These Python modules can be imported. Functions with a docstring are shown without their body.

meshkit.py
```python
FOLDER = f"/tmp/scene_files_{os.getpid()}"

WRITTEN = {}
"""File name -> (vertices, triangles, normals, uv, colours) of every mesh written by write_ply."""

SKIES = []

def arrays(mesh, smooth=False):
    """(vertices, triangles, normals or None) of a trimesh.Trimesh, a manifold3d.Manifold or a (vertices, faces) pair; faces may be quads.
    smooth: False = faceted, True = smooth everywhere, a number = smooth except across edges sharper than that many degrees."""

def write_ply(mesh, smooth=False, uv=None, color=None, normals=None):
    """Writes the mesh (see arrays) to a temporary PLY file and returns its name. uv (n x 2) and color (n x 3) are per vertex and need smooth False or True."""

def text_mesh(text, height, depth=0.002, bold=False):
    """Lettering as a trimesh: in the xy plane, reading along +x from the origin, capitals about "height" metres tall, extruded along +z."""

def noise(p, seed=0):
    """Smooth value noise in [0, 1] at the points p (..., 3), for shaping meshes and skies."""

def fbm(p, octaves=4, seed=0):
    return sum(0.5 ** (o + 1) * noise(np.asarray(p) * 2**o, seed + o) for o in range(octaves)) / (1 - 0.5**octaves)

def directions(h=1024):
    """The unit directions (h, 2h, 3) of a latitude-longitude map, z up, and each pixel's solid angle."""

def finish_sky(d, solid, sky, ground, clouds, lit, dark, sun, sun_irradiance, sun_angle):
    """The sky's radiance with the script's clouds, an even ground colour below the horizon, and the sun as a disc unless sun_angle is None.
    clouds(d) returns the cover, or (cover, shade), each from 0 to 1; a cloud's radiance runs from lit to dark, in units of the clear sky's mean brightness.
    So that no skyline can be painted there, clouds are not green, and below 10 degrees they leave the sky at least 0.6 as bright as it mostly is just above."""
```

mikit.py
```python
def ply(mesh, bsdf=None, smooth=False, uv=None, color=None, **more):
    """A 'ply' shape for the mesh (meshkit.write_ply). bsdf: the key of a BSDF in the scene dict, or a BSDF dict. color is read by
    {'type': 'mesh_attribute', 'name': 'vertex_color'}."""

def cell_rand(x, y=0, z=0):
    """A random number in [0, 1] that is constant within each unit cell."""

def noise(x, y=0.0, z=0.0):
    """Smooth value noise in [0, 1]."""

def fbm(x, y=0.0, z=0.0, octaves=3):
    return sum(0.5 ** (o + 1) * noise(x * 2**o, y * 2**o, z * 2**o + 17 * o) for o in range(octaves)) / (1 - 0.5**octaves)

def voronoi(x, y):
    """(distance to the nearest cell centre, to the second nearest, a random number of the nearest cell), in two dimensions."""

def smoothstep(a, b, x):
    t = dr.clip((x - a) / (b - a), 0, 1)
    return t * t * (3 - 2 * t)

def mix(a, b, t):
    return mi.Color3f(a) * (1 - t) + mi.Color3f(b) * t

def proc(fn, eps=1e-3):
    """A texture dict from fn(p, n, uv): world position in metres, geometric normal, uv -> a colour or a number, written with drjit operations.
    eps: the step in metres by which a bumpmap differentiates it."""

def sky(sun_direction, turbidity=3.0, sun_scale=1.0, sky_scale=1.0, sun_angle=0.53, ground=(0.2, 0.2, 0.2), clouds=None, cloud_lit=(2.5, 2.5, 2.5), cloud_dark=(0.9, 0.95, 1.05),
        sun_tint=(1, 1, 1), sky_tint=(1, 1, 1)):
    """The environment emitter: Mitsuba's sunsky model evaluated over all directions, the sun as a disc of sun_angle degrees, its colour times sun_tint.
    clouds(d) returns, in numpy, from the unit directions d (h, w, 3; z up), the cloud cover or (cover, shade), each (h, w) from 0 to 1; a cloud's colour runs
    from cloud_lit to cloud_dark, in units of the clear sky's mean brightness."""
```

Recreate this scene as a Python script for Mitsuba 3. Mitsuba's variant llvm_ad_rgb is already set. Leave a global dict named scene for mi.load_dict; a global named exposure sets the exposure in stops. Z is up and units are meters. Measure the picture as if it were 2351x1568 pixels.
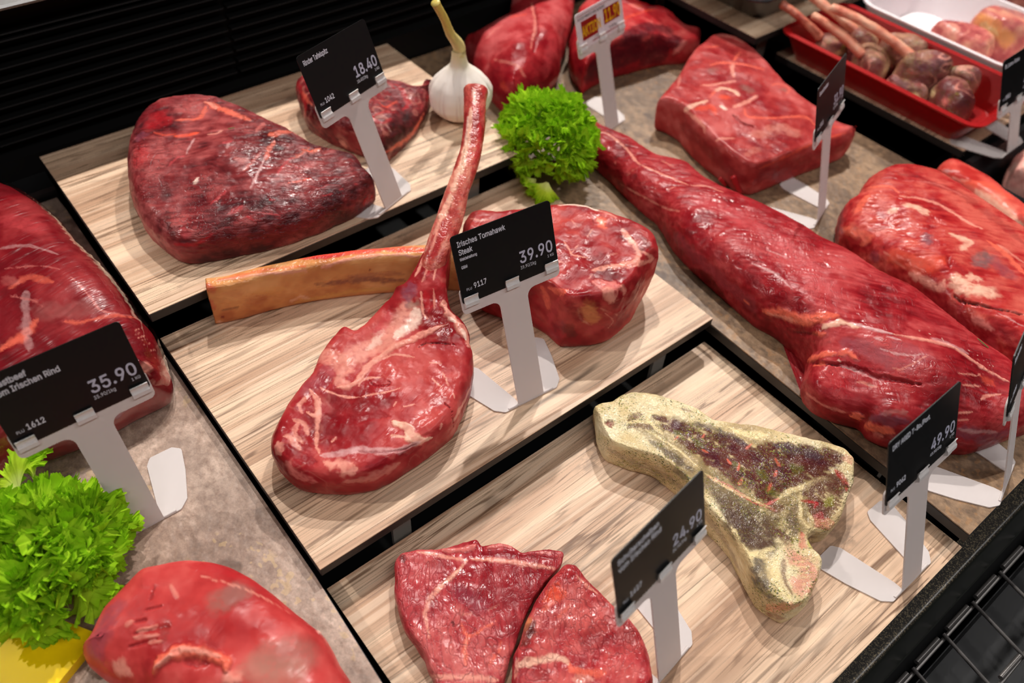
import math, random
import numpy as np, trimesh, mitsuba as mi, drjit as dr
import mikit, meshkit
from scipy.spatial import Delaunay, cKDTree
import shapely
from shapely.geometry import Polygon, LineString, Point
T = mi.ScalarTransform4f
scene, labels = {}, {}
exposure = -0.08

# ---------------------------------------------------------------- camera, lamps
EYE = (-0.0788224, -0.2691504, 0.5187395)
FWD = (0.44858512, 0.50471728, -0.73758515)
DOWN = (-0.43984031, -0.59375037, -0.67379596)
scene['camera'] = {'type': 'thinlens', 'fov': 64.2286, 'fov_axis': 'x', 'near_clip': 0.02, 'far_clip': 50.0,
    'aperture_radius': 0.0029, 'focus_distance': 0.615,
    'to_world': T().look_at(origin=list(EYE), target=[EYE[k] + FWD[k] for k in range(3)], up=[-d for d in DOWN])}
# unseen spot lamps above and behind, casting the hard shadows: position, lens radius, radiance
UNSEEN_SPOTS = [((1.15, 1.50, 2.6), 0.030, 6200.0), ((2.15, 1.50, 2.6), 0.030, 8600.0), ((-0.95, 1.02, 1.4), 0.018, 4000.0)]
UNSEEN_CEIL = 8.0            # radiance of unseen ceiling panels, placed to light the fronts softly
UNSEEN_CEILS = [(-0.9, -1.35), (0.7, -1.35), (2.3, -1.35)]
# ---------------------------------------------------------------- helpers
def lin(c):
    c = np.asarray(c, float) / 255.0
    return np.where(c <= 0.04045, c / 12.92, ((c + 0.055) / 1.055) ** 2.4)
def sm(a, b, x):
    t = np.clip((x - a) / (b - a), 0, 1)
    return t * t * (3 - 2 * t)
def nz(P, f, seed=0, o=3):
    return meshkit.fbm(np.asarray(P) * f + 13.7 * seed, o, seed)
def key(name):
    if name not in scene and name not in labels and not any(k.startswith(name + '__') for k in scene):
        return name
    i = 1
    while True:
        k = f'{name}_{i:03d}'
        if k not in scene and k not in labels and not any(q.startswith(k + '__') for q in scene):
            return k
        i += 1
def thing(name, label, cat, group=None):
    k = key(name)
    labels[k] = {'label': label, 'category': cat}
    if group: labels[k]['group'] = group
    return k
def part(parent, name, mesh, bsdf, smooth=False, label=None, to_world=None, kind=None, **kw):
    k = key(parent + '__' + name) if parent else key(name)
    d = mikit.ply(mesh, bsdf, smooth=smooth, **kw) if not isinstance(mesh, dict) else dict(mesh)
    if to_world is not None: d['to_world'] = to_world
    scene[k] = d
    if label or kind:
        labels[k] = {}
        if label: labels[k]['label'] = label
        if kind: labels[k]['kind'] = kind
    return k
def single(name, mesh, bsdf, label, cat, smooth=False, group=None, **kw):
    k = thing(name, label, cat, group)
    scene[k] = mikit.ply(mesh, bsdf, smooth=smooth, **kw)
    return k
def struct(name, mesh, bsdf, label=None, smooth=False):
    scene[name] = mikit.ply(mesh, bsdf, smooth=smooth)
    labels[name] = {'kind': 'structure'}
    if label: labels[name]['label'] = label
    return name
def box(x0, x1, y0, y1, z0, z1, c=0.0):
    """A box, its edges chamfered by c."""
    if c <= 0:
        b = trimesh.creation.box((x1 - x0, y1 - y0, z1 - z0)); b.apply_translation(((x0 + x1) / 2, (y0 + y1) / 2, (z0 + z1) / 2)); return b
    P = [(x + sx * dx, y + sy * dy, z + sz * dz) for x, sx in ((x0, 1), (x1, -1)) for y, sy in ((y0, 1), (y1, -1)) for z, sz in ((z0, 1), (z1, -1))
         for dx, dy, dz in ((0, c, c), (c, 0, c), (c, c, 0))]
    return trimesh.convex.convex_hull(np.array(P))
def tube(pts, r, n=10, cap=True):
    """A tube along pts; r a number or one per point."""
    P = np.asarray(pts, float); m = len(P); r = np.broadcast_to(r, m)
    t = np.gradient(P, axis=0); t /= np.linalg.norm(t, axis=1, keepdims=True)
    u = np.cross(t[0], [0.31, 0.2, 0.93]); u /= np.linalg.norm(u)
    V = []; a = np.arange(n) * 2 * np.pi / n
    for i in range(m):
        u = u - t[i] * (u @ t[i]); u /= np.linalg.norm(u); w = np.cross(t[i], u)
        V.append(P[i] + r[i] * (np.cos(a)[:, None] * u + np.sin(a)[:, None] * w))
    V = np.vstack(V + [P[:1], P[-1:]]); F = []
    for i in range(m - 1):
        for j in range(n):
            k = (j + 1) % n
            F += [(i * n + j, i * n + k, (i + 1) * n + k), (i * n + j, (i + 1) * n + k, (i + 1) * n + j)]
    if cap:
        for j in range(n):
            k = (j + 1) % n
            F += [(m * n, k, j), (m * n + 1, (m - 1) * n + j, (m - 1) * n + k)]
    return trimesh.Trimesh(V, np.array(F), process=False)
def extrude_x(profile, x0, x1):
    """The (y, z) profile polygon run from x0 to x1."""
    m = trimesh.creation.extrude_polygon(Polygon(profile), x1 - x0, engine='earcut')
    v = m.vertices
    m.vertices = np.stack([x0 + v[:, 2], v[:, 0], v[:, 1]], 1)
    m.fix_normals()
    return m
def cat(ms): return trimesh.util.concatenate(ms)
def rounded(poly, r): return poly.buffer(-r).buffer(r, quad_segs=6)

def gsmooth(a, s):
    """Periodic gaussian smoothing along axis 0 (s in samples)."""
    if s <= 0: return a
    k = int(3 * s) + 1; w = np.exp(-0.5 * (np.arange(-k, k + 1) / s) ** 2); w /= w.sum()
    return sum(wi * np.roll(a, i, axis=0) for wi, i in zip(w, range(-k, k + 1)))
def resample(B, step):
    B = np.asarray(B, float); C = np.vstack([B, B[:1]])
    s = np.r_[0, np.cumsum(np.linalg.norm(np.diff(C[:, :2], axis=0), axis=1))]
    n = max(24, int(s[-1] / step)); q = np.arange(n) * s[-1] / n
    return np.stack([np.interp(q, s, C[:, k]) for k in range(C.shape[1])], 1)

def blob(b, z0, ctl, p=2.0, res=1.4, inset=0.3, soft=3.0, fine=0.6, spread=25.0):
    """A solid lying on z0: b is its widest outline seen from above (x, y, height, edge radius), ctl the heights (x, y, h) its top reaches. Millimetres in, metres out."""
    B = resample(b, res); B[:, :2] = gsmooth(B[:, :2], soft / res); B[:, 2:] = gsmooth(B[:, 2:], 6.0 / res)
    if Polygon(B[:, :2]).exterior.is_ccw is False: B = B[::-1].copy()
    poly = Polygon(B[:, :2])
    if not poly.is_valid: poly = poly.buffer(0); poly = max(getattr(poly, 'geoms', [poly]), key=lambda g: g.area)
    n = len(B)
    tn = np.roll(B[:, :2], -1, 0) - np.roll(B[:, :2], 1, 0); tn /= np.linalg.norm(tn, axis=1, keepdims=True) + 1e-9
    nin = gsmooth(np.c_[-tn[:, 1], tn[:, 0]], 3); C = np.asarray(ctl, float)
    def top(G, hb, rb, d):
        w = 1 / (((G[:, None] - C[None, :, :2]) ** 2).sum(-1) + spread ** 2) ** 1.5
        H = (w @ C[:, 2]) / w.sum(1); t = np.clip(d / rb, 0, 1)
        return hb + (H - hb) * (1 - (1 - t) ** p) ** (1 / p)
    arc = (np.max(C[:, 2]) - B[:, 2].min()) * 0.85
    K = max(3, int(arc / (1.15 * res))); V, F, prev = [np.c_[B[:, :2], B[:, 2]]], [], np.arange(n); base = n
    for k in range(1, K + 1):
        d = B[:, 3] * (1 - (1 - math.sin(k / K * 1.06) ** p) ** (1 / p))
        G = B[:, :2] + nin * d[:, None]
        V.append(np.c_[G, top(G, B[:, 2], B[:, 3], d)]); cur = base + np.arange(n); base += n
        pn, cn = np.roll(prev, -1), np.roll(cur, -1); F += [np.c_[prev, pn, cur], np.c_[pn, cn, cur]]; prev = cur
    I = V[-1][:, :2]; inner = Polygon(I)
    if not inner.is_valid: inner = inner.buffer(0); inner = max(getattr(inner, 'geoms', [inner]), key=lambda g: g.area)
    x0, y0, x1, y1 = inner.bounds; h = res * fine
    gx, gy = np.meshgrid(np.arange(x0, x1, h), np.arange(y0, y1, h * 0.866))
    gx = gx + (np.arange(gx.shape[0]) % 2)[:, None] * h / 2
    G = np.stack([gx.ravel(), gy.ravel()], 1); G = G[shapely.contains_xy(inner, G[:, 0], G[:, 1])]
    G = G[cKDTree(I).query(G)[0] > 0.55 * res]
    d, ni = cKDTree(B[:, :2]).query(G)
    keep = (d < B[ni, 3] * 1.1) | (np.random.default_rng(5).random(len(G)) < fine ** 1.0); G, d = G[keep], d[keep]
    S = B[::max(1, int(4 / res))]
    hb, rb = np.zeros(len(G)), np.zeros(len(G))
    for a in range(0, len(G), 20000):
        w = 1 / (((G[a:a + 20000, None] - S[None, :, :2]) ** 2).sum(-1) + 4.0) ** 2
        w /= w.sum(1, keepdims=True); hb[a:a + 20000] = w @ S[:, 2]; rb[a:a + 20000] = w @ S[:, 3]
    m = len(G); V.append(np.c_[G, top(G, hb, rb, d)])
    q = np.vstack([I, G]); f = Delaunay(q).simplices; f = f[shapely.contains_xy(inner, *q[f].mean(1).T)]
    e1, e2 = q[f[:, 1]] - q[f[:, 0]], q[f[:, 2]] - q[f[:, 0]]
    f = np.where((e1[:, 0] * e2[:, 1] - e1[:, 1] * e2[:, 0] < 0)[:, None], f[:, ::-1], f)
    F.append(np.where(f < n, prev[np.minimum(f, n - 1)], base + f - n)); base += m
    prev = np.arange(n); K = 6
    for k in range(1, K + 1):
        a = k / K * np.pi / 2
        e = np.minimum(inset * B[:, 2] + 1.0, 9.0) * (1 - np.cos(a))
        V.append(np.c_[B[:, :2] + nin * e[:, None], B[:, 2] * (1 - np.sin(a))])
        cur = base + np.arange(n); base += n; pn, cn = np.roll(prev, -1), np.roll(cur, -1)
        F += [np.c_[prev, cur, cn], np.c_[prev, cn, pn]]; prev = cur
    V.append(np.array([[*B[:, :2].mean(0), 0.0]])); F.append(np.c_[prev, np.full(n, base), np.roll(prev, -1)])
    V = np.vstack(V); V[:, 2] = np.maximum(V[:, 2], 0) + z0
    return trimesh.Trimesh(V / 1000, np.vstack(F), process=False)

def vnormals(m):
    return meshkit.arrays(m, True)[2]
def strokes(P, S, seed=0):
    """Paint and relief of a list of strokes (colour, alpha, radius, softness, height, jitter, points in mm): yields (mask, colour, height)."""
    n1 = nz(P, 140, seed + 3, 3) - 0.5; n2 = nz(P, 420, seed + 4, 2) - 0.5
    for col, al, r, so, dz, ji, pts in S:
        Q = np.asarray(pts, float).reshape(-1, 3)
        if len(Q) > 1:
            Q = np.vstack([a + (b - a) * np.linspace(0, 1, max(2, int(np.linalg.norm(b - a) / max(0.4, r * 0.3))), endpoint=False)[:, None] for a, b in zip(Q[:-1], Q[1:])] + [Q[-1:]])
        m_ = len(Q); u = np.linspace(0, 1, m_); wob = nz(Q / 1000, 260, seed + 7, 2)
        rq = r * np.clip(0.35 + 1.3 * np.sqrt(np.clip(np.minimum(u, 1 - u), 0, 1)), 0.35, 1.0) * (0.55 + 0.9 * wob) if m_ > 6 and r < 7 else np.full(m_, float(r))
        R = (r * 2.2 + 2) / 1000
        lo, hi = Q.min(0) / 1000 - R, Q.max(0) / 1000 + R
        idx = np.nonzero(((P > lo) & (P < hi)).all(1))[0]
        if not len(idx): continue
        d, qi = cKDTree(Q / 1000).query(P[idx], distance_upper_bound=R)
        rl = rq[np.minimum(qi, m_ - 1)]
        d = np.where(np.isfinite(d), d, R) * 1000
        d = d + ji * (n1[idx] * 2.2 + n2[idx] * 1.2) * np.minimum(rl, 7.0)
        m = np.zeros(len(P)); m[idx] = (1 - sm(rl * (1 - so), rl * (1 + 0.35 * so) + 0.01, d)) * np.clip(0.95 + 1.2 * n2[idx] + 0.9 * n1[idx], 0.5, 1.0)
        yield m * al, col, dz
PAL = {k: lin(v) for k, v in dict(  # some fat and silver tones also paint sheen and glints
    fat=(236, 186, 160), fatw=(246, 214, 196), fatp=(226, 150, 132), fato=(224, 150, 92), faty=(226, 205, 150), pink=(214, 120, 112), red=(176, 34, 40),
    deep=(120, 14, 24), dark=(70, 16, 22), brown=(92, 44, 38), grey=(128, 104, 92), purple=(120, 66, 82), orange=(226, 84, 58), coral=(232, 108, 84), bone=(240, 214, 178),
    black=(30, 20, 20), green=(92, 100, 30), herb=(70, 80, 22), white=(250, 240, 232), silver=(212, 166, 164), rose=(196, 70, 74), cream=(238, 214, 160)).items()}
def meat(name, mesh, bsdf, label, cat, tone, S=(), group=None, seed=0, lump=(1.6, 38), fine=(0.45, 170), fibre=None, marble=0.0, mfreq=60, herb=0.0, parent=None, plabel=None, var=1.0):
    """tone: dark, middle and light colour; fibre: (direction in degrees, elevation z per unit, strength) of the grain."""
    V = np.array(mesh.vertices); z0 = V[:, 2].min(); N = vnormals(mesh)
    off = lump[0] * 2 * (nz(V, lump[1], seed, 2) - 0.5) + fine[0] * 2 * (nz(V, fine[1], seed + 1, 3) - 0.5)
    fib = np.zeros(len(V))
    if fibre is not None:
        a = math.radians(fibre[0]); ux = np.array([math.cos(a), math.sin(a), 0]); uy = np.array([-math.sin(a), math.cos(a), 0])
        w = (nz(V, 40, seed + 8, 2) - 0.5) * 0.012
        Q = np.c_[(V @ ux) * 0.16 + w, V @ uy + w * 0.6, V[:, 2] * 0.8]
        fib = nz(Q, 420, seed + 9, 3) - 0.5
        off = off + fibre[1] * fib * 2
    tones = [lin(c) if max(c) > 1 else np.asarray(c) for c in tone]
    big = nz(V, 22, seed + 2, 3); mid = nz(V, 95, seed + 5, 3); t = np.clip(0.5 + var * (1.7 * (big - 0.5) + 1.1 * (mid - 0.5)) + 0.9 * fib, 0, 1)[:, None]
    col = np.where(t < 0.5, tones[0] + (tones[1] - tones[0]) * (2 * t), tones[1] + (tones[2] - tones[1]) * (2 * t - 1))
    if marble > 0:
        wv = V + 0.008 * (np.c_[nz(V, 60, seed + 20, 2), nz(V, 60, seed + 21, 2), nz(V, 60, seed + 22, 2)] - 0.5)
        rd = 1 - np.abs(2 * nz(wv, mfreq, seed + 11, 2) - 1)
        mm = sm(0.90, 0.985, rd) * sm(0.42, 0.6, nz(V, 28, seed + 12, 2)) * marble
        col = col + (PAL['fatp'] - col) * mm[:, None]
    for m, c, dz in strokes(V, S, seed):
        k = PAL[c] if isinstance(c, str) else lin(c)
        k = k * (0.86 + 0.28 * nz(V, 160, seed + 6, 2))[:, None]
        col = col + (k - col) * m[:, None]; off = off + dz * m
    if herb > 0:
        hm = sm(0.60, 0.66, nz(V, 900, seed + 30, 2)) * sm(0.40, 0.62, nz(V, 60, seed + 31, 3)) * herb
        col = col + (PAL['herb'] - col) * hm[:, None]; off = off + 0.25 * hm
    V = V + N * (off / 1000)[:, None]; V[:, 2] = np.maximum(V[:, 2], z0)
    out = trimesh.Trimesh(V, mesh.faces, process=False)
    col = np.clip(col, 0.003, 0.95)
    if parent:
        return part(parent, name, out, bsdf, smooth=True, color=col, label=plabel)
    return single(name, out, bsdf, label, cat, smooth=True, group=group, color=col)
def limb(path, ra, rb, n=48, m=120, e=2.0, cap=0.25):
    """A bone-like rod along the path (mm) with half widths ra (sideways) and rb (upwards) per path point, cross-section a superellipse of exponent e."""
    from scipy.interpolate import CubicSpline, PchipInterpolator
    P = np.asarray(path, float); s = np.r_[0, np.cumsum(np.linalg.norm(np.diff(P, axis=0), axis=1))]
    q = np.linspace(0, s[-1], m); C = CubicSpline(s, P)(q); A, Bv = PchipInterpolator(s, ra)(q), PchipInterpolator(s, rb)(q)
    if cap > 0:
        k = np.sqrt(np.clip(np.minimum(q, s[-1] - q) / (cap * np.maximum(A, Bv)), 0, 1)) * 0.5 + 0.5
        A, Bv = A * k, Bv * k
    t = np.gradient(C, axis=0); t /= np.linalg.norm(t, axis=1, keepdims=True)
    u = np.cross(t, [0, 0, 1.0]); u /= np.linalg.norm(u, axis=1, keepdims=True); w = np.cross(u, t)
    a = np.arange(n) * 2 * np.pi / n; ca, sa = np.cos(a), np.sin(a); k = (np.abs(ca) ** e + np.abs(sa) ** e) ** (-1 / e)
    V = C[:, None] + (A[:, None] * ca * k)[..., None] * u[:, None] + (Bv[:, None] * sa * k)[..., None] * w[:, None]
    V = V.reshape(-1, 3); F = []
    i = np.arange(m - 1)[:, None] * n; j = np.arange(n)[None]; j2 = (j + 1) % n
    F = [np.stack([i + j, i + n + j, i + n + j2], -1).reshape(-1, 3), np.stack([i + j, i + n + j2, i + j2], -1).reshape(-1, 3)]
    r = [V]; base = len(V)
    for end, ring, flip in ((C[0], 0, False), (C[-1], (m - 1) * n, True)):
        for f in (0.75, 0.45):
            r.append(end + (V[ring:ring + n] - end) * f)
        r.append(end[None])
        a0, a1, a2, c0 = ring + np.arange(n), base + np.arange(n), base + n + np.arange(n), base + 2 * n
        nx = lambda z: np.roll(z, -1)
        fs = [np.c_[a0, nx(a0), a1], np.c_[nx(a0), nx(a1), a1], np.c_[a1, nx(a1), a2], np.c_[nx(a1), nx(a2), a2], np.c_[a2, nx(a2), np.full(n, c0)]]
        F += [f[:, ::-1] if flip else f for f in fs]; base += 2 * n + 1
    return trimesh.Trimesh(np.vstack(r) / 1000, np.vstack(F), process=False)
# ---------------------------------------------------------------- materials
def rgb(c): return {'type': 'rgb', 'value': [float(x) for x in lin(c)]}
VC = {'type': 'mesh_attribute', 'name': 'vertex_color'}
def principled(c, rough, spec=0.5, **kw): return {'type': 'principled', 'base_color': c if isinstance(c, dict) else rgb(c), 'roughness': rough, 'specular': spec, **kw}
def bump(fn, scale, inner, eps=4e-4): return {'type': 'bumpmap', 'arbitrary': mikit.proc(fn, eps), 'scale': scale, 'bsdf': inner}
def two(b): return {'type': 'twosided', 'bsdf': b}
N_, F_, MX, SS = mikit.noise, mikit.fbm, mikit.mix, mikit.smoothstep
L = lambda c: [float(x) for x in lin(c)]
def wood_fn(p, n, uv):
    x, y = p.x, p.y
    row = dr.floor((y + 0.2635) / 0.2633); seed = row * 7.31 + dr.floor((x + 0.1) / 0.5) * 3.7
    yp = y + 3.0 + 0.031 * row; plank = dr.floor(yp / 0.098 + 0.25 * (N_(seed, row, 3.0) - 0.5))
    ps = seed + plank * 5.13
    w = (N_(x * 4.0 + ps, y * 8, ps) - 0.5) * 0.016 + (N_(x * 12, y * 26, ps + 2) - 0.5) * 0.0016
    yy = y + w
    broad = F_(x * 2.5 + ps, yy * 60, ps, octaves=3)
    c = MX(L((176, 138, 110)), L((220, 188, 158)), SS(0.25, 0.7, broad))
    fine = F_(x * 9 + ps, yy * 620, ps + 1.0, octaves=3)
    c = c * (0.91 + 0.18 * SS(0.25, 0.68, fine))
    dens = SS(0.30, 0.62, F_(x * 3.3 + 2 * ps, yy * 34, 4.4, octaves=2))
    r1 = 1 - dr.abs(2 * N_(x * 5.5 + 2.0 * ps, yy * 175, ps + 4.0) - 1); r2 = 1 - dr.abs(2 * N_(x * 9 + ps, yy * 320, 6.0) - 1)
    r3 = 1 - dr.abs(2 * N_(x * 12 + 3 * ps, yy * 560, 8.0) - 1); brk = SS(0.22, 0.45, N_(x * 45 + ps, yy * 700, 2.0))
    c = MX(c, L((98, 68, 48)), (0.25 + 0.50 * dens) * SS(0.90, 0.985, r1) * brk)
    c = MX(c, L((112, 80, 58)), (0.25 + 0.5 * dens) * SS(0.86, 0.98, r2) * brk)
    c = MX(c, L((118, 86, 64)), (0.12 + 0.45 * dens) * SS(0.82, 0.97, r3))
    c = MX(c, L((236, 208, 180)), 0.4 * SS(0.62, 0.84, N_(x * 8 + ps, yy * 300, 11.0)))
    edge = dr.abs(yp / 0.098 - dr.floor(yp / 0.098) - 0.5)
    c = MX(c, L((74, 54, 42)), 0.55 * SS(0.4935, 0.499, edge) * SS(0.3, 0.6, N_(x * 18, 2.0, ps)))
    kn = SS(0.70, 0.84, F_(x * 10 + 2.7, yy * 26 + 1.3, ps + 3, octaves=2)); c = MX(c, L((118, 96, 80)), 0.55 * kn * SS(0.3, 0.7, F_(x * 160, yy * 240, 2.0, octaves=3)))
    crack = SS(0.93, 1.0, 1 - dr.abs(2 * N_(x * 3 + ps, yy * 26, 21.0) - 1)) * SS(0.66, 0.74, N_(x * 8 + 3, y * 10, 5.0 + ps))
    return MX(c, L((62, 46, 38)), 0.7 * crack)
def wood_h(p, n, uv):
    return N_(p.x * 12, p.y * 500, 1.0) * 0.6 + N_(p.x * 30, p.y * 1400, 3.0) * 0.4
scene['wood'] = bump(wood_h, 0.00022, principled(mikit.proc(wood_fn), 0.5, 0.4), 2e-4)
def stone_fn(a, b, c_, d):
    def fn(p, n, uv):
        g = F_(p.x * 11, p.y * 15, 1.0, octaves=4); f = F_(p.x * 230, p.y * 190, 2.0, octaves=3); s = N_(p.x * 820, p.y * 640, 5.0); s2 = N_(p.x * 1500, p.y * 1200, 8.0)
        c = MX(L(a), L(b), SS(0.3, 0.7, g * 0.6 + f * 0.4)); c = MX(c, L(c_), 0.55 * SS(0.48, 0.72, F_(p.x * 30 + 9, p.y * 20, 7.0, octaves=4)))
        c = c * (0.60 + 0.42 * f + 0.22 * s + 0.22 * s2)
        vein = SS(0.66, 0.74, F_(p.x * 240 + 4, p.y * 200, 3.0, octaves=2)) * SS(0.54, 0.66, N_(p.x * 26, p.y * 20, 8.0))
        c = MX(c, L(d), 0.35 * vein)
        stain = SS(0.70, 0.76, F_(p.x * 26 + 3.3, p.y * 30 + 1.7, 12.0, octaves=3))
        return MX(c, L((74, 52, 42)), 0.6 * stain)
    return fn
def stone_h(p, n, uv): return F_(p.x * 260, p.y * 260, p.z * 260, octaves=3)
scene['stone_grey'] = bump(stone_h, 0.0006, principled(mikit.proc(stone_fn((156, 128, 112), (180, 156, 140), (128, 106, 94), (208, 176, 124))), 0.5, 0.4))
scene['stone_brown'] = bump(stone_h, 0.0006, principled(mikit.proc(stone_fn((102, 80, 62), (140, 112, 86), (86, 66, 52), (158, 112, 68))), 0.5, 0.4))
scene['core'] = principled((34, 31, 30), 0.42, 0.4)
scene['black_steel'] = principled((16, 16, 17), 0.38, 0.5)
scene['black_matt'] = principled((7, 7, 7), 0.7, 0.15)
scene['louver'] = principled((11, 10, 10), 0.5, 0.25)
def rail_fn(p, n, uv):
    top = SS(-0.0462, -0.0448, p.z); sp = SS(0.5, 0.75, N_(p.x * 1300, p.y * 1300, 2.0) * 0.6 + 0.4 * N_(p.x * 2600, p.y * 2600, 5.0))
    return MX(L((26, 28, 25)), MX(L((34, 30, 26)), L((96, 86, 68)), sp), top)
scene['rail'] = principled(mikit.proc(rail_fn), 0.28, 0.5)
scene['trim'] = principled((150, 148, 146), 0.35, 0.5, metallic=0.6)
scene['bracket'] = principled((150, 140, 130), 0.45, 0.5, metallic=0.3)
scene['wire'] = principled((96, 92, 90), 0.35, 0.5, metallic=0.5)
scene['plastic_white'] = {'type': 'principledthin', 'base_color': rgb((230, 221, 218)), 'roughness': 0.42, 'diff_trans': 0.6, 'eta': 1.45}
scene['clip_clear'] = principled((214, 208, 206), 0.25, 0.6)
scene['card_black'] = principled((17, 17, 18), 0.42, 0.4)
scene['card_white'] = principled((226, 214, 218), 0.4, 0.4)
scene['ink_white'] = principled((214, 212, 222), 0.5, 0.3)
scene['ink_price'] = principled((190, 188, 206), 0.5, 0.3)
scene['ink_red'] = principled((150, 26, 26), 0.5, 0.3)
scene['ink_yellow'] = principled((232, 178, 18), 0.5, 0.3)
scene['ink_grey'] = principled((96, 84, 88), 0.5, 0.3)
# ---------------------------------------------------------------- lamps, all out of view
for i, ((x, y, z), rad, SPOT) in enumerate(UNSEEN_SPOTS):
    k = thing('unseen_spot_lamp', ('unseen round spot lamp high above the right part of the counter', 'unseen round spot lamp high above the far right', 'unseen small spot lamp above the left end of the counter')[i], 'lamp', 'unseen spot lamps above the counter')
    aim = np.array([x * 0.5 + 0.15, 0.05, 0.0]) - np.array([x, y, z]); aim /= np.linalg.norm(aim)
    d = {'type': 'disk', 'to_world': T().look_at(origin=[x, y, z], target=[x + aim[0], y + aim[1], z + aim[2]], up=[1, 0, 0]) @ T().scale(rad),
         'emitter': {'type': 'area', 'radiance': {'type': 'rgb', 'value': [SPOT * 1.0, SPOT * 0.955, SPOT * 0.90]}}, 'bsdf': {'type': 'ref', 'id': 'black_matt'}}
    scene[k + '__lens'] = d
    p0 = np.array([x, y, z]) - aim * 0.002
    part(k, 'housing', tube([p0, p0 - aim * 0.12], rad * 1.12, 24), 'black_matt', smooth=40)
for i, (x, y) in enumerate(UNSEEN_CEILS):
    k = thing('unseen_ceiling_light', 'unseen ceiling light panel in front of the counter, ' + ('leftmost', 'middle one', 'rightmost')[i] + ' of three', 'lamp', 'unseen ceiling light panels')
    scene[k + '__diffuser'] = {'type': 'rectangle', 'to_world': T().translate([x, y, 2.4]).rotate([1, 0, 0], 180).scale([0.65, 0.30, 1]),
         'emitter': {'type': 'area', 'radiance': {'type': 'rgb', 'value': [UNSEEN_CEIL * 1.0, UNSEEN_CEIL * 0.97, UNSEEN_CEIL * 0.95]}}, 'bsdf': {'type': 'ref', 'id': 'black_matt'}}
    part(k, 'frame', box(x - 0.66, x + 0.66, y - 0.31, y + 0.31, 2.405, 2.45), 'card_white')
# ---------------------------------------------------------------- the counter
struct('floor', box(-0.9, 2.0, -0.75, 0.75, -0.135, -0.125), 'black_matt', 'black tray floor of the refrigerated counter')
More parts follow.
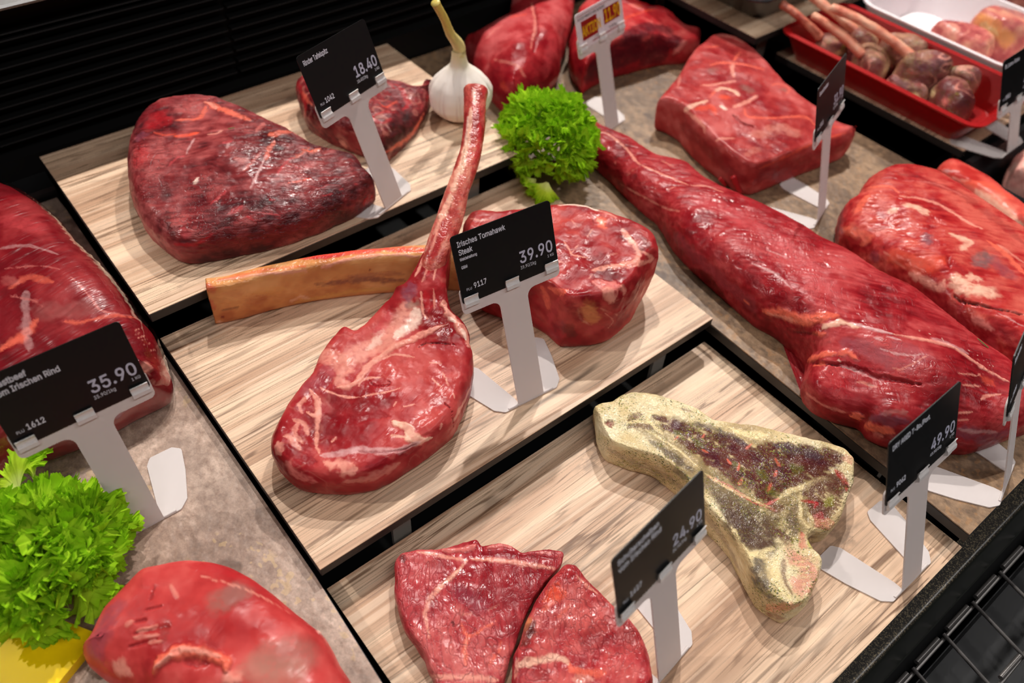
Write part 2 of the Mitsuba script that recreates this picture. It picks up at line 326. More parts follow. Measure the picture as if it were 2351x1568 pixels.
# back wall of louvers with a metal trim
struct('wall_back', cat([box(-0.9, 2.0, 0.566, 0.60, -0.125, 0.171)]), 'black_matt', 'black back wall of the counter')
def slat_mesh(x0, x1, zc):
    return extrude_x([(0.5665, zc - 0.0035), (0.5665, zc + 0.001), (0.5555, zc + 0.0005), (0.5550, zc - 0.0008), (0.5560, zc - 0.0015)], x0, x1)
ZS = [0.1420, 0.1360] + [0.1240 - 0.0121 * k for k in range(8)]
for i, (x0, x1) in enumerate(((-0.9, 0.2215), (0.2255, 2.0))):
    for zc in ZS:
        part('wall_back', 'slat', slat_mesh(x0, x1, zc), 'louver')
part('wall_back', 'base_panel', extrude_x([(0.5665, -0.12), (0.5665, 0.0255), (0.553, 0.0225), (0.5535, -0.12)], -0.9, 2.0), 'louver')
struct('trim_1', extrude_x([(0.600, 0.1775), (0.540, 0.1775), (0.5345, 0.1755), (0.5330, 0.1735), (0.5345, 0.1710), (0.600, 0.1710)], -0.9, 2.0), 'trim', 'light grey metal trim along the top of the back wall')
struct('baseboard_back', extrude_x([(0.5525, -0.07), (0.5525, 0.001), (0.528, -0.002), (0.5265, -0.006), (0.5265, -0.07)], -0.9, 0.0), 'black_steel', 'black ledge at the foot of the back wall')
# front rail and rack
rail = [(-0.258, -0.120), (-0.258, -0.0445), (-0.2715, -0.0445), (-0.2735, -0.0450), (-0.2752, -0.0463), (-0.2765, -0.0484), (-0.2790, -0.0545), (-0.2850, -0.0705), (-0.2852, -0.0745), (-0.2862, -0.0750), (-0.2862, -0.0770), (-0.2852, -0.0775), (-0.2852, -0.120)]
struct('trim_2', extrude_x(rail, -0.5, 1.6), 'rail', 'black metal front rail of the counter', smooth=35)
struct('wall_front', extrude_x([(-0.3020, -0.1250), (-0.3020, -0.1010), (-0.3026, -0.1002), (-0.3034, -0.1002), (-0.3040, -0.1010), (-0.3060, -0.1050), (-0.65, -0.1090), (-0.65, -0.1250)], -0.5, 1.6), 'black_steel', 'black pan under the wire rack', smooth=35)
k = thing('wire_rack', 'dark wire rack lying in front of the black front rail', 'rack')
wz = -0.0840
for j in range(-3, 12):
    x = 0.4522 - 0.0425 * j
    part(k, 'rod', tube([(x - 0.0030, -0.2940, wz), (x - 0.0110, -0.338, wz), (x - 0.03, -0.45, wz), (x - 0.05, -0.60, wz)], 0.0016, 10), 'wire', smooth=40)
    part(k, 'link', tube([(x + 0.0025, -0.2935, wz + 0.0005), (x + 0.0320, -0.2935, wz + 0.0005)], 0.0021, 12), 'wire', smooth=40)
    part(k, 'link', tube([(x + 0.0005, -0.3395, wz + 0.0005), (x + 0.0280, -0.3400, wz + 0.0005)], 0.0021, 12), 'wire', smooth=40)
for y in (-0.2965, -0.3420, -0.43):
    part(k, 'crossbar', tube([(-0.1, y, wz - 0.0034), (0.7, y, wz - 0.0034)], 0.0016, 8), 'wire', smooth=40)
for sx in (0.0, 0.69):
    part(k, 'foot', tube([(sx, -0.43, wz - 0.003), (sx, -0.43, -0.1075)], 0.002, 8), 'wire', smooth=40)
# boards
def board(loc, label, w=0.4, d=0.2656, sup=()):
    x, y, z = loc
    k = thing('serving_board', label, 'board')
    part(k, 'core', box(x, x + w, y, y + d, z - 0.0095, z - 0.0008, 0.0004), 'core')
    part(k, 'top_layer', box(x, x + w, y, y + d, z - 0.0008, z, 0.0002), 'wood', label='wood grain top')
    for sx, sy in sup:
        part(k, 'support', box(x + sx - 0.008, x + sx + 0.008, y + sy, y + sy + 0.003, -0.125, z - 0.0095), 'bracket')
    return k
SUP = [(0.022, 0.012), (0.125, 0.012), (0.348, 0.012), (0.378, 0.20), (0.022, 0.20)]
board((0.0, 0.0, 0.0), 'wood grain board in the middle under the two tomahawk steaks', sup=[(0.072, 0.012), (0.352, 0.012), (0.352, 0.2), (0.05, 0.2)])
board((-0.0016, 0.2611, 0.0337), 'wood grain board at the back under the dark beef and the garlic', sup=[(0.337, 0.012), (0.05, 0.2), (0.35, 0.2)])
board((0.0015, -0.2635, -0.0339), 'front wood grain board under the herbed T-bone steak', sup=[(0.05, 0.03), (0.35, 0.03), (0.05, 0.2), (0.35, 0.2)])
board((0.820, 0.002, 0.010), 'wood grain board under the red tray of chops', sup=[(0.05, 0.02), (0.35, 0.02), (0.35, 0.2), (0.05, 0.2)])
board((0.768, 0.270, 0.044), 'wood grain board under the black dish at the back', sup=[(0.05, 0.02), (0.35, 0.02), (0.35, 0.2), (0.05, 0.2)])
def panel(pts, z, mat, label):
    k = thing('stone_panel', label, 'panel')
    P = Polygon(pts)
    a = trimesh.creation.extrude_polygon(P, 0.0012, engine='earcut'); a.apply_translation((0, 0, z - 0.0012))
    b = trimesh.creation.extrude_polygon(P.buffer(0.0006, join_style=2), 0.0088, engine='earcut'); b.apply_translation((0, 0, z - 0.0102))
    part(k, 'top_layer', a, mat, label='stone grain top'); part(k, 'core', b, 'core')
    x0, y0, x1, y1 = P.bounds
    for sx in (x0 + 0.05, x1 - 0.05):
        for sy in (y0 + 0.08, y1 - 0.06):
            part(k, 'support', box(sx - 0.008, sx + 0.008, sy, sy + 0.003, -0.125, z - 0.0102), 'bracket')
ZP = -0.012
panel([(-0.43, -0.262), (-0.0125, -0.262), (-0.003, 0.006), (-0.002, 0.50), (-0.003, 0.522), (-0.43, 0.522)], ZP, 'stone_grey', 'grey stone panel on the left under the film wrapped beef')
panel([(0.3965, -0.2615), (0.7865, -0.2615), (0.786, 0.55), (0.4055, 0.55), (0.4040, 0.006)], ZP, 'stone_brown', 'brown stone panel on the right under the long tenderloin')
# ---------------------------------------------------------------- price signs
CW, CH, CB = 0.0847, 0.0534, 0.105
def text(t, h, x, y, z, sx=0.8, bold=False, right=False):
    m = meshkit.text_mesh(t, h, 0.00012, bold); m.vertices[:, 0] *= sx
    if right: m.apply_translation((-m.bounds[1, 0], 0, 0))
    m.apply_translation((x, y, z)); return m
def stand_mesh(cb):
    """Post, T plate and the two bent feet: one sheet."""
    th = 0.0011
    post = Polygon([(-0.0122, 0), (0.0122, 0), (0.0122, cb), (-0.0122, cb)])
    plate = rounded(Polygon([(-0.0432, cb - 0.0085), (0.0432, cb - 0.0085), (0.0432, cb + 0.0125), (-0.0432, cb + 0.0125)]), 0.004)
    up = post.union(plate); up = up.buffer(0.007, quad_segs=6).buffer(-0.007, quad_segs=6)
    a = trimesh.creation.extrude_polygon(up, th, engine='earcut'); a.apply_translation((0, 0, -th))
    foot = rounded(Polygon([(-0.0122, 0.0), (-0.025, 0.0), (-0.032, 0.006), (-0.041, 0.030), (-0.0465, 0.050), (-0.041, 0.0555), (-0.024, 0.056), (-0.0195, 0.050), (-0.0112, 0.008), (-0.0110, 0.0)]), 0.0032)
    return a, foot, th
def sign(x, y, z, yaw, lean, label, draw, cb=CB, ch=CH, card='card_black', name='price_sign'):
    k = thing(name, label, 'sign')
    ux = np.array([math.cos(yaw), math.sin(yaw), 0]); nf = np.array([math.sin(yaw), -math.cos(yaw), 0])
    up = math.cos(lean) * np.array([0, 0, 1]) - math.sin(lean) * nf; nn = np.cross(ux, up)
    M = np.eye(4); M[:3, 0], M[:3, 1], M[:3, 2], M[:3, 3] = ux, up, nn, (x, y, z + 0.0004)
    G = np.eye(4); G[:3, 0], G[:3, 1], G[:3, 3] = ux, -nf, (x, y, z + 0.0001)
    a, foot, th = stand_mesh(cb); a.apply_transform(M)
    part(k, 'stand', a, 'plastic_white', smooth=30)
    for s in (1, -1):
        P = Polygon([(s * px, py) for px, py in foot.exterior.coords])
        f = trimesh.creation.extrude_polygon(P, th, engine='earcut'); f.apply_transform(G)
        part(k, 'foot', f, 'plastic_white', smooth=30)
    heel = tube([(-0.0215, 0.0012, 0.0011), (0.0215, 0.0012, 0.0011)], 0.0011, 12); heel.apply_transform(G)
    part(k, 'heel', heel, 'plastic_white', smooth=40)
    c = trimesh.creation.extrude_polygon(rounded(Polygon([(-CW / 2, cb), (CW / 2, cb), (CW / 2, cb + ch), (-CW / 2, cb + ch)]), 0.003), 0.0008, engine='earcut')
    c.apply_translation((0, 0, 0.0003)); c.apply_transform(M)
    ck = part(k, 'card', c, card, smooth=30)
    for n_, m, mat in draw(cb, 0.00112):
        m.apply_transform(M); part(ck, n_, m, mat)
    prof = [(0.0, -0.0052), (0.0009, -0.0052), (0.0030, -0.0040), (0.0031, -0.0012), (0.0022, 0.0004), (0.0022, 0.0022), (0.0032, 0.0040), (0.0026, 0.0043), (0.0013, 0.0026), (0.0013, 0.0), (0.0, -0.0010)]
    for u in (-0.0355, 0.0, 0.0355):
        e = extrude_x([(p[0], p[1]) for p in prof], -0.0058, 0.0058)   # local x, then (front, up)
        v = e.vertices.copy(); e.vertices = np.c_[v[:, 0] + u, v[:, 2] + cb + 0.0018, v[:, 1]]; e.fix_normals(); e.apply_transform(M)
        part(k, 'clip', e, 'clip_clear', smooth=30)
    return k
def std(title, plu, price, sub=(), unit='1 KG', per=None, tsx=0.72):
    def draw(cb, z):
        x0 = -CW / 2 + 0.0042; y = cb + CH - 0.0092
        for i, t in enumerate(title):
            yield 'title', text(t, 0.0040, x0, y, z, tsx, True), 'ink_white'; y -= 0.0062
        y += 0.0018
        for t in sub:
            yield 'subtitle', text(t, 0.0022, x0, y, z, 0.72, True), 'ink_white'; y -= 0.0062
        yield 'number_mark', text('PLU', 0.0020, x0 + 0.0005, cb + 0.0098, z, 0.9), 'ink_white'
        yield 'number', text(plu, 0.0041, x0 + 0.0066, cb + 0.0098, z, 0.78, True), 'ink_white'
        yield 'price', text(price, 0.0090, CW / 2 - 0.0032, cb + 0.0140, z, 0.86, True, right=True), 'ink_price'
        yield 'unit', text(unit, 0.0022, CW / 2 - 0.0030, cb + 0.0100, z, 0.85, False, right=True), 'ink_white'
        yield 'unit_price', text(per or price + '/1kg', 0.0026, CW / 2 - 0.0195, cb + 0.0092, z, 0.78, False, right=True), 'ink_white'
    return draw
def white_card(cb, z):
    def rect(u0, u1, v0, v1): return box(u0, u1, cb + v0, cb + v1, z - 0.0001, z + 0.00004)
    yield 'border', rect(-0.040, 0.036, 0.0345, 0.0352), 'ink_red'
    yield 'border', rect(-0.018, 0.034, 0.0030, 0.0042), 'ink_red'
    yield 'title', text('FLEISCHKNOCHEN BURGER', 0.0028, -0.0395, cb + 0.0303, z, 0.95, True), 'ink_grey'
    yield 'panel', rect(-0.034, -0.006, 0.0085, 0.0285), 'ink_red'
    yield 'panel', rect(0.006, 0.036, 0.0125, 0.0290), 'ink_red'
    yield 'slogan', text('AKTION', 0.0105, -0.0342, cb + 0.0125, z + 0.0001, 0.60, True), 'ink_yellow'
    yield 'price', text('11.90', 0.0130, 0.0070, cb + 0.0145, z + 0.0001, 0.60, True), 'ink_yellow'
    yield 'unit', text('1 KG', 0.0026, -0.014, cb + 0.0050, z, 1, True), 'ink_grey'
    yield 'unit_price', text('11.90/1kg', 0.0026, 0.0135, cb + 0.0062, z, 0.8, True), 'ink_grey'
sign(0.2369, 0.2650, 0.0337, 0.3230, 0.361, 'black price sign reading Rinder Tafelspitz 18.40', std(['Rinder Tafelspitz'], '1042', '18.40', tsx=0.66))
sign(0.2089, 0.0261, 0.0, -0.0989, 0.3648, 'black price sign reading Irisches Tomahawk Steak 39.90', std(['Irisches Tomahawk', 'Steak'], '9117', '39.90', ['Weidehaltung', 'G&M'], tsx=0.78))
sign(-0.0782, 0.1084, ZP, -0.0056, 0.2671, 'black price sign reading Roastbeef vom Irischen Rind 35.90', std(['Roastbeef', 'vom Irischen Rind'], '1612', '35.90', tsx=0.82))
sign(0.1543, -0.1899, -0.0339, 0.1147, 0.2851, 'black price sign reading 24.90 at the front of the counter', std(['Schulterscheiben', 'vom Irischen Rind'], '1627', '24.90', tsx=0.82))
sign(0.3440, -0.2558, -0.0339, 0.0028, 0.3807, 'black price sign reading DRY AGED 49.90 by the T-bone steak', std(['DRY AGED T-Bo./Port.'], '9062', '49.90', tsx=0.74))
sign(0.6190, 0.0388, ZP, 0.3150, 0.265, 'black price sign reading 31.90 before the thick rump block', std(['Sauerbraten'], '1022', '31.90', tsx=0.82))
sign(0.5497, 0.2854, ZP, 0.2029, 0.3037, 'white price sign with yellow 11.90 on red', white_card, ch=0.0381, card='card_white')
sign(0.8680, -0.0305, 0.010, 0.0360, 0.400, 'black price sign reading Lamm-Krone beside the red tray', std(['Bt. Lamm-Krone'], '8882', '42.90', tsx=0.74), cb=0.058)
sign(0.4620, -0.2560, ZP, 0.2600, 0.370, 'black price sign cut off by the right edge, its feet by the tenderloin head', std(['Rinderfilet'], '1018', '59.90'))
# ---------------------------------------------------------------- outlines, heights, fat seams, dark gaps and painted glints of the cuts, in millimetres
DATA = {}
DATA['tafel'] = {"b":[[53.3,427.1,18,22],[42.4,397.3,14,22],[38.3,381.1,9,22],[34.4,349.8,14.3,22],[35.5,329.0,14.3,22],[38.8,309.9,14.3,22],[44.9,297.3,14.3,22],[55.0,289.9,14.3,22],[72.0,284.4,14.3,22],[92.8,277.7,14.3,22],[113.8,271.0,14.3,22],[136.1,265.6,14.3,22],[160.4,262.8,14.3,22],[183.7,264.7,14.3,22],[198.4,266.5,14.3,22],[224.6,273.9,14.3,8],[226.8,293.2,10,10],[226.6,295.0,16,22],[225.8,298.1,22,22],[227.2,314.6,28,22],[216.3,327.3,31,22],[201.6,345.3,34,22],[191.5,375.9,38,22],[180.2,405.2,42,22],[168.0,433.9,45,22],[157.1,458.6,45,22],[147.5,471.9,45,22],[131.3,482.4,42,22],[113.7,490.2,38,22],[97.0,484.1,34,22],[81.5,471.5,28,22],[64.8,450.0,22,22]],"z0":33.7,"ctl":[[93.4,402.1,47],[127.5,363.7,55],[141.9,313.0,46],[179.4,290.7,34],[60.2,316.0,34],[103.1,289.3,36],[146.5,279.1,32]],"p":2.3}
DATA['tafel']['S'] = [
["red",0.6,10,0.5,0.0,0.7,[102,454,80,97,449,80,93,445,80,91,443,80,93,442,80,98,442,81,103,443,81]],
["red",0.55,9,0.5,0.0,0.7,[65,411,80,57,398,78]],
["purple",0.5,6,0.5,0.0,0.7,[78,436,80,70,427,80]],
["deep",0.6,9,0.5,0.0,0.7,[48,381,73,46,364,71]],
["deep",0.5,8,0.5,0.0,0.7,[128,477,79,119,474,79,111,473,80,103,471,79,98,468,79,93,465,79,88,462,78]],
["coral",0.85,4.5,0.5,0.5,0.7,[146,452,80,148,445,80,149,439,81,151,433,81,153,426,81,155,421,81,158,415,82,160,409,82,163,403,82,165,397,82]],
["coral",0.7,3,0.5,0.0,0.7,[142,442,81,138,436,81,134,431,81,131,427,81,127,427,81,124,428,81,121,430,81,117,432,81,113,434,81,109,436,81]],
["fatp",0.7,2.4,0.5,0.0,0.7,[145,452,80,147,449,80,148,446,80,149,442,81,149,439,81,149,435,81,148,432,81]],
["coral",0.9,4.6,0.5,0.8,0.7,[168,365,81,173,365,80,178,366,79,182,367,78,186,366,77,190,365,76]],
["fatp",0.8,2,0.5,0.0,0.7,[193,363,74]],
["coral",0.8,2.4,0.5,0.0,0.7,[169,356,80,165,352,80,161,349,80,158,346,80,155,343,80,152,339,79,149,336,79]],
["coral",0.85,3,0.5,0.8,0.7,[186,336,74,188,334,74,190,332,73,192,331,73,195,331,73,199,332,72,203,333,72]],
["fatp",0.6,2,0.5,0.0,0.7,[194,330,73,202,332,72]],
["coral",0.6,2,0.5,0.0,0.7,[194,338,73,188,334,74,183,332,74,179,330,74,176,329,74,172,328,75]],
["orange",0.85,2.6,0.5,0.4,0.7,[98,412,81,102,409,81,106,407,81,110,405,81,113,405,81,115,405,82,118,405,82]],
["fatp",0.7,1.4,0.5,0.0,0.7,[123,395,83,125,394,83,127,392,84,129,391,84,131,391,84,134,392,84,136,393,84]],
["orange",0.5,2,0.5,0.0,0.7,[86,430,81,87,426,81,89,423,81,91,419,81,94,417,81,97,416,81,101,415,81]],
["black",0.6,1,0.5,0.0,0.7,[96,407,81,107,399,81]],
["silver",0.6,1.2,0.5,0.0,0.7,[112,398,82,109,395,82,105,391,82,102,388,82,99,385,82,97,382,82,95,379,81]],
["rose",0.6,1.6,0.5,0.0,0.7,[95,379,81,91,379,81,87,380,81,84,379,81,81,378,80,79,376,80,76,374,79]],
["silver",0.8,1.2,0.5,0.0,0.7,[155,342,79,151,339,79,147,336,79,144,332,79,140,328,78,136,324,78,132,320,77,128,317,76,125,314,76,121,311,75]],
["silver",0.9,0.8,0.5,0.0,0.7,[137,326,78,127,314,76]],
["pink",0.7,1.5,0.5,0.0,0.7,[151,346,81,146,343,81,141,340,80,137,337,80,133,335,80,129,333,79,125,331,79]],
["pink",0.6,2.6,0.5,0.0,0.7,[175,388,80,161,375,83]],
["silver",0.6,1.5,0.5,0.0,0.7,[131,368,86,126,361,86]],
["pink",0.45,4,0.5,0.0,0.7,[127,345,83,133,342,82]],
["rose",0.7,2,0.5,0.0,0.7,[126,370,86,135,370,86]],
["rose",0.7,1.3,0.5,0.0,0.7,[173,331,75,168,328,75,163,325,76,158,322,76,155,319,76,151,316,76,149,313,76]],
["rose",0.7,1,0.5,0.0,0.7,[168,317,74,172,314,72]],
["silver",0.8,1.2,0.5,0.0,0.7,[158,308,74,158,305,73]],
["fatw",0.95,1.6,0.5,0.8,0.7,[91,347,77,85,344,75]],
["red",0.9,1.2,0.5,0.0,0.7,[104,287,69,108,279,64]],
["red",0.9,1.2,0.5,0.0,0.7,[128,292,72,133,289,71]],
["red",0.9,1.2,0.5,0.0,0.7,[170,275,67,180,274,66]],
["red",0.9,1.2,0.5,0.0,0.7,[187,275,66,191,275,66]],
["red",0.9,1.2,0.5,0.0,0.7,[203,275,66,206,275,65]],
["red",0.9,1.2,0.5,0.0,0.7,[147,329,78,148,327,78]],
["orange",0.85,1,0.5,0.0,0.7,[151,301,73,155,301,73,159,300,72,163,300,71,167,300,71,171,299,70,175,299,70]],
["rose",0.5,0.9,0.5,0.0,0.7,[171,283,69,183,284,69]],
["rose",0.7,0.8,0.5,0.0,0.7,[108,289,70,112,286,69,116,283,69,120,280,68,123,278,67,127,276,66,130,274,64]],
["silver",0.5,0.6,0.5,0.0,0.7,[191,298,69,203,298,69]],
["red",0.8,1.6,0.5,0.0,0.7,[43,303,56,48,298,57,52,294,57,56,291,57,60,290,58,63,290,59,66,289,60,69,289,61,71,289,62,73,289,63]],
[[120,36,38],0.7,5,0.5,0.0,0.7,[45,298,50,51,293,51,56,290,50,63,287,50,71,285,50,80,282,50,90,279,51,98,276,51,107,273,51,117,270,52,129,267,52,143,265,53,158,264,53]],
["black",0.4,4,0.5,0.0,0.7,[54,331,69,52,328,69,50,325,68,48,321,67,47,316,66,46,309,64,46,305,61]],
["black",0.4,4.5,0.5,0.0,0.7,[65,359,75,56,343,71]],
["black",0.55,3.6,0.5,0.0,0.7,[133,289,71,125,289,71,118,290,71,111,291,71,105,291,70,99,291,69,93,290,69,87,290,68,81,290,66,76,290,65]],
["rose",0.6,1.8,0.5,0.0,0.7,[103,321,74,85,315,71]],
["pink",0.6,0.8,0.5,0.0,0.7,[97,319,73,89,313,71]],
["rose",0.5,4,0.5,0.0,0.7,[53,305,67,56,295,63]],
["rose",0.4,3,0.5,0.0,0.7,[106,298,71,92,296,70]],
["red",0.8,4.5,0.5,0.0,0.7,[205,269,46,208,269,46,211,270,46,214,271,45,217,272,45,220,273,43]],
["black",0.35,6,0.5,0.0,0.7,[214,326,69,220,306,68]],
]
DATA['tafel2'] = {"b":[[345.4,367.5,10.4,20],[322.1,349.7,10.4,20],[302.5,337.4,10.4,20],[281.5,327.0,10.4,20],[264.0,321.3,10.4,20],[254.9,339.1,8,20],[244.4,358.4,10,20],[234.0,387.1,10,20],[229.1,413.4,10,20],[237.3,442.4,14,20],[247.8,465.4,22,20],[257.3,465.3,30,20],[284.7,455.2,34,20],[309.6,435.0,34,20],[323.4,413.7,32,20],[338.3,405.5,27,20],[352.4,393.3,19,20],[375.1,393.7,7,20]],"z0":33.7,"ctl":[[280.5,370.8,40],[255.0,403.1,40],[318.8,367.3,26]],"p":2.2,"res":1.8}
DATA['tafel2']['S'] = [
["red",0.8,1.8,0.5,0.0,0.7,[264,350,70,269,350,72,274,352,72,280,353,71,285,353,70,290,352,69,296,351,67]],
["coral",0.85,3,0.5,0.0,0.7,[338,362,46,328,354,45,318,347,44,309,342,43,299,335,44,288,330,45,280,327,47,274,325,47,269,323,48,265,323,48]],
["red",0.7,3,0.5,0.0,0.7,[321,405,65,325,401,65,329,398,64,330,392,63,328,384,62,324,373,62,321,365,61,317,361,61,313,359,62,309,356,63]],
["red",0.7,2,0.5,0.0,0.7,[269,350,72,270,345,71,271,341,70,274,339,69,277,339,69,282,341,68,287,343,68]],
["fatp",0.8,4,0.5,0.0,0.7,[241,369,43,244,361,42]],
["red",0.8,5,0.5,0.0,0.7,[367,386,45,349,373,51]],
["red",0.7,2,0.5,0.0,0.7,[323,393,64,324,404,65]],
["orange",0.7,1.5,0.5,0.0,0.7,[291,371,70,291,367,70,292,363,70,294,361,69,299,364,67,306,369,65,313,373,63]],
["silver",0.5,1.2,0.5,0.0,0.7,[277,337,67,278,330,61]],
["black",0.4,5,0.5,0.0,0.7,[314,353,59,287,333,59]],
["red",0.8,4,0.5,0.0,0.7,[247,459,64,242,444,64,238,431,64,235,422,62,233,418,60,232,417,56,231,417,52]],
["coral",0.7,2,0.5,0.0,0.7,[241,438,65,236,408,66]],
]
DATA['toma'] = {"b":[[28.0,109.1,14,10],[20.2,102.7,9.984,10],[15.2,91.4,16.64,10],[13.5,82.8,16.64,10],[15.5,67.8,16.64,10],[20.0,56.6,16.64,10],[31.4,45.3,16.64,10],[41.4,37.2,16.64,10],[51.4,31.4,16.64,10],[63.3,26.0,16.64,10],[76.5,24.7,16.64,10],[95.2,25.6,16.64,10],[114.3,26.7,16.64,10],[131.8,29.5,16.64,10],[141.6,33.9,16.64,10],[156.9,45.5,10,10],[166.6,51.7,14,10],[178.4,63.5,20,10],[184.9,71.5,23,10],[187.2,76.9,25,10],[185.8,80.9,26,10],[194.7,89.9,27,10],[196.9,99.4,31,10],[195.3,106.8,34,10],[195.1,116.3,36,10],[200.7,129.4,40,10],[206.0,139.2,43,10],[212.3,147.2,46,10],[220.4,154.0,50,10],[228.4,161.2,54,10],[230.7,170.6,58,10],[224.1,176.7,59,10],[214.8,176.5,57,10],[201.8,169.5,54,10],[190.8,162.8,50,10],[181.8,158.9,46,10],[175.2,158.4,43,10],[171.3,163.8,36,10],[167.5,159.4,34,10],[157.4,156.6,34,10],[140.4,151.5,32,10],[127.7,148.0,30,10],[121.5,147.1,28,10],[120.7,157.2,24,10],[114.0,159.5,22,10],[101.4,153.0,26,10],[89.2,146.4,28,10],[81.1,139.9,28,10],[73.2,131.8,26,10],[62.6,127.7,26,10],[52.1,122.2,24,10],[44.7,118.1,22,10],[35.2,112.6,18,10]],"z0":0.0,"ctl":[[92.2,66.2,32],[131.9,61.3,33],[52.4,74.2,29],[114.5,113.6,32],[167.3,117.9,40],[144.2,127.6,36],[187.9,128.7,44],[195.3,145.0,52],[212.3,156.1,64]],"p":2.3,"res":1.1}
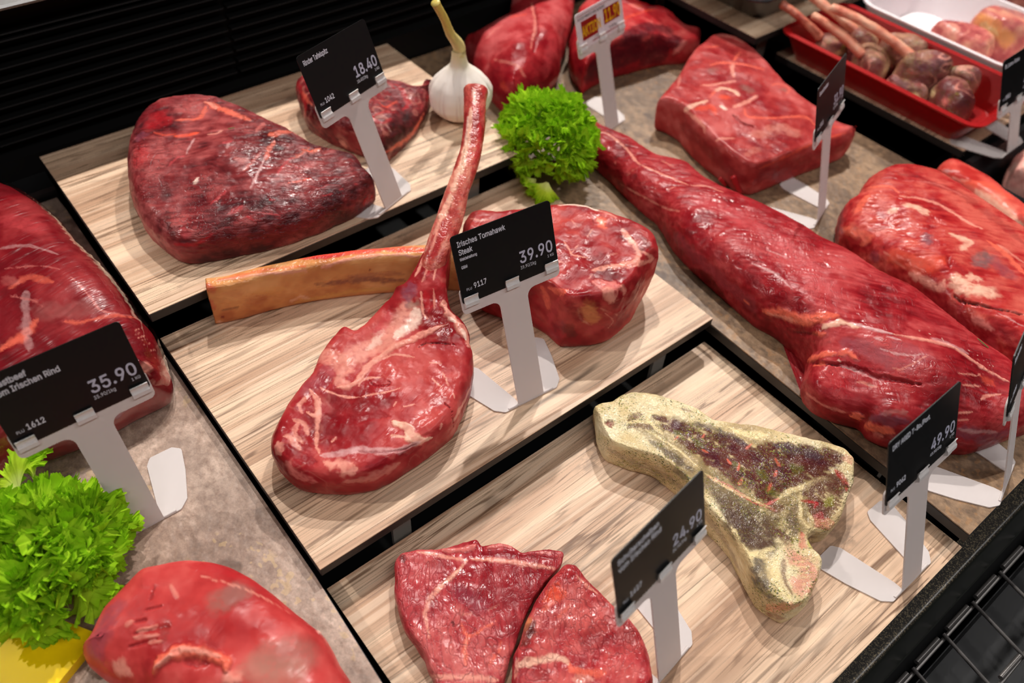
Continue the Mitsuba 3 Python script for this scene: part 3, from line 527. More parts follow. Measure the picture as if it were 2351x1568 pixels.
DATA['toma']['S'] = [
["purple",0.35,9,0.5,0.0,0.7,[81,123,34,79,122,34,77,121,33,74,121,33,70,120,33,66,119,33,63,118,33]],
["fatp",0.75,11,0.5,0.0,0.7,[166,136,42,164,133,42,162,131,41,158,129,40,153,127,39,146,125,38,140,123,37,133,122,36,127,122,35,121,123,35,116,123,34,112,124,34,108,124,34]],
["fatw",0.75,6,0.5,0.0,0.7,[170,132,43,169,129,42,168,126,42,166,124,41,162,122,40,157,121,40,153,121,39,149,120,38,145,120,38,142,120,37]],
["fatw",0.5,4,0.5,0.0,0.7,[139,132,37,135,130,37,131,128,36,127,126,36,124,125,35,121,124,35,118,124,34]],
["rose",0.55,5,0.5,0.0,0.7,[151,142,40,148,140,39,145,138,38,142,136,38,138,134,37,135,132,37,132,129,36]],
["grey",0.6,4,0.5,0.0,0.7,[169,138,43,173,135,44]],
["fatp",0.9,3.2,0.5,0.8,0.7,[181,103,42,174,105,41,166,106,41,159,108,40,151,109,39,144,111,37,136,112,36,129,112,35,121,112,34,115,111,34,109,109,33,105,106,33,101,104,33,96,102,33,92,101,33,89,101,33,86,102,33,83,104,33,80,106,33]],
["fatp",0.9,4,0.5,1,0.7,[192,123,45,190,120,45,189,116,44,188,112,44,188,108,43,188,103,43,188,98,43,187,93,42,187,89,40,188,86,37,188,84,34,186,81,35,182,76,38]],
["fatw",0.8,1.6,0.5,0.0,0.7,[186,108,43,187,99,43]],
["fatw",0.8,1.5,0.5,0.0,0.7,[187,92,42,185,83,38]],
["purple",0.7,6,0.5,0.0,0.7,[178,149,47,170,143,44]],
["deep",0.7,6,0.5,-1,0.7,[178,115,43,179,112,43,181,109,43,181,105,42,180,101,42,178,97,41,176,94,41]],
["red",0.7,4,0.5,0.0,0.7,[185,139,47,177,123,43]],
["fatp",0.8,1.2,0.5,0.0,0.7,[183,142,47,179,136,46,176,131,44,173,126,43,172,123,42,172,120,42,172,117,42]],
["fatp",0.6,1.0,0.5,0.0,0.7,[192,137,48,182,122,44]],
["black",0.7,0.9,0.5,-1.5,0.7,[174,83,40,168,89,40,163,94,39,158,98,39,155,99,39,153,99,38,150,99,38]],
["fatp",0.7,8,0.5,0.6,0.7,[91,137,34,92,133,34,94,130,34,95,127,34,95,124,34,94,121,34,94,117,33]],
["fatp",0.7,5,0.5,0.0,0.7,[85,111,33,86,104,33]],
["deep",0.5,5,0.5,0.0,0.7,[77,123,33,78,116,33]],
["fatp",0.85,2.2,0.5,0.3,0.7,[63,117,33,63,113,32,63,108,32,62,104,32,60,100,31,57,95,31,55,93,30,54,94,30,52,97,31,51,100,31]],
["fatp",0.7,2,0.5,0.0,0.7,[40,100,31,41,98,31,43,96,30,44,93,30,44,90,30,43,86,30,42,82,30]],
["fatp",0.85,1.8,0.5,0.0,0.7,[65,105,32,61,99,31,57,93,31,53,88,30,49,82,30,46,77,30,43,73,30,41,69,30,41,66,30,40,63,30]],
["fatp",0.75,2.6,0.5,0.0,0.7,[27,91,30,29,90,30,30,88,30,31,86,30,31,82,30,31,78,30,31,74,30]],
["fatp",0.6,2,0.5,0.0,0.7,[42,96,30,39,94,30,37,92,30,35,89,30,34,86,30,35,82,30,35,78,30]],
["fatp",0.5,2.4,0.5,0.0,0.7,[48,109,31,57,111,32]],
["fatp",0.6,1.5,0.5,0.0,0.7,[48,101,31,48,104,31,49,107,31,50,110,32,53,111,32,57,112,32,62,112,32]],
["fatp",0.9,1.1,0.5,0.0,0.7,[70,114,33,72,109,32,75,104,32,77,100,32,80,96,32,83,92,32,87,89,32,90,87,32,93,86,33,98,84,33,104,81,33,111,78,33,119,76,34]],
["fatp",0.8,1.1,0.5,0.0,0.7,[113,108,34,118,109,34,122,109,34,126,108,35,130,107,35,133,105,36,135,103,36,138,100,36,141,96,36,143,93,37]],
["deep",0.55,4,0.5,-0.6,0.7,[61,90,31,63,85,31,66,81,31,69,77,31,75,73,31,82,70,32,87,67,32,91,65,32,94,62,32,97,59,32]],
["deep",0.4,5,0.5,0.0,0.7,[90,79,32,101,74,33]],
["deep",0.3,6,0.5,0.0,0.7,[126,56,33,140,44,34]],
["fat",0.9,3.6,0.5,0.4,0.7,[96,54,32,98,50,33,101,45,33,102,42,33,101,39,33,99,37,33,97,35,33,99,33,32,101,31,31,104,29,30,107,29,29,110,28,28,113,28,27]],
["fat",0.7,1.6,0.5,0.0,0.7,[88,44,32,96,36,33]],
["fatp",0.8,3,0.5,0.0,0.7,[96,30,31,107,28,28]],
["silver",0.65,3,0.5,0.0,0.7,[40,61,30,44,58,30,47,56,30,51,54,30,55,52,31,59,50,31,63,48,31,67,45,31,71,41,32,74,38,32,78,35,32,83,32,32,87,30,31,92,30,30,97,29,30,102,29,29]],
["deep",0.6,1,0.5,-0.8,0.7,[63,47,31,66,43,31,70,40,32,74,37,32,78,34,32,82,32,32,87,30,31,91,29,30,96,29,30,100,29,29]],
["fatp",0.8,5,0.5,0.0,0.7,[39,54,30,42,50,30,45,45,30,48,41,30,50,39,30,52,37,30,54,36,30]],
["deep",0.6,4,0.5,-0.5,0.7,[22,85,30,24,81,30,25,77,30,27,72,30,29,68,30,32,63,30,35,58,30]],
["fatp",0.6,3.5,0.5,0.0,0.7,[21,89,30,18,80,29]],
["deep",0.5,4,0.5,0.0,0.7,[21,63,28,24,58,28]],
["pink",0.6,4,0.5,0.0,0.7,[18,72,28,18,67,27,19,64,25,20,60,23,22,56,23,25,52,23,29,49,22]],
["fatp",0.5,4,0.5,0.0,0.7,[44,36,23,50,33,23,55,30,22,61,28,23,68,26,23,76,26,23,83,26,23]],
["deep",0.6,4,0.5,0.0,0.7,[61,33,30,75,30,31]],
["deep",0.5,3,0.5,0.0,0.7,[85,28,29,103,27,25]],
["fatp",0.8,0.8,0.5,0.0,0.7,[157,75,36,148,83,36]],
["fatp",0.8,0.8,0.5,0.0,0.7,[142,70,34,143,58,34]],
["fatp",0.8,0.8,0.5,0.0,0.7,[109,68,33,104,65,33]],
["fatp",0.8,0.8,0.5,0.0,0.7,[138,81,35,135,79,35]],
["fatp",0.8,0.8,0.5,0.0,0.7,[147,48,34,145,44,33]],
["fatp",0.8,0.8,0.5,0.0,0.7,[51,66,30,57,68,30]],
["fatp",0.8,0.8,0.5,0.0,0.7,[148,55,34,152,69,35]],
["fatp",0.8,0.8,0.5,0.0,0.7,[110,60,33,118,57,33]],
["fatp",0.8,0.8,0.5,0.0,0.7,[125,32,31,121,30,28]],
["fatp",0.8,1.4,0.5,0.0,0.7,[94,97,33,96,99,33,98,100,33,101,100,33,104,99,33,108,96,33,112,94,34]],
["deep",0.9,0.7,0.5,-0.8,0.7,[103,98,33,103,95,33,103,92,33,104,89,33,107,87,33,111,84,33,114,84,34,115,85,34,114,87,34,114,90,34]],
["deep",0.9,0.6,0.5,-1.2,0.7,[136,46,34,136,42,34,137,39,33,137,36,31,137,35,30,136,34,30,135,34,29]],
["fatp",0.8,2.2,0.5,0.0,0.7,[168,54,21,164,51,22,161,49,21,157,46,21,153,43,22,148,40,23,143,37,25,140,34,25,137,33,25,135,32,25]],
["deep",0.8,1.2,0.5,-1,0.7,[135,34,29,134,31,19]],
["red",0.7,4,0.5,0.0,0.7,[195,150,52,198,153,53,202,156,55,206,159,56,210,162,57,215,164,58,220,167,58]],
["fatp",0.8,1.6,0.5,0.0,0.7,[187,156,50,192,159,52,197,163,54,202,166,55,207,168,56,212,171,57,216,174,57]],
["deep",0.6,3,0.5,0.0,0.7,[208,147,53,220,157,56]],
["fatp",0.8,1.1,0.5,0.0,0.7,[196,143,51,201,148,53,205,152,55,209,156,56,214,160,57,219,163,58,224,167,58]],
["fatp",0.6,1.2,0.5,0.0,0.7,[188,148,50,201,157,55]],
["red",0.6,2.5,0.5,0.0,0.7,[224,165,58,213,154,56]],
]
DATA['toma2'] = {"b":[[258.9,90.3,16.12,9],[261.2,79.5,16.12,9],[262.4,68.4,16.12,9],[260.9,57.6,16.12,9],[262.8,52.5,16.12,9],[271.5,47.3,16.12,9],[281.6,40.4,16.12,9],[295.3,33.4,16.12,9],[308.0,32.2,16.12,9],[330.8,37.3,16.12,9],[351.7,47.2,9.672,9],[358.8,50.3,14,9],[363.8,51.1,24,9],[367.7,51.3,38,9],[370.0,51.4,47,9],[373.0,54.8,51,9],[380.8,66.3,56,9],[382.3,74.7,58,9],[380.3,84.9,59,9],[377.1,99.9,59,9],[370.5,112.2,59,9],[365.5,123.5,59,9],[360.6,133.9,59,9],[351.6,143.4,59,9],[341.6,152.2,57,9],[333.7,156.3,57,9],[307.0,173.9,52,9],[291.4,185.9,46,9],[284.4,196.3,44,9],[274.3,198.8,42,9],[263.1,191.7,40,9],[249.9,176.4,30,9],[242.8,160.3,14,9],[234.1,129.6,16.12,9],[244.2,105.7,16.12,9]],"z0":0.0,"ctl":[[331.7,86.1,62],[298.2,110.4,62],[263.2,150.0,52],[333.1,60.3,60],[283.5,76.6,60]],"p":2.4,"res":1.2,"soft":4}
DATA['toma2']['S'] = [
["fatw",0.9,2.4,0.5,0.0,0.7,[339,150,59,343,148,60,347,145,59,351,143,60,354,139,60,356,135,60,359,132,60,361,128,60,362,125,60,363,122,60]],
["fatp",0.6,1.5,0.5,0.0,0.7,[363,122,60,369,105,61]],
["coral",0.85,5.5,0.5,0.0,0.7,[355,116,61,355,114,61,355,111,61,354,109,61,352,107,61,351,106,61,349,105,61,349,104,61,350,102,61,351,101,61]],
["fat",0.6,3,0.5,0.0,0.7,[354,114,61,352,105,61]],
["fatp",0.8,0.9,0.5,0.0,0.7,[341,106,61,337,105,61,334,103,61,331,102,61,330,101,61,329,101,61,329,101,61]],
["black",0.7,0.5,0.5,0.0,0.7,[352,119,61,344,108,61]],
["fatp",0.9,3.6,0.5,0.3,0.7,[362,90,61,360,86,61,358,82,61,357,78,61,356,74,61,356,70,61,355,67,61,354,64,61,352,61,61,350,58,61,348,57,60,345,55,60,342,55,60,338,55,60,333,57,60,329,58,60,324,59,60,320,61,61,315,63,61,311,64,61,307,66,61,303,67,60]],
["fat",0.7,2,0.5,0.0,0.7,[359,82,61,356,69,61]],
["fatp",0.75,2.2,0.5,0.0,0.7,[356,60,61,357,56,60,361,54,55,363,53,52,361,53,51,356,52,53,348,51,57,341,50,60,335,51,60,330,52,60]],
["brown",0.5,4,0.5,0.0,0.7,[368,70,61,363,58,60]],
["fatw",0.9,1.2,0.5,0.0,0.7,[328,61,60,331,56,60]],
["deep",0.5,5,0.5,0.0,0.7,[364,105,61,366,98,61,367,92,61,368,85,61,368,80,61,368,75,61,367,71,61]],
["fatp",0.9,1,0.5,0.0,0.7,[308,108,61,307,104,61,306,99,61,305,96,61,304,94,61,303,93,61,303,91,61,305,88,61,308,85,61,312,81,61]],
["fatp",0.7,0.8,0.5,0.0,0.7,[305,94,61,317,98,61]],
["fatp",0.7,0.8,0.5,0.0,0.7,[288,94,61,291,86,60]],
["fatp",0.6,0.7,0.5,0.0,0.7,[307,65,61,294,61,60]],
["fatp",0.5,0.7,0.5,0.0,0.7,[333,126,61,331,114,61]],
["fatp",0.4,0.8,0.5,0.0,0.7,[325,73,61,336,70,61]],
["deep",0.35,4,0.5,0.0,0.7,[309,122,61,315,120,61,322,118,61,327,117,61,332,117,61,336,118,61,341,119,61]],
["pink",0.85,6.5,0.5,1,0.7,[294,55,60,297,52,60,299,49,60,302,46,60,305,44,60,307,41,60,311,39,59]],
["fatp",0.8,5,0.5,0.8,0.7,[297,40,59,299,37,54]],
["fatp",0.6,3,0.5,0.0,0.7,[312,39,58,314,37,54]],
["fato",0.55,8,0.5,0.0,0.7,[280,44,48,283,41,38]],
["fatp",0.5,1,0.5,0.0,0.7,[273,50,51,273,48,47,274,47,42,275,46,38,277,44,35,280,42,32,282,41,29]],
["brown",0.6,7,0.5,0.0,0.7,[266,51,25,269,49,21]],
["deep",0.7,4,0.5,0.0,0.7,[263,66,37,262,64,38]],
["coral",0.6,4,0.5,0.0,0.7,[263,84,52,263,81,50,263,79,48,263,77,45,263,76,42,262,74,39,262,73,35]],
["coral",0.7,3,0.5,0.0,0.7,[265,78,54,266,74,55,266,69,56,267,65,58,268,63,59,270,62,60,273,62,60]],
["deep",0.7,1.6,0.5,0.0,0.7,[267,81,58,268,72,58]],
["deep",0.7,4,0.5,0.0,0.7,[278,58,60,278,54,60,278,51,59,280,48,57,282,45,55,285,42,53,289,40,50]],
["deep",0.65,5,0.5,0.0,0.7,[267,56,55,268,53,53,270,51,49,272,49,46,273,47,42,274,46,39,276,45,36]],
["deep",0.55,6,0.5,0.0,0.7,[322,37,47,307,33,25]],
["fatp",0.5,1.3,0.5,0.0,0.7,[347,46,43,328,37,34]],
["pink",0.6,3,0.5,0.0,0.7,[364,52,42,367,53,50]],
["rose",0.4,5,0.5,0.0,0.7,[265,64,53,262,69,22]],
["fatp",0.4,1,0.5,0.0,0.7,[293,36,42,296,35,38,300,34,33,302,33,29,301,33,26,299,33,23,297,34,21]],
["rose",0.4,6,0.5,0.0,0.7,[281,41,22,292,35,26]],
["fatp",0.4,1.2,0.5,0.0,0.7,[289,39,48,306,33,34]],
["fatp",0.6,1.2,0.5,0.0,0.7,[267,188,53,269,185,54,271,182,54,273,179,54,277,177,54,280,175,54,283,173,54]],
]
DATA['bone'] = {"path":[[178.5,143.3,18.0],[193.0,150.4,33.0],[211.9,162.2,55.0],[240.0,182.0,66.0],[262.2,199.4,78.0],[288.5,218.9,88.0],[312.4,242.3,98.0],[331.6,266.4,106.0],[344.5,281.5,111.0]],"ra":[7,9.5,10.5,11.6,10.4,9.8,9.8,10.4,12.2],"rb":[5,8.5,9,8.5,8,7.8,7.8,8.2,9.4],"e":2.3,"n":56,"m":200}
DATA['bone']['S'] = [
["fat",0.8,3.2,0.5,0.0,0.7,[219,174,68,224,177,70,229,180,71,234,183,73,239,186,75,244,190,78,250,193,81,257,198,85,266,205,88,274,211,92,282,218,94,289,225,97,296,232,100]],
["fat",0.7,2.4,0.5,0.0,0.7,[321,259,111,316,252,108,311,246,106,305,240,104,299,233,101,293,226,98,286,220,96,281,215,94,276,210,92,271,205,90]],
["fatw",0.5,1.2,0.5,0.0,0.7,[314,253,107,292,228,98]],
["red",0.8,3.6,0.5,0.0,0.7,[253,177,68,260,184,72,267,190,75,273,194,81,280,200,86,288,208,91,296,215,95,303,223,98,310,231,102,317,239,105]],
["red",0.6,2,0.5,0.0,0.7,[329,257,112,322,245,107]],
["pink",0.6,1.2,0.5,0.0,0.7,[329,262,113,317,247,108]],
["fatw",0.6,2,0.5,0.0,0.7,[336,274,117,326,259,112]],
["black",0.5,0.5,0.5,-0.6,0.7,[242,183,76,249,189,79,257,194,84,265,201,88,274,210,92,285,221,95,293,229,98,298,234,101,301,238,102,304,241,103]],
["red",0.7,2.6,0.5,0.0,0.7,[199,157,56,203,158,59,206,159,61,211,160,64,216,163,67,223,167,69,230,171,71]],
["fatp",0.8,2.4,0.5,0.0,0.7,[204,168,59,208,169,62,213,172,65,218,176,67]],
["fatp",0.7,1,0.5,0.0,0.7,[198,151,52,204,153,57,211,156,62,217,159,65,221,162,67,225,164,68,229,166,69]],
["rose",0.8,2,0.5,0.0,0.7,[326,274,112]],
["red",0.8,2.6,0.5,0.0,0.7,[347,271,116,341,266,114]],
["fat",0.9,2.4,0.5,1.5,0.7,[234,186,73]],
["silver",0.5,1.5,0.5,0.0,0.7,[269,192,81]],
["deep",0.6,2,0.5,0.0,0.7,[222,157,62,211,149,49]],
["red",0.7,2.4,0.5,0.0,0.7,[204,155,58,198,151,52]],
[[150,40,42],0.75,7,0.7,0.0,0.7,[209,162,64,212,164,66,215,167,67,219,169,68,222,172,70,226,175,71,230,177,72]],
[[160,50,48],0.6,4,0.7,0.0,0.7,[227,167,69,232,170,71,236,174,72,241,178,74,245,181,76,249,184,78,253,187,80]],
["fatp",0.8,1.4,0.5,0.0,0.7,[206,162,62,210,165,65,215,168,67,220,172,69,225,177,71,231,181,72,235,185,74,239,187,75,242,189,77,245,191,78]],
]
DATA['rib'] = {"path":[[47.1,258.1,22.0],[67.6,251.2,21.5],[86.8,246.2,21.5],[124.6,234.6,21.5],[158.5,218.8,22.0],[197.1,197.5,22.5],[233.3,173.8,22.0],[257.3,151.9,22.0]],"ra":[8.6,8.6,8.4,8.4,8.6,9,9.5,11],"rb":[22,21.5,21.5,21.5,22,22.5,22,20],"e":4.5,"n":72,"m":200,"cap":0.0}
DATA['rib']['S'] = [
[[214,66,58],0.9,5,0.5,0.0,0.4,[126,239,43,137,234,43,188,208,45,195,201,45,202,195,45,209,190,45,216,184,45]],
["red",0.7,2.4,0.5,0.0,0.7,[154,224,44,155,222,44,150,224,44,141,229,43,132,234,43]],
["fatp",0.7,1.8,0.5,0.8,0.7,[55,255,43,62,253,43,69,250,43,76,247,43,84,244,43,92,240,43,99,237,42,106,234,41,113,231,40,119,229,40,123,227,39,127,226,39,131,224,38]],
["fatp",0.8,2,0.5,0.8,0.7,[131,224,39,138,221,40,145,218,42,152,216,43,159,213,44,165,211,44,172,207,44,180,203,45,188,197,45,195,193,44,200,189,44,204,185,43,209,182,42]],
["orange",0.5,2.4,0.5,0.0,0.7,[57,256,43,64,254,43,70,252,43,77,249,43,85,247,43,93,244,43,102,241,43,109,237,43,117,233,43,124,229,42]],
[[120,60,58],0.75,3.4,0.5,0.0,0.7,[136,220,21,141,218,22,146,215,22,152,212,22,160,208,22,168,204,21,176,199,20,183,195,19,189,192,18,196,188,17]],
[[150,80,66],0.5,3,0.5,0.0,0.7,[153,212,27,161,208,27,169,203,27,176,199,26,183,195,26,189,192,26,196,188,25]],
[[214,158,84],0.7,3,0.5,0.0,0.7,[109,232,5,121,228,5,133,223,6,143,218,7,152,213,8,160,209,8,167,205,8,174,201,8,181,197,8,187,193,7]],
["fat",0.45,2.5,0.5,0.0,0.7,[105,233,8,109,231,10,112,230,11,114,229,12,117,229,10,119,228,8,121,228,6]],
["red",0.6,3,0.5,0.0,0.7,[45,250,32,45,250,28,45,250,24,46,249,20]],
["deep",0.9,1.8,0.5,-1,0.7,[49,248,11,51,248,8]],
["brown",0.6,1.6,0.5,0.0,0.7,[51,247,18,65,243,17]],
["fat",0.7,1.4,0.5,0.0,0.7,[47,250,7,47,250,5,48,250,2]],
[[110,50,50],0.5,2,0.5,0.0,0.7,[127,225,23,138,219,20]],
["red",0.6,3.5,0.5,0.0,0.7,[48,254,44,49,250,42]],
["deep",0.9,0.8,0.5,0.0,0.7,[169,203,34,171,202,32]],
[[190,110,66],0.4,4,0.5,0.0,0.7,[56,246,36,71,242,31]],
[[216,150,80],0.4,5,0.5,0.0,0.7,[79,240,28,103,233,24]],
]
DATA['tbone'] = {"b":[[245.9,-12.7,14,3.5],[238.5,-25.4,8,3.5],[235.0,-35.6,4.35,3.5],[234.9,-42.4,4.35,3.5],[242.6,-56.7,4.35,3.5],[250.1,-67.0,4.35,3.5],[255.0,-75.9,4.35,3.5],[256.6,-88.3,4.35,3.5],[257.1,-97.8,4.35,3.5],[253.7,-117.6,4.35,3.5],[250.1,-138.4,4.35,3.5],[250.1,-148.0,4.35,3.5],[248.6,-160.0,4.35,3.5],[242.5,-174.1,4.35,3.5],[239.5,-179.5,4.35,3.5],[236.8,-189.2,4.35,3.5],[234.6,-196.6,4.35,3.5],[235.4,-205.8,4.35,3.5],[239.0,-215.8,4.35,3.5],[244.9,-218.2,7,3.5],[250.1,-219.6,11,3.5],[255.6,-219.6,14,3.5],[264.2,-217.2,18,3.5],[274.4,-214.3,20,3.5],[288.2,-206.7,22,3.5],[290.7,-202.2,22,3.5],[290.2,-195.2,20,3.5],[294.2,-188.5,20,3.5],[302.7,-188.5,21,3.5],[310.2,-195.9,22,3.5],[319.5,-195.7,24,3.5],[330.1,-193.1,25,3.5],[347.4,-185.5,27,3.5],[360.2,-181.6,27,3.5],[370.3,-174.9,27,3.5],[379.7,-168.3,26,3.5],[382.0,-158.0,27,3.5],[374.8,-145.1,27,3.5],[364.4,-131.4,27,3.5],[354.0,-117.6,27,3.5],[343.2,-100.8,27,3.5],[328.6,-87.0,27,3.5],[318.1,-74.2,27,3.5],[315.9,-57.5,27,3.5],[310.2,-45.2,27,3.5],[303.6,-34.0,27,3.5],[294.0,-21.6,27,3.5],[286.2,-14.6,27,3.5],[275.4,-11.1,27,3.5],[265.6,-11.8,27,3.5],[255.7,-7.2,27,3.5],[248.7,-5.5,26,3.5]],"z0":-33.9,"ctl":[[266.5,-56.7,29],[290.9,-126.2,29],[331.5,-157.0,29],[255.7,-188.8,27]],"p":2.2,"res":1.1,"soft":2.0}
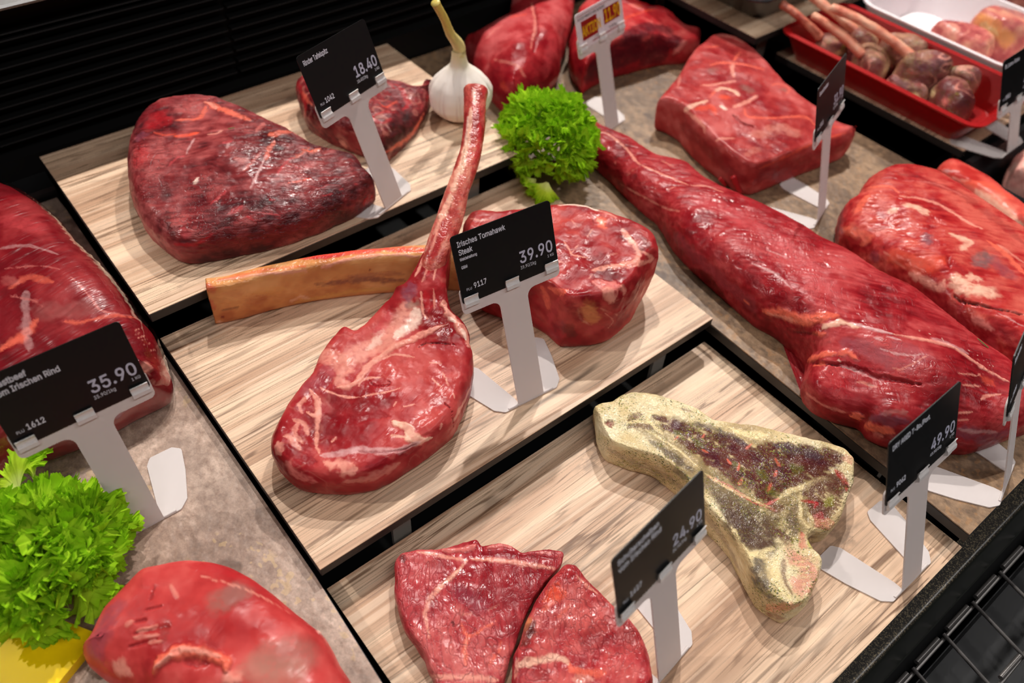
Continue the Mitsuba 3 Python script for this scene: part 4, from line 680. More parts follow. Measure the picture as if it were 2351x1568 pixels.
DATA['tbone']['S'] = [
["grey",0.45,5,0.5,0.0,0.7,[235,-38,-17,237,-45,-16,240,-51,-18,243,-57,-19,247,-63,-21,251,-69,-21,254,-75,-22,256,-81,-21,257,-88,-20,257,-95,-19,256,-104,-18,255,-115,-18,253,-124,-17,251,-133,-16,251,-142,-17,250,-149,-19,249,-156,-22,247,-164,-24,244,-172,-25]],
["faty",0.6,3,0.5,0.0,0.7,[239,-25,-17,237,-35,-9,238,-42,-6,240,-47,-7,242,-52,-7,244,-55,-8,246,-59,-9,249,-63,-10,251,-67,-10,254,-71,-10]],
[[128,106,70],0.6,5,0.6,0.0,1.0,[363,-147,-5,365,-156,-5]],
[[128,106,70],0.6,5,0.6,0.0,1.0,[355,-137,-5,362,-166,-5]],
[[128,106,70],0.6,5,0.6,0.0,1.0,[348,-127,-5,349,-135,-5,351,-142,-5,353,-149,-5,354,-156,-5,356,-163,-5,358,-170,-5]],
[[128,106,70],0.6,5,0.6,0.0,1.0,[341,-120,-5,342,-126,-5,344,-132,-5,345,-138,-5,347,-144,-5,348,-150,-5,349,-156,-5,351,-162,-5,352,-168,-5,353,-174,-5]],
[[128,106,70],0.6,5,0.6,0.0,1.0,[334,-114,-5,336,-120,-5,337,-125,-5,338,-131,-5,339,-136,-5,341,-141,-5,342,-146,-5,343,-152,-5,344,-157,-5,346,-162,-5,347,-167,-5,348,-172,-5,349,-177,-5]],
[[128,106,70],0.6,5,0.6,0.0,1.0,[328,-109,-5,329,-114,-5,330,-119,-5,331,-123,-5,333,-128,-5,334,-133,-5,335,-138,-5,336,-143,-5,337,-148,-5,338,-153,-5,340,-157,-5,341,-162,-5,342,-167,-5,343,-171,-5,344,-176,-5,345,-181,-5]],
[[128,106,70],0.6,5,0.6,0.0,1.0,[321,-103,-5,323,-107,-5,324,-112,-5,325,-117,-5,326,-121,-5,327,-126,-5,328,-130,-5,329,-135,-5,330,-139,-5,331,-143,-5,332,-148,-5,333,-152,-5,334,-157,-5,335,-161,-5,336,-165,-5,338,-170,-5,339,-174,-5,340,-178,-5,341,-182,-5]],
[[128,106,70],0.6,5,0.6,0.0,1.0,[313,-88,-5,314,-93,-5,315,-97,-5,316,-102,-5,317,-107,-5,318,-112,-5,320,-116,-5,321,-121,-5,322,-126,-5,323,-130,-5,324,-135,-5,325,-139,-5,326,-144,-5,327,-149,-5,329,-153,-5,330,-157,-5,331,-162,-5,332,-166,-5,333,-171,-5,334,-175,-5,335,-179,-5,336,-184,-5]],
[[128,106,70],0.6,5,0.6,0.0,1.0,[303,-68,-5,304,-73,-5,305,-78,-5,306,-82,-5,307,-87,-5,308,-91,-5,309,-96,-5,311,-100,-5,312,-105,-5,313,-109,-5,314,-114,-5,315,-118,-5,316,-122,-5,317,-127,-5,318,-131,-5,319,-135,-5,320,-140,-5,321,-144,-5,322,-148,-5,323,-152,-5,325,-156,-5,326,-161,-5,327,-165,-5,328,-169,-5,329,-173,-5,330,-177,-5,331,-181,-5,332,-185,-5]],
[[128,106,70],0.6,5,0.6,0.0,1.0,[294,-54,-5,295,-59,-5,296,-63,-5,297,-67,-5,298,-72,-5,299,-76,-5,301,-80,-5,302,-84,-5,303,-88,-5,304,-93,-5,305,-97,-5,306,-101,-5,307,-105,-5,308,-109,-5,309,-113,-5,310,-117,-5,311,-121,-5,312,-125,-5,313,-129,-5,314,-133,-5,315,-137,-5,316,-141,-5,317,-145,-5,318,-149,-5,319,-153,-5,320,-156,-5,321,-160,-5,322,-164,-5,323,-168,-5,323,-172,-5,324,-175,-5,325,-179,-5,326,-183,-5,327,-186,-5]],
[[128,106,70],0.6,5,0.6,0.0,1.0,[287,-49,-5,289,-53,-5,290,-58,-5,291,-63,-5,292,-67,-5,293,-72,-5,294,-76,-5,296,-80,-5,297,-85,-5,298,-89,-5,299,-94,-5,300,-98,-5,301,-102,-5,302,-107,-5,303,-111,-5,304,-115,-5,305,-119,-5,306,-123,-5,308,-128,-5,309,-132,-5,310,-136,-5,311,-140,-5,312,-144,-5,313,-148,-5,314,-152,-5,315,-156,-5,316,-160,-5,317,-164,-5,318,-168,-5,319,-172,-5,320,-176,-5,321,-180,-5,322,-184,-5,323,-188,-5]],
[[128,106,70],0.6,5,0.6,0.0,1.0,[281,-43,-5,282,-48,-5,283,-52,-5,284,-56,-5,285,-61,-5,287,-65,-5,288,-69,-5,289,-74,-5,290,-78,-5,291,-82,-5,292,-87,-5,293,-91,-5,294,-95,-5,295,-99,-5,296,-103,-5,297,-107,-5,298,-111,-5,300,-115,-5,301,-120,-5,302,-124,-5,303,-128,-5,304,-132,-5,305,-136,-5,306,-140,-5,307,-143,-5,308,-147,-5,309,-151,-5,310,-155,-5,311,-159,-5,312,-163,-5,313,-167,-5,314,-170,-5,315,-174,-5,316,-178,-5,317,-182,-5,318,-185,-5,319,-189,-5]],
[[128,106,70],0.6,5,0.6,0.0,1.0,[275,-41,-5,276,-45,-5,277,-50,-5,279,-54,-5,280,-59,-5,281,-63,-5,282,-67,-5,283,-72,-5,284,-76,-5,286,-81,-5,287,-85,-5,288,-89,-5,289,-94,-5,290,-98,-5,291,-102,-5,292,-106,-5,293,-111,-5,294,-115,-5,296,-119,-5,297,-123,-5,298,-127,-5,299,-131,-5,300,-135,-5,301,-139,-5,302,-144,-5,303,-148,-5,304,-152,-5,305,-155,-5,306,-159,-5,307,-163,-5,308,-167,-5,309,-171,-5,310,-175,-5,311,-179,-5,312,-183,-5,313,-187,-5,314,-190,-5]],
[[128,106,70],0.6,5,0.6,0.0,1.0,[270,-40,-5,271,-44,-5,272,-48,-5,273,-52,-5,274,-56,-5,275,-61,-5,276,-65,-5,277,-69,-5,279,-73,-5,280,-77,-5,281,-81,-5,282,-85,-5,283,-89,-5,284,-93,-5,285,-97,-5,286,-101,-5,287,-105,-5,288,-109,-5,289,-113,-5,290,-117,-5,291,-121,-5,292,-125,-5,293,-129,-5,294,-132,-5,295,-136,-5,296,-140,-5,297,-144,-5,298,-148,-5,299,-151,-5,300,-155,-5,301,-159,-5,302,-162,-5,303,-166,-5,304,-170,-5,305,-173,-5,306,-177,-5,307,-181,-5,308,-184,-5,309,-188,-5,310,-191,-5]],
[[128,106,70],0.6,5,0.6,0.0,1.0,[264,-39,-5,266,-43,-5,267,-47,-5,268,-51,-5,269,-56,-5,270,-60,-5,271,-64,-5,272,-68,-5,273,-72,-5,275,-76,-5,276,-80,-5,277,-85,-5,278,-89,-5,279,-93,-5,280,-97,-5,281,-101,-5,282,-105,-5,283,-109,-5,284,-112,-5,285,-116,-5,286,-120,-5,287,-124,-5,288,-128,-5,289,-132,-5,290,-136,-5,291,-140,-5,292,-143,-5,293,-147,-5,294,-151,-5,296,-155,-5,297,-158,-5,298,-162,-5,299,-166,-5,300,-169,-5,301,-173,-5,302,-177,-5,303,-180,-5,304,-184,-6,305,-187,-6,306,-191,-7]],
[[128,106,70],0.6,5,0.6,0.0,1.0,[259,-38,-5,260,-42,-5,261,-46,-5,263,-50,-5,264,-54,-5,265,-59,-5,266,-63,-5,267,-67,-5,268,-71,-5,269,-75,-5,270,-79,-5,271,-83,-5,273,-87,-5,274,-91,-5,275,-95,-5,276,-99,-5,277,-103,-5,278,-107,-5,279,-111,-5,280,-115,-5,281,-119,-5,282,-122,-5,283,-126,-5,284,-130,-5,285,-134,-5,286,-138,-5,287,-141,-5,288,-145,-5,289,-149,-5,290,-153,-5,291,-156,-5,292,-160,-5,293,-164,-5,294,-167,-5,295,-171,-6,296,-174,-6,297,-178,-6,298,-182,-6,299,-185,-6,302,-188,-8]],
[[128,106,70],0.6,5,0.6,0.0,1.0,[263,-69,-5,264,-73,-5,265,-77,-5,266,-82,-5,267,-86,-5,268,-90,-5,270,-94,-5,271,-98,-5,272,-102,-5,273,-106,-5,274,-110,-5,275,-114,-5,276,-118,-5,277,-122,-5,278,-126,-5,279,-130,-5,280,-134,-5,282,-138,-5,283,-142,-5,284,-145,-5,285,-149,-5,286,-153,-5,287,-157,-5,288,-161,-5,289,-164,-6,290,-168,-6,291,-172,-6,292,-175,-6,293,-179,-6,294,-183,-6,296,-186,-6]],
[[128,106,70],0.6,5,0.6,0.0,1.0,[262,-84,-5,263,-88,-5,264,-93,-5,266,-97,-5,267,-102,-5,268,-106,-5,269,-110,-5,270,-115,-5,272,-119,-5,273,-123,-5,274,-127,-5,275,-132,-5,276,-136,-5,278,-140,-5,279,-144,-5,280,-148,-5,281,-152,-5,282,-156,-5,283,-160,-6,285,-164,-6,286,-168,-6,287,-172,-6,288,-176,-6,289,-180,-6,290,-184,-6]],
[[128,106,70],0.6,5,0.6,0.0,1.0,[261,-99,-5,263,-103,-5,264,-108,-5,265,-112,-5,266,-116,-5,267,-120,-5,268,-124,-5,270,-128,-5,271,-132,-5,272,-136,-5,273,-140,-5,274,-144,-5,275,-148,-5,277,-152,-5,278,-156,-6,279,-160,-6,280,-164,-6,281,-168,-6,282,-172,-6,283,-176,-6,285,-179,-6,286,-183,-6]],
[[128,106,70],0.6,5,0.6,0.0,1.0,[262,-118,-5,263,-122,-5,265,-127,-5,266,-131,-5,267,-136,-5,268,-140,-5,270,-144,-5,271,-149,-5,272,-153,-6,274,-157,-6,275,-161,-6,276,-166,-6,277,-170,-6,279,-174,-6,280,-178,-6,281,-182,-6]],
[[128,106,70],0.6,5,0.6,0.0,1.0,[260,-128,-5,262,-133,-5,263,-137,-5,264,-142,-5,266,-146,-5,267,-151,-6,269,-155,-6,270,-160,-6,271,-164,-6,273,-168,-6,274,-173,-6,275,-177,-6,276,-181,-6]],
[[128,106,70],0.6,5,0.6,0.0,1.0,[258,-136,-5,260,-141,-5,261,-146,-6,263,-151,-6,264,-156,-6,266,-161,-6,267,-166,-6,269,-171,-6,270,-176,-6,272,-180,-7]],
[[128,106,70],0.6,5,0.6,0.0,1.0,[256,-143,-6,258,-149,-6,260,-155,-6,262,-161,-6,263,-167,-6,265,-173,-7,267,-179,-7]],
[[128,106,70],0.6,5,0.6,0.0,1.0,[254,-152,-6,262,-176,-7]],
[[128,106,70],0.6,5,0.6,0.0,1.0,[253,-160,-6,253,-161,-6]],
[[84,34,32],0.95,6,0.5,-0.25,0.8,[367,-151,-5,370,-158,-5]],
[[84,34,32],0.95,6,0.5,-0.25,0.8,[353,-134,-5,366,-163,-5]],
[[84,34,32],0.95,6,0.5,-0.25,0.8,[342,-123,-5,345,-130,-5,348,-136,-5,351,-143,-5,354,-150,-5,357,-156,-5,360,-163,-5]],
[[84,34,32],0.95,6,0.5,-0.25,0.8,[334,-118,-5,337,-125,-5,341,-133,-5,344,-141,-5,347,-148,-5,351,-156,-5,354,-163,-5]],
[[84,34,32],0.95,6,0.5,-0.25,0.8,[326,-115,-5,330,-123,-5,333,-131,-5,337,-139,-5,341,-147,-5,344,-155,-5,348,-163,-5]],
[[84,34,32],0.95,6,0.5,-0.25,0.8,[302,-76,-5,305,-81,-5,307,-87,-5,310,-93,-5,313,-99,-5,315,-105,-5,318,-110,-5,321,-116,-5,323,-122,-5,326,-127,-5,328,-133,-5,331,-138,-5,333,-144,-5,336,-149,-5,338,-155,-5,341,-160,-5]],
[[84,34,32],0.95,6,0.5,-0.25,0.8,[281,-44,-5,284,-49,-5,286,-54,-5,288,-59,-5,290,-64,-5,293,-69,-5,295,-73,-5,297,-78,-5,299,-83,-5,302,-88,-5,304,-93,-5,306,-98,-5,308,-102,-5,311,-107,-5,313,-112,-5,315,-117,-5,317,-121,-5,319,-126,-5,321,-131,-5,323,-135,-5,326,-140,-5,328,-145,-5,330,-149,-5,332,-154,-5,334,-158,-5]],
[[84,34,32],0.95,6,0.5,-0.25,0.8,[280,-54,-5,282,-59,-5,284,-64,-5,287,-69,-5,289,-74,-5,291,-79,-5,294,-84,-5,296,-89,-5,298,-94,-5,301,-99,-5,303,-104,-5,305,-109,-5,307,-113,-5,310,-118,-5,312,-123,-5,314,-128,-5,316,-133,-5,318,-137,-5,321,-142,-5,323,-147,-5,325,-152,-5,327,-156,-5]],
[[84,34,32],0.95,6,0.5,-0.25,0.8,[280,-68,-5,282,-73,-5,285,-78,-5,287,-83,-5,289,-88,-5,292,-92,-5,294,-97,-5,296,-102,-5,298,-107,-5,301,-112,-5,303,-117,-5,305,-122,-5,307,-126,-5,310,-131,-5,312,-136,-5,314,-141,-5,316,-145,-5,318,-150,-5,321,-155,-5]],
[[84,34,32],0.95,6,0.5,-0.25,0.8,[281,-82,-5,284,-88,-5,286,-94,-5,289,-100,-5,292,-106,-5,295,-112,-5,298,-118,-5,300,-124,-5,303,-130,-5,306,-136,-5,309,-142,-5,311,-148,-5,314,-153,-5]],
[[84,34,32],0.95,6,0.5,-0.25,0.8,[283,-98,-5,285,-105,-5,288,-111,-5,291,-117,-5,294,-123,-5,297,-129,-5,300,-135,-5,302,-141,-5,305,-147,-5,308,-152,-5]],
[[84,34,32],0.95,6,0.5,-0.25,0.8,[285,-116,-5,288,-122,-5,291,-128,-5,294,-134,-5,296,-140,-5,299,-146,-5,302,-152,-5]],
[[84,34,32],0.95,6,0.5,-0.25,0.8,[292,-144,-5,296,-151,-5]],
[[66,22,34],0.75,5,0.6,0.0,1.2,[287,-56,-5,292,-69,-5]],
[[66,22,34],0.75,5,0.6,0.0,1.2,[305,-87,-5,309,-106,-5]],
[[66,22,34],0.75,5,0.6,0.0,1.2,[290,-90,-5,289,-108,-5]],
[[66,22,34],0.75,5,0.6,0.0,1.2,[296,-120,-5,298,-137,-5]],
[[66,22,34],0.75,5,0.6,0.0,1.2,[332,-122,-5,342,-139,-5]],
[[66,22,34],0.75,5,0.6,0.0,1.2,[323,-137,-5,324,-148,-5]],
[[66,22,34],0.75,5,0.6,0.0,1.2,[347,-144,-5,357,-157,-5]],
[[66,22,34],0.75,5,0.6,0.0,1.2,[315,-117,-5,318,-130,-5]],
[[96,96,34],0.7,4.5,0.7,0.0,1.2,[290,-77,-5,291,-87,-5]],
[[96,96,34],0.7,4.5,0.7,0.0,1.2,[308,-129,-5,307,-139,-5]],
[[96,96,34],0.7,4.5,0.7,0.0,1.2,[333,-141,-5,337,-151,-5]],
[[96,96,34],0.7,4.5,0.7,0.0,1.2,[299,-112,-5,300,-123,-5]],
[[96,96,34],0.7,4.5,0.7,0.0,1.2,[303,-143,-5,301,-152,-5]],
[[96,96,34],0.7,4.5,0.7,0.0,1.2,[284,-63,-5,284,-73,-5]],
[[96,44,38],0.75,4,0.6,0.0,1,[353,-174,-5,353,-176,-5]],
[[96,44,38],0.75,4,0.6,0.0,1,[349,-173,-5,350,-180,-5]],
[[96,44,38],0.75,4,0.6,0.0,1,[344,-172,-5,347,-183,-5]],
[[96,44,38],0.75,4,0.6,0.0,1,[340,-170,-5,343,-184,-5]],
[[96,44,38],0.75,4,0.6,0.0,1,[336,-170,-5,340,-185,-5]],
[[96,44,38],0.75,4,0.6,0.0,1,[332,-169,-5,336,-186,-5]],
[[96,44,38],0.75,4,0.6,0.0,1,[328,-168,-5,333,-187,-5]],
[[96,44,38],0.75,4,0.6,0.0,1,[324,-168,-5,329,-188,-5]],
[[96,44,38],0.75,4,0.6,0.0,1,[320,-167,-5,325,-188,-5]],
[[96,44,38],0.75,4,0.6,0.0,1,[316,-169,-5,321,-188,-5]],
[[96,44,38],0.75,4,0.6,0.0,1,[314,-173,-5,318,-188,-5]],
[[96,44,38],0.75,4,0.6,0.0,1,[311,-177,-5,314,-186,-5]],
[[104,82,58],0.75,4,0.6,0.0,0.9,[298,-172,-5,298,-174,-5]],
[[104,82,58],0.75,4,0.6,0.0,0.9,[295,-170,-6,295,-179,-6]],
[[104,82,58],0.75,4,0.6,0.0,0.9,[291,-168,-6,292,-183,-6]],
[[104,82,58],0.75,4,0.6,0.0,0.9,[287,-166,-6,288,-183,-6]],
[[104,82,58],0.75,4,0.6,0.0,0.9,[284,-163,-6,285,-183,-6]],
[[104,82,58],0.75,4,0.6,0.0,0.9,[280,-154,-5,280,-159,-6,280,-164,-6,281,-169,-6,281,-174,-6,281,-178,-6,282,-183,-6]],
[[104,82,58],0.75,4,0.6,0.0,0.9,[276,-145,-5,276,-149,-5,276,-152,-5,277,-156,-6,277,-160,-6,277,-164,-6,277,-167,-6,278,-171,-6,278,-175,-6,278,-178,-6]],
[[104,82,58],0.75,4,0.6,0.0,0.9,[271,-128,-5,272,-132,-5,272,-136,-5,272,-140,-5,272,-144,-5,273,-148,-5,273,-152,-6,273,-155,-6,273,-159,-6,274,-163,-6,274,-166,-6,274,-170,-6,274,-174,-6]],
[[104,82,58],0.75,4,0.6,0.0,0.9,[267,-117,-5,267,-121,-5,268,-125,-5,268,-129,-5,268,-133,-5,268,-137,-5,269,-140,-5,269,-144,-5,269,-148,-5,269,-152,-6,270,-156,-6,270,-159,-6,270,-163,-6,271,-167,-6,271,-170,-6,271,-174,-6]],
[[104,82,58],0.75,4,0.6,0.0,0.9,[264,-121,-5,264,-124,-5,264,-128,-5,265,-132,-5,265,-135,-5,265,-139,-5,265,-143,-5,266,-146,-5,266,-150,-6,266,-153,-6,266,-157,-6,267,-160,-6,267,-164,-6,267,-167,-6,267,-170,-6,268,-174,-6]],
[[104,82,58],0.75,4,0.6,0.0,0.9,[261,-133,-5,262,-138,-5,262,-142,-5,262,-147,-6,263,-151,-6,263,-156,-6,263,-161,-6,264,-165,-6,264,-170,-6,264,-174,-7]],
[[104,82,58],0.75,4,0.6,0.0,0.9,[258,-142,-6,259,-147,-6,259,-153,-6,260,-158,-6,260,-163,-6,261,-169,-6,261,-174,-7]],
[[104,82,58],0.75,4,0.6,0.0,0.9,[256,-150,-6,258,-174,-7]],
[[104,82,58],0.75,4,0.6,0.0,0.9,[253,-158,-6,254,-171,-7]],
[[104,82,58],0.75,4,0.6,0.0,0.9,[251,-166,-6,251,-169,-7]],
[[110,92,70],0.7,3,0.6,0.0,1,[264,-71,-5,264,-74,-5,265,-77,-5,265,-80,-5,266,-83,-5,266,-86,-5,267,-90,-5,267,-93,-5,268,-96,-5,268,-99,-5]],
[[110,92,70],0.7,3,0.6,0.0,1,[261,-72,-5,262,-76,-5,262,-79,-5,263,-83,-5,263,-86,-5,264,-90,-5,264,-93,-5]],
[[70,66,74],0.5,5,0.5,0.0,0.7,[338,-122,-5,342,-128,-5,347,-133,-5,351,-138,-5,354,-143,-5,357,-148,-5,360,-152,-5]],
[[64,40,52],0.7,4,0.5,0.0,0.7,[301,-68,-5,305,-74,-5,309,-80,-5,313,-87,-5,316,-93,-5,318,-100,-5,320,-107,-5]],
["brown",0.8,3.2,0.5,0.0,0.7,[261,-34,-5,264,-34,-5,266,-34,-5,268,-34,-5,270,-35,-5,272,-35,-5,274,-36,-5]],
["brown",0.7,3,0.5,0.0,0.7,[255,-39,-5,257,-39,-5,259,-39,-5,262,-41,-5,266,-44,-5,270,-48,-5,275,-52,-5]],
["cream",0.8,1.5,0.5,0.0,0.7,[256,-36,-5,259,-36,-5,261,-36,-5,265,-38,-5,269,-41,-5,274,-46,-5,279,-50,-5]],
["brown",0.6,2,0.5,0.0,0.7,[304,-51,-5,309,-58,-5]],
["deep",0.9,3.2,0.5,-2,0.7,[248,-24,-5,246,-30,-5]],
[[96,78,62],0.8,4,0.5,0.0,0.7,[261,-59,-5,262,-65,-5,263,-72,-5,264,-78,-5,265,-85,-5,266,-91,-5,266,-98,-5]],
["cream",0.7,1.4,0.5,0.0,0.7,[266,-49,-5,268,-56,-5,269,-62,-5,271,-68,-5,272,-75,-5,273,-81,-5,273,-86,-5,273,-91,-5,273,-95,-5,273,-99,-5]],
["black",0.6,3,0.5,0.0,0.7,[258,-88,-9,259,-100,-6]],
[[104,84,62],0.7,8,0.5,0.0,0.7,[269,-114,-5,270,-119,-5,270,-125,-5,270,-130,-5,271,-135,-5,273,-141,-5,274,-146,-5,274,-151,-5,275,-157,-6,276,-162,-6]],
[[78,52,46],0.85,8,0.5,0.0,0.7,[257,-148,-6,257,-152,-6,257,-157,-6,257,-162,-6,259,-166,-6,261,-170,-6,264,-175,-7]],
[[84,58,50],0.75,8,0.5,0.0,0.7,[263,-136,-5,265,-142,-5,266,-148,-6,268,-154,-6,269,-159,-6,272,-164,-6,274,-170,-6]],
["brown",0.7,5,0.5,0.0,0.7,[278,-173,-6,279,-180,-6]],
["pink",0.8,1.8,0.5,0.0,0.7,[273,-108,-5,275,-115,-5,277,-121,-5,279,-128,-5,280,-134,-5,282,-140,-5,284,-146,-5,287,-151,-5,289,-156,-5,291,-161,-5]],
["red",0.8,1.2,0.5,0.0,0.7,[279,-135,-5,282,-141,-5,284,-147,-5,287,-151,-5,290,-153,-5,292,-153,-5,295,-154,-5]],
[[96,40,34],0.7,4,0.5,0.0,0.7,[288,-155,-5,298,-163,-5]],
["cream",0.85,2.2,0.5,0.0,0.7,[299,-155,-5,304,-155,-5,309,-156,-5,314,-156,-5,317,-158,-5,321,-159,-5,325,-161,-5,331,-162,-5,339,-164,-5,346,-165,-5]],
["cream",0.8,1.6,0.5,0.0,0.7,[282,-38,-5,279,-40,-5,276,-41,-5,274,-44,-5,274,-49,-5,274,-55,-5,274,-61,-5]],
["cream",0.7,1.3,0.5,0.0,0.7,[273,-106,-5,274,-111,-5,275,-117,-5,276,-122,-5,278,-129,-5,280,-135,-5,283,-141,-5,285,-146,-5,287,-151,-5,290,-156,-5]],
["cream",0.8,1.5,0.5,0.0,0.7,[319,-162,-5,307,-170,-5]],
["cream",0.8,3,0.5,0.0,0.7,[371,-147,-5,374,-152,-5,377,-157,-5,378,-162,-5,375,-166,-5,370,-169,-5,365,-172,-5]],
["pink",0.8,1.3,0.5,0.0,0.7,[289,-153,-5,301,-155,-5]],
[[86,36,34],0.8,6,0.5,0.0,0.7,[319,-165,-5,325,-166,-5,331,-166,-5,337,-167,-5,343,-168,-5,349,-169,-5,355,-170,-5]],
["red",0.7,2.6,0.5,0.0,0.7,[357,-166,-5,356,-171,-5,355,-175,-5,354,-178,-5,353,-180,-5,350,-182,-5,348,-183,-5]],
["red",0.8,1.5,0.5,0.0,0.7,[313,-167,-5,316,-170,-5,319,-173,-5,321,-175,-5,320,-176,-5,318,-176,-5,316,-177,-5]],
[[150,150,60],0.6,5,0.5,0.0,0.7,[335,-179,-5,325,-181,-5]],
["rose",0.5,5,0.5,0.0,0.7,[316,-183,-5,312,-184,-5,309,-185,-5,307,-186,-5,309,-188,-5,313,-191,-5,317,-193,-6]],
["black",0.8,2.2,0.5,0.0,0.7,[351,-178,-5,353,-182,-5]],
["cream",0.85,2,0.5,0.6,0.7,[309,-170,-5,306,-172,-5,303,-174,-5,301,-176,-5,300,-179,-6,299,-182,-6,299,-185,-6,302,-187,-7,305,-190,-8,307,-192,-8]],
["cream",0.6,2,0.5,0.0,0.7,[309,-176,-5,306,-184,-5]],
["grey",0.5,3,0.5,0.0,0.7,[308,-167,-5,303,-168,-5,299,-169,-5,296,-171,-5,293,-174,-6,291,-178,-6,289,-182,-6]],
["rose",0.6,4,0.5,0.0,0.7,[292,-184,-6,282,-192,-6]],
["brown",0.8,4,0.5,-1,0.7,[301,-189,-18]],
[[180,170,70],0.7,1.4,0.5,0.8,0.7,[291,-190,-7,290,-192,-7,288,-195,-6,289,-196,-7]],
[[70,62,66],0.8,5,0.5,0.0,0.7,[252,-176,-7,248,-179,-7,244,-182,-7,242,-185,-7,240,-188,-7,240,-192,-7,239,-196,-7]],
[[60,60,66],0.7,4,0.5,0.0,0.7,[239,-183,-14,237,-202,-10]],
["brown",0.7,2,0.5,0.0,0.7,[265,-189,-7,261,-192,-7,257,-195,-7,254,-198,-7,251,-202,-7,250,-206,-7,248,-210,-7]],
["cream",0.85,2.6,0.5,0.0,0.7,[265,-184,-7,261,-186,-7,257,-188,-7,253,-191,-7,250,-194,-7,247,-198,-7,245,-202,-7,245,-206,-7,245,-209,-7,245,-212,-7]],
[[206,130,112],0.8,9,0.5,0.0,0.7,[273,-195,-7,274,-198,-7,275,-201,-7,275,-204,-7,271,-206,-7,266,-209,-7,260,-211,-7]],
[[214,150,128],0.7,6,0.5,0.0,0.7,[259,-202,-7,252,-215,-7]],
["cream",0.6,0.8,0.5,0.0,0.7,[268,-194,-7,281,-203,-6]],
["cream",0.6,0.8,0.5,0.0,0.7,[266,-198,-7,277,-205,-7]],
["cream",0.6,0.8,0.5,0.0,0.7,[263,-202,-7,273,-207,-7]],
["cream",0.6,0.8,0.5,0.0,0.7,[261,-205,-7,270,-209,-7]],
["cream",0.6,0.8,0.5,0.0,0.7,[259,-209,-7,266,-212,-7]],
["cream",0.6,0.8,0.5,0.0,0.7,[257,-212,-7,262,-214,-7]],
["cream",0.6,0.8,0.5,0.0,0.7,[255,-216,-7,258,-216,-7]],
["cream",0.85,2.6,0.5,0.0,0.7,[254,-150,-6,252,-156,-7,250,-162,-9,248,-167,-8,247,-170,-7,248,-172,-7,251,-174,-7,255,-176,-7,260,-177,-7,266,-179,-7]],
["coral",0.5,4,0.5,0.0,0.7,[235,-204,-23,236,-207,-18,238,-210,-14,239,-213,-10,242,-215,-9,245,-216,-9,249,-218,-9]],
["deep",0.6,4,0.5,0.0,0.7,[236,-205,-28,239,-215,-24]],
["coral",0.7,1.1,0.5,0.0,0.7,[297,-107,-5,296,-113,-5]],
["coral",0.7,1.1,0.5,0.0,0.7,[302,-116,-5,295,-120,-5]],
["coral",0.7,1.1,0.5,0.0,0.7,[294,-126,-5,286,-129,-5]],
["coral",0.7,1.1,0.5,0.0,0.7,[328,-130,-5,325,-137,-5]],
["coral",0.7,1.1,0.5,0.0,0.7,[308,-143,-5,300,-146,-5]],
["coral",0.7,1.1,0.5,0.0,0.7,[288,-89,-5,290,-94,-5]],
["coral",0.7,1.1,0.5,0.0,0.7,[284,-69,-5,276,-70,-5]],
["coral",0.7,1.1,0.5,0.0,0.7,[324,-110,-5,316,-110,-5]],
["coral",0.7,1.1,0.5,0.0,0.7,[320,-138,-5,314,-141,-5]],
["coral",0.7,1.1,0.5,0.0,0.7,[302,-80,-5,296,-82,-5]],
["pink",0.5,4,0.5,0.0,0.7,[376,-163,-5,372,-170,-5]],
["cream",0.9,3,0.5,0.0,0.7,[321,-87,-5,323,-92,-5,325,-97,-5,328,-102,-5,332,-105,-5,336,-108,-5,341,-112,-5]],
]
DATA['cutA'] = {"b":[[46.5,-17.3,13,6],[54.5,-13.9,16,6],[66.0,-19.6,16,6],[77.9,-28.8,16,6],[87.9,-33.0,16,6],[98.7,-36.4,16,6],[104.8,-38.9,16,6],[102.5,-46.6,17,6],[114.6,-51.0,17,6],[120.4,-59.0,17,6],[123.3,-67.3,17,6],[142.9,-79.3,17,6],[147.8,-85.7,17,6],[140.3,-91.9,17,6],[122.6,-94.9,16,6],[108.2,-98.8,16,6],[92.7,-106.8,15,6],[76.3,-117.1,15,6],[69.7,-120.8,15,6],[51.2,-134.8,8,6],[32.6,-136.0,4.94,6],[20.3,-124.7,4.94,6],[18.5,-108.0,5,6],[22.4,-99.6,7,6],[22.5,-92.5,7,6],[25.5,-86.7,8,6],[26.2,-75.2,9,6],[26.1,-61.3,10,6],[29.9,-48.7,10,6],[34.2,-36.3,11,6],[41.8,-26.0,12,6]],"z0":-33.9,"ctl":[[61.1,-73.9,18],[104.2,-67.2,19],[43.5,-97.9,18]],"p":2.2,"res":1.3,"soft":2}
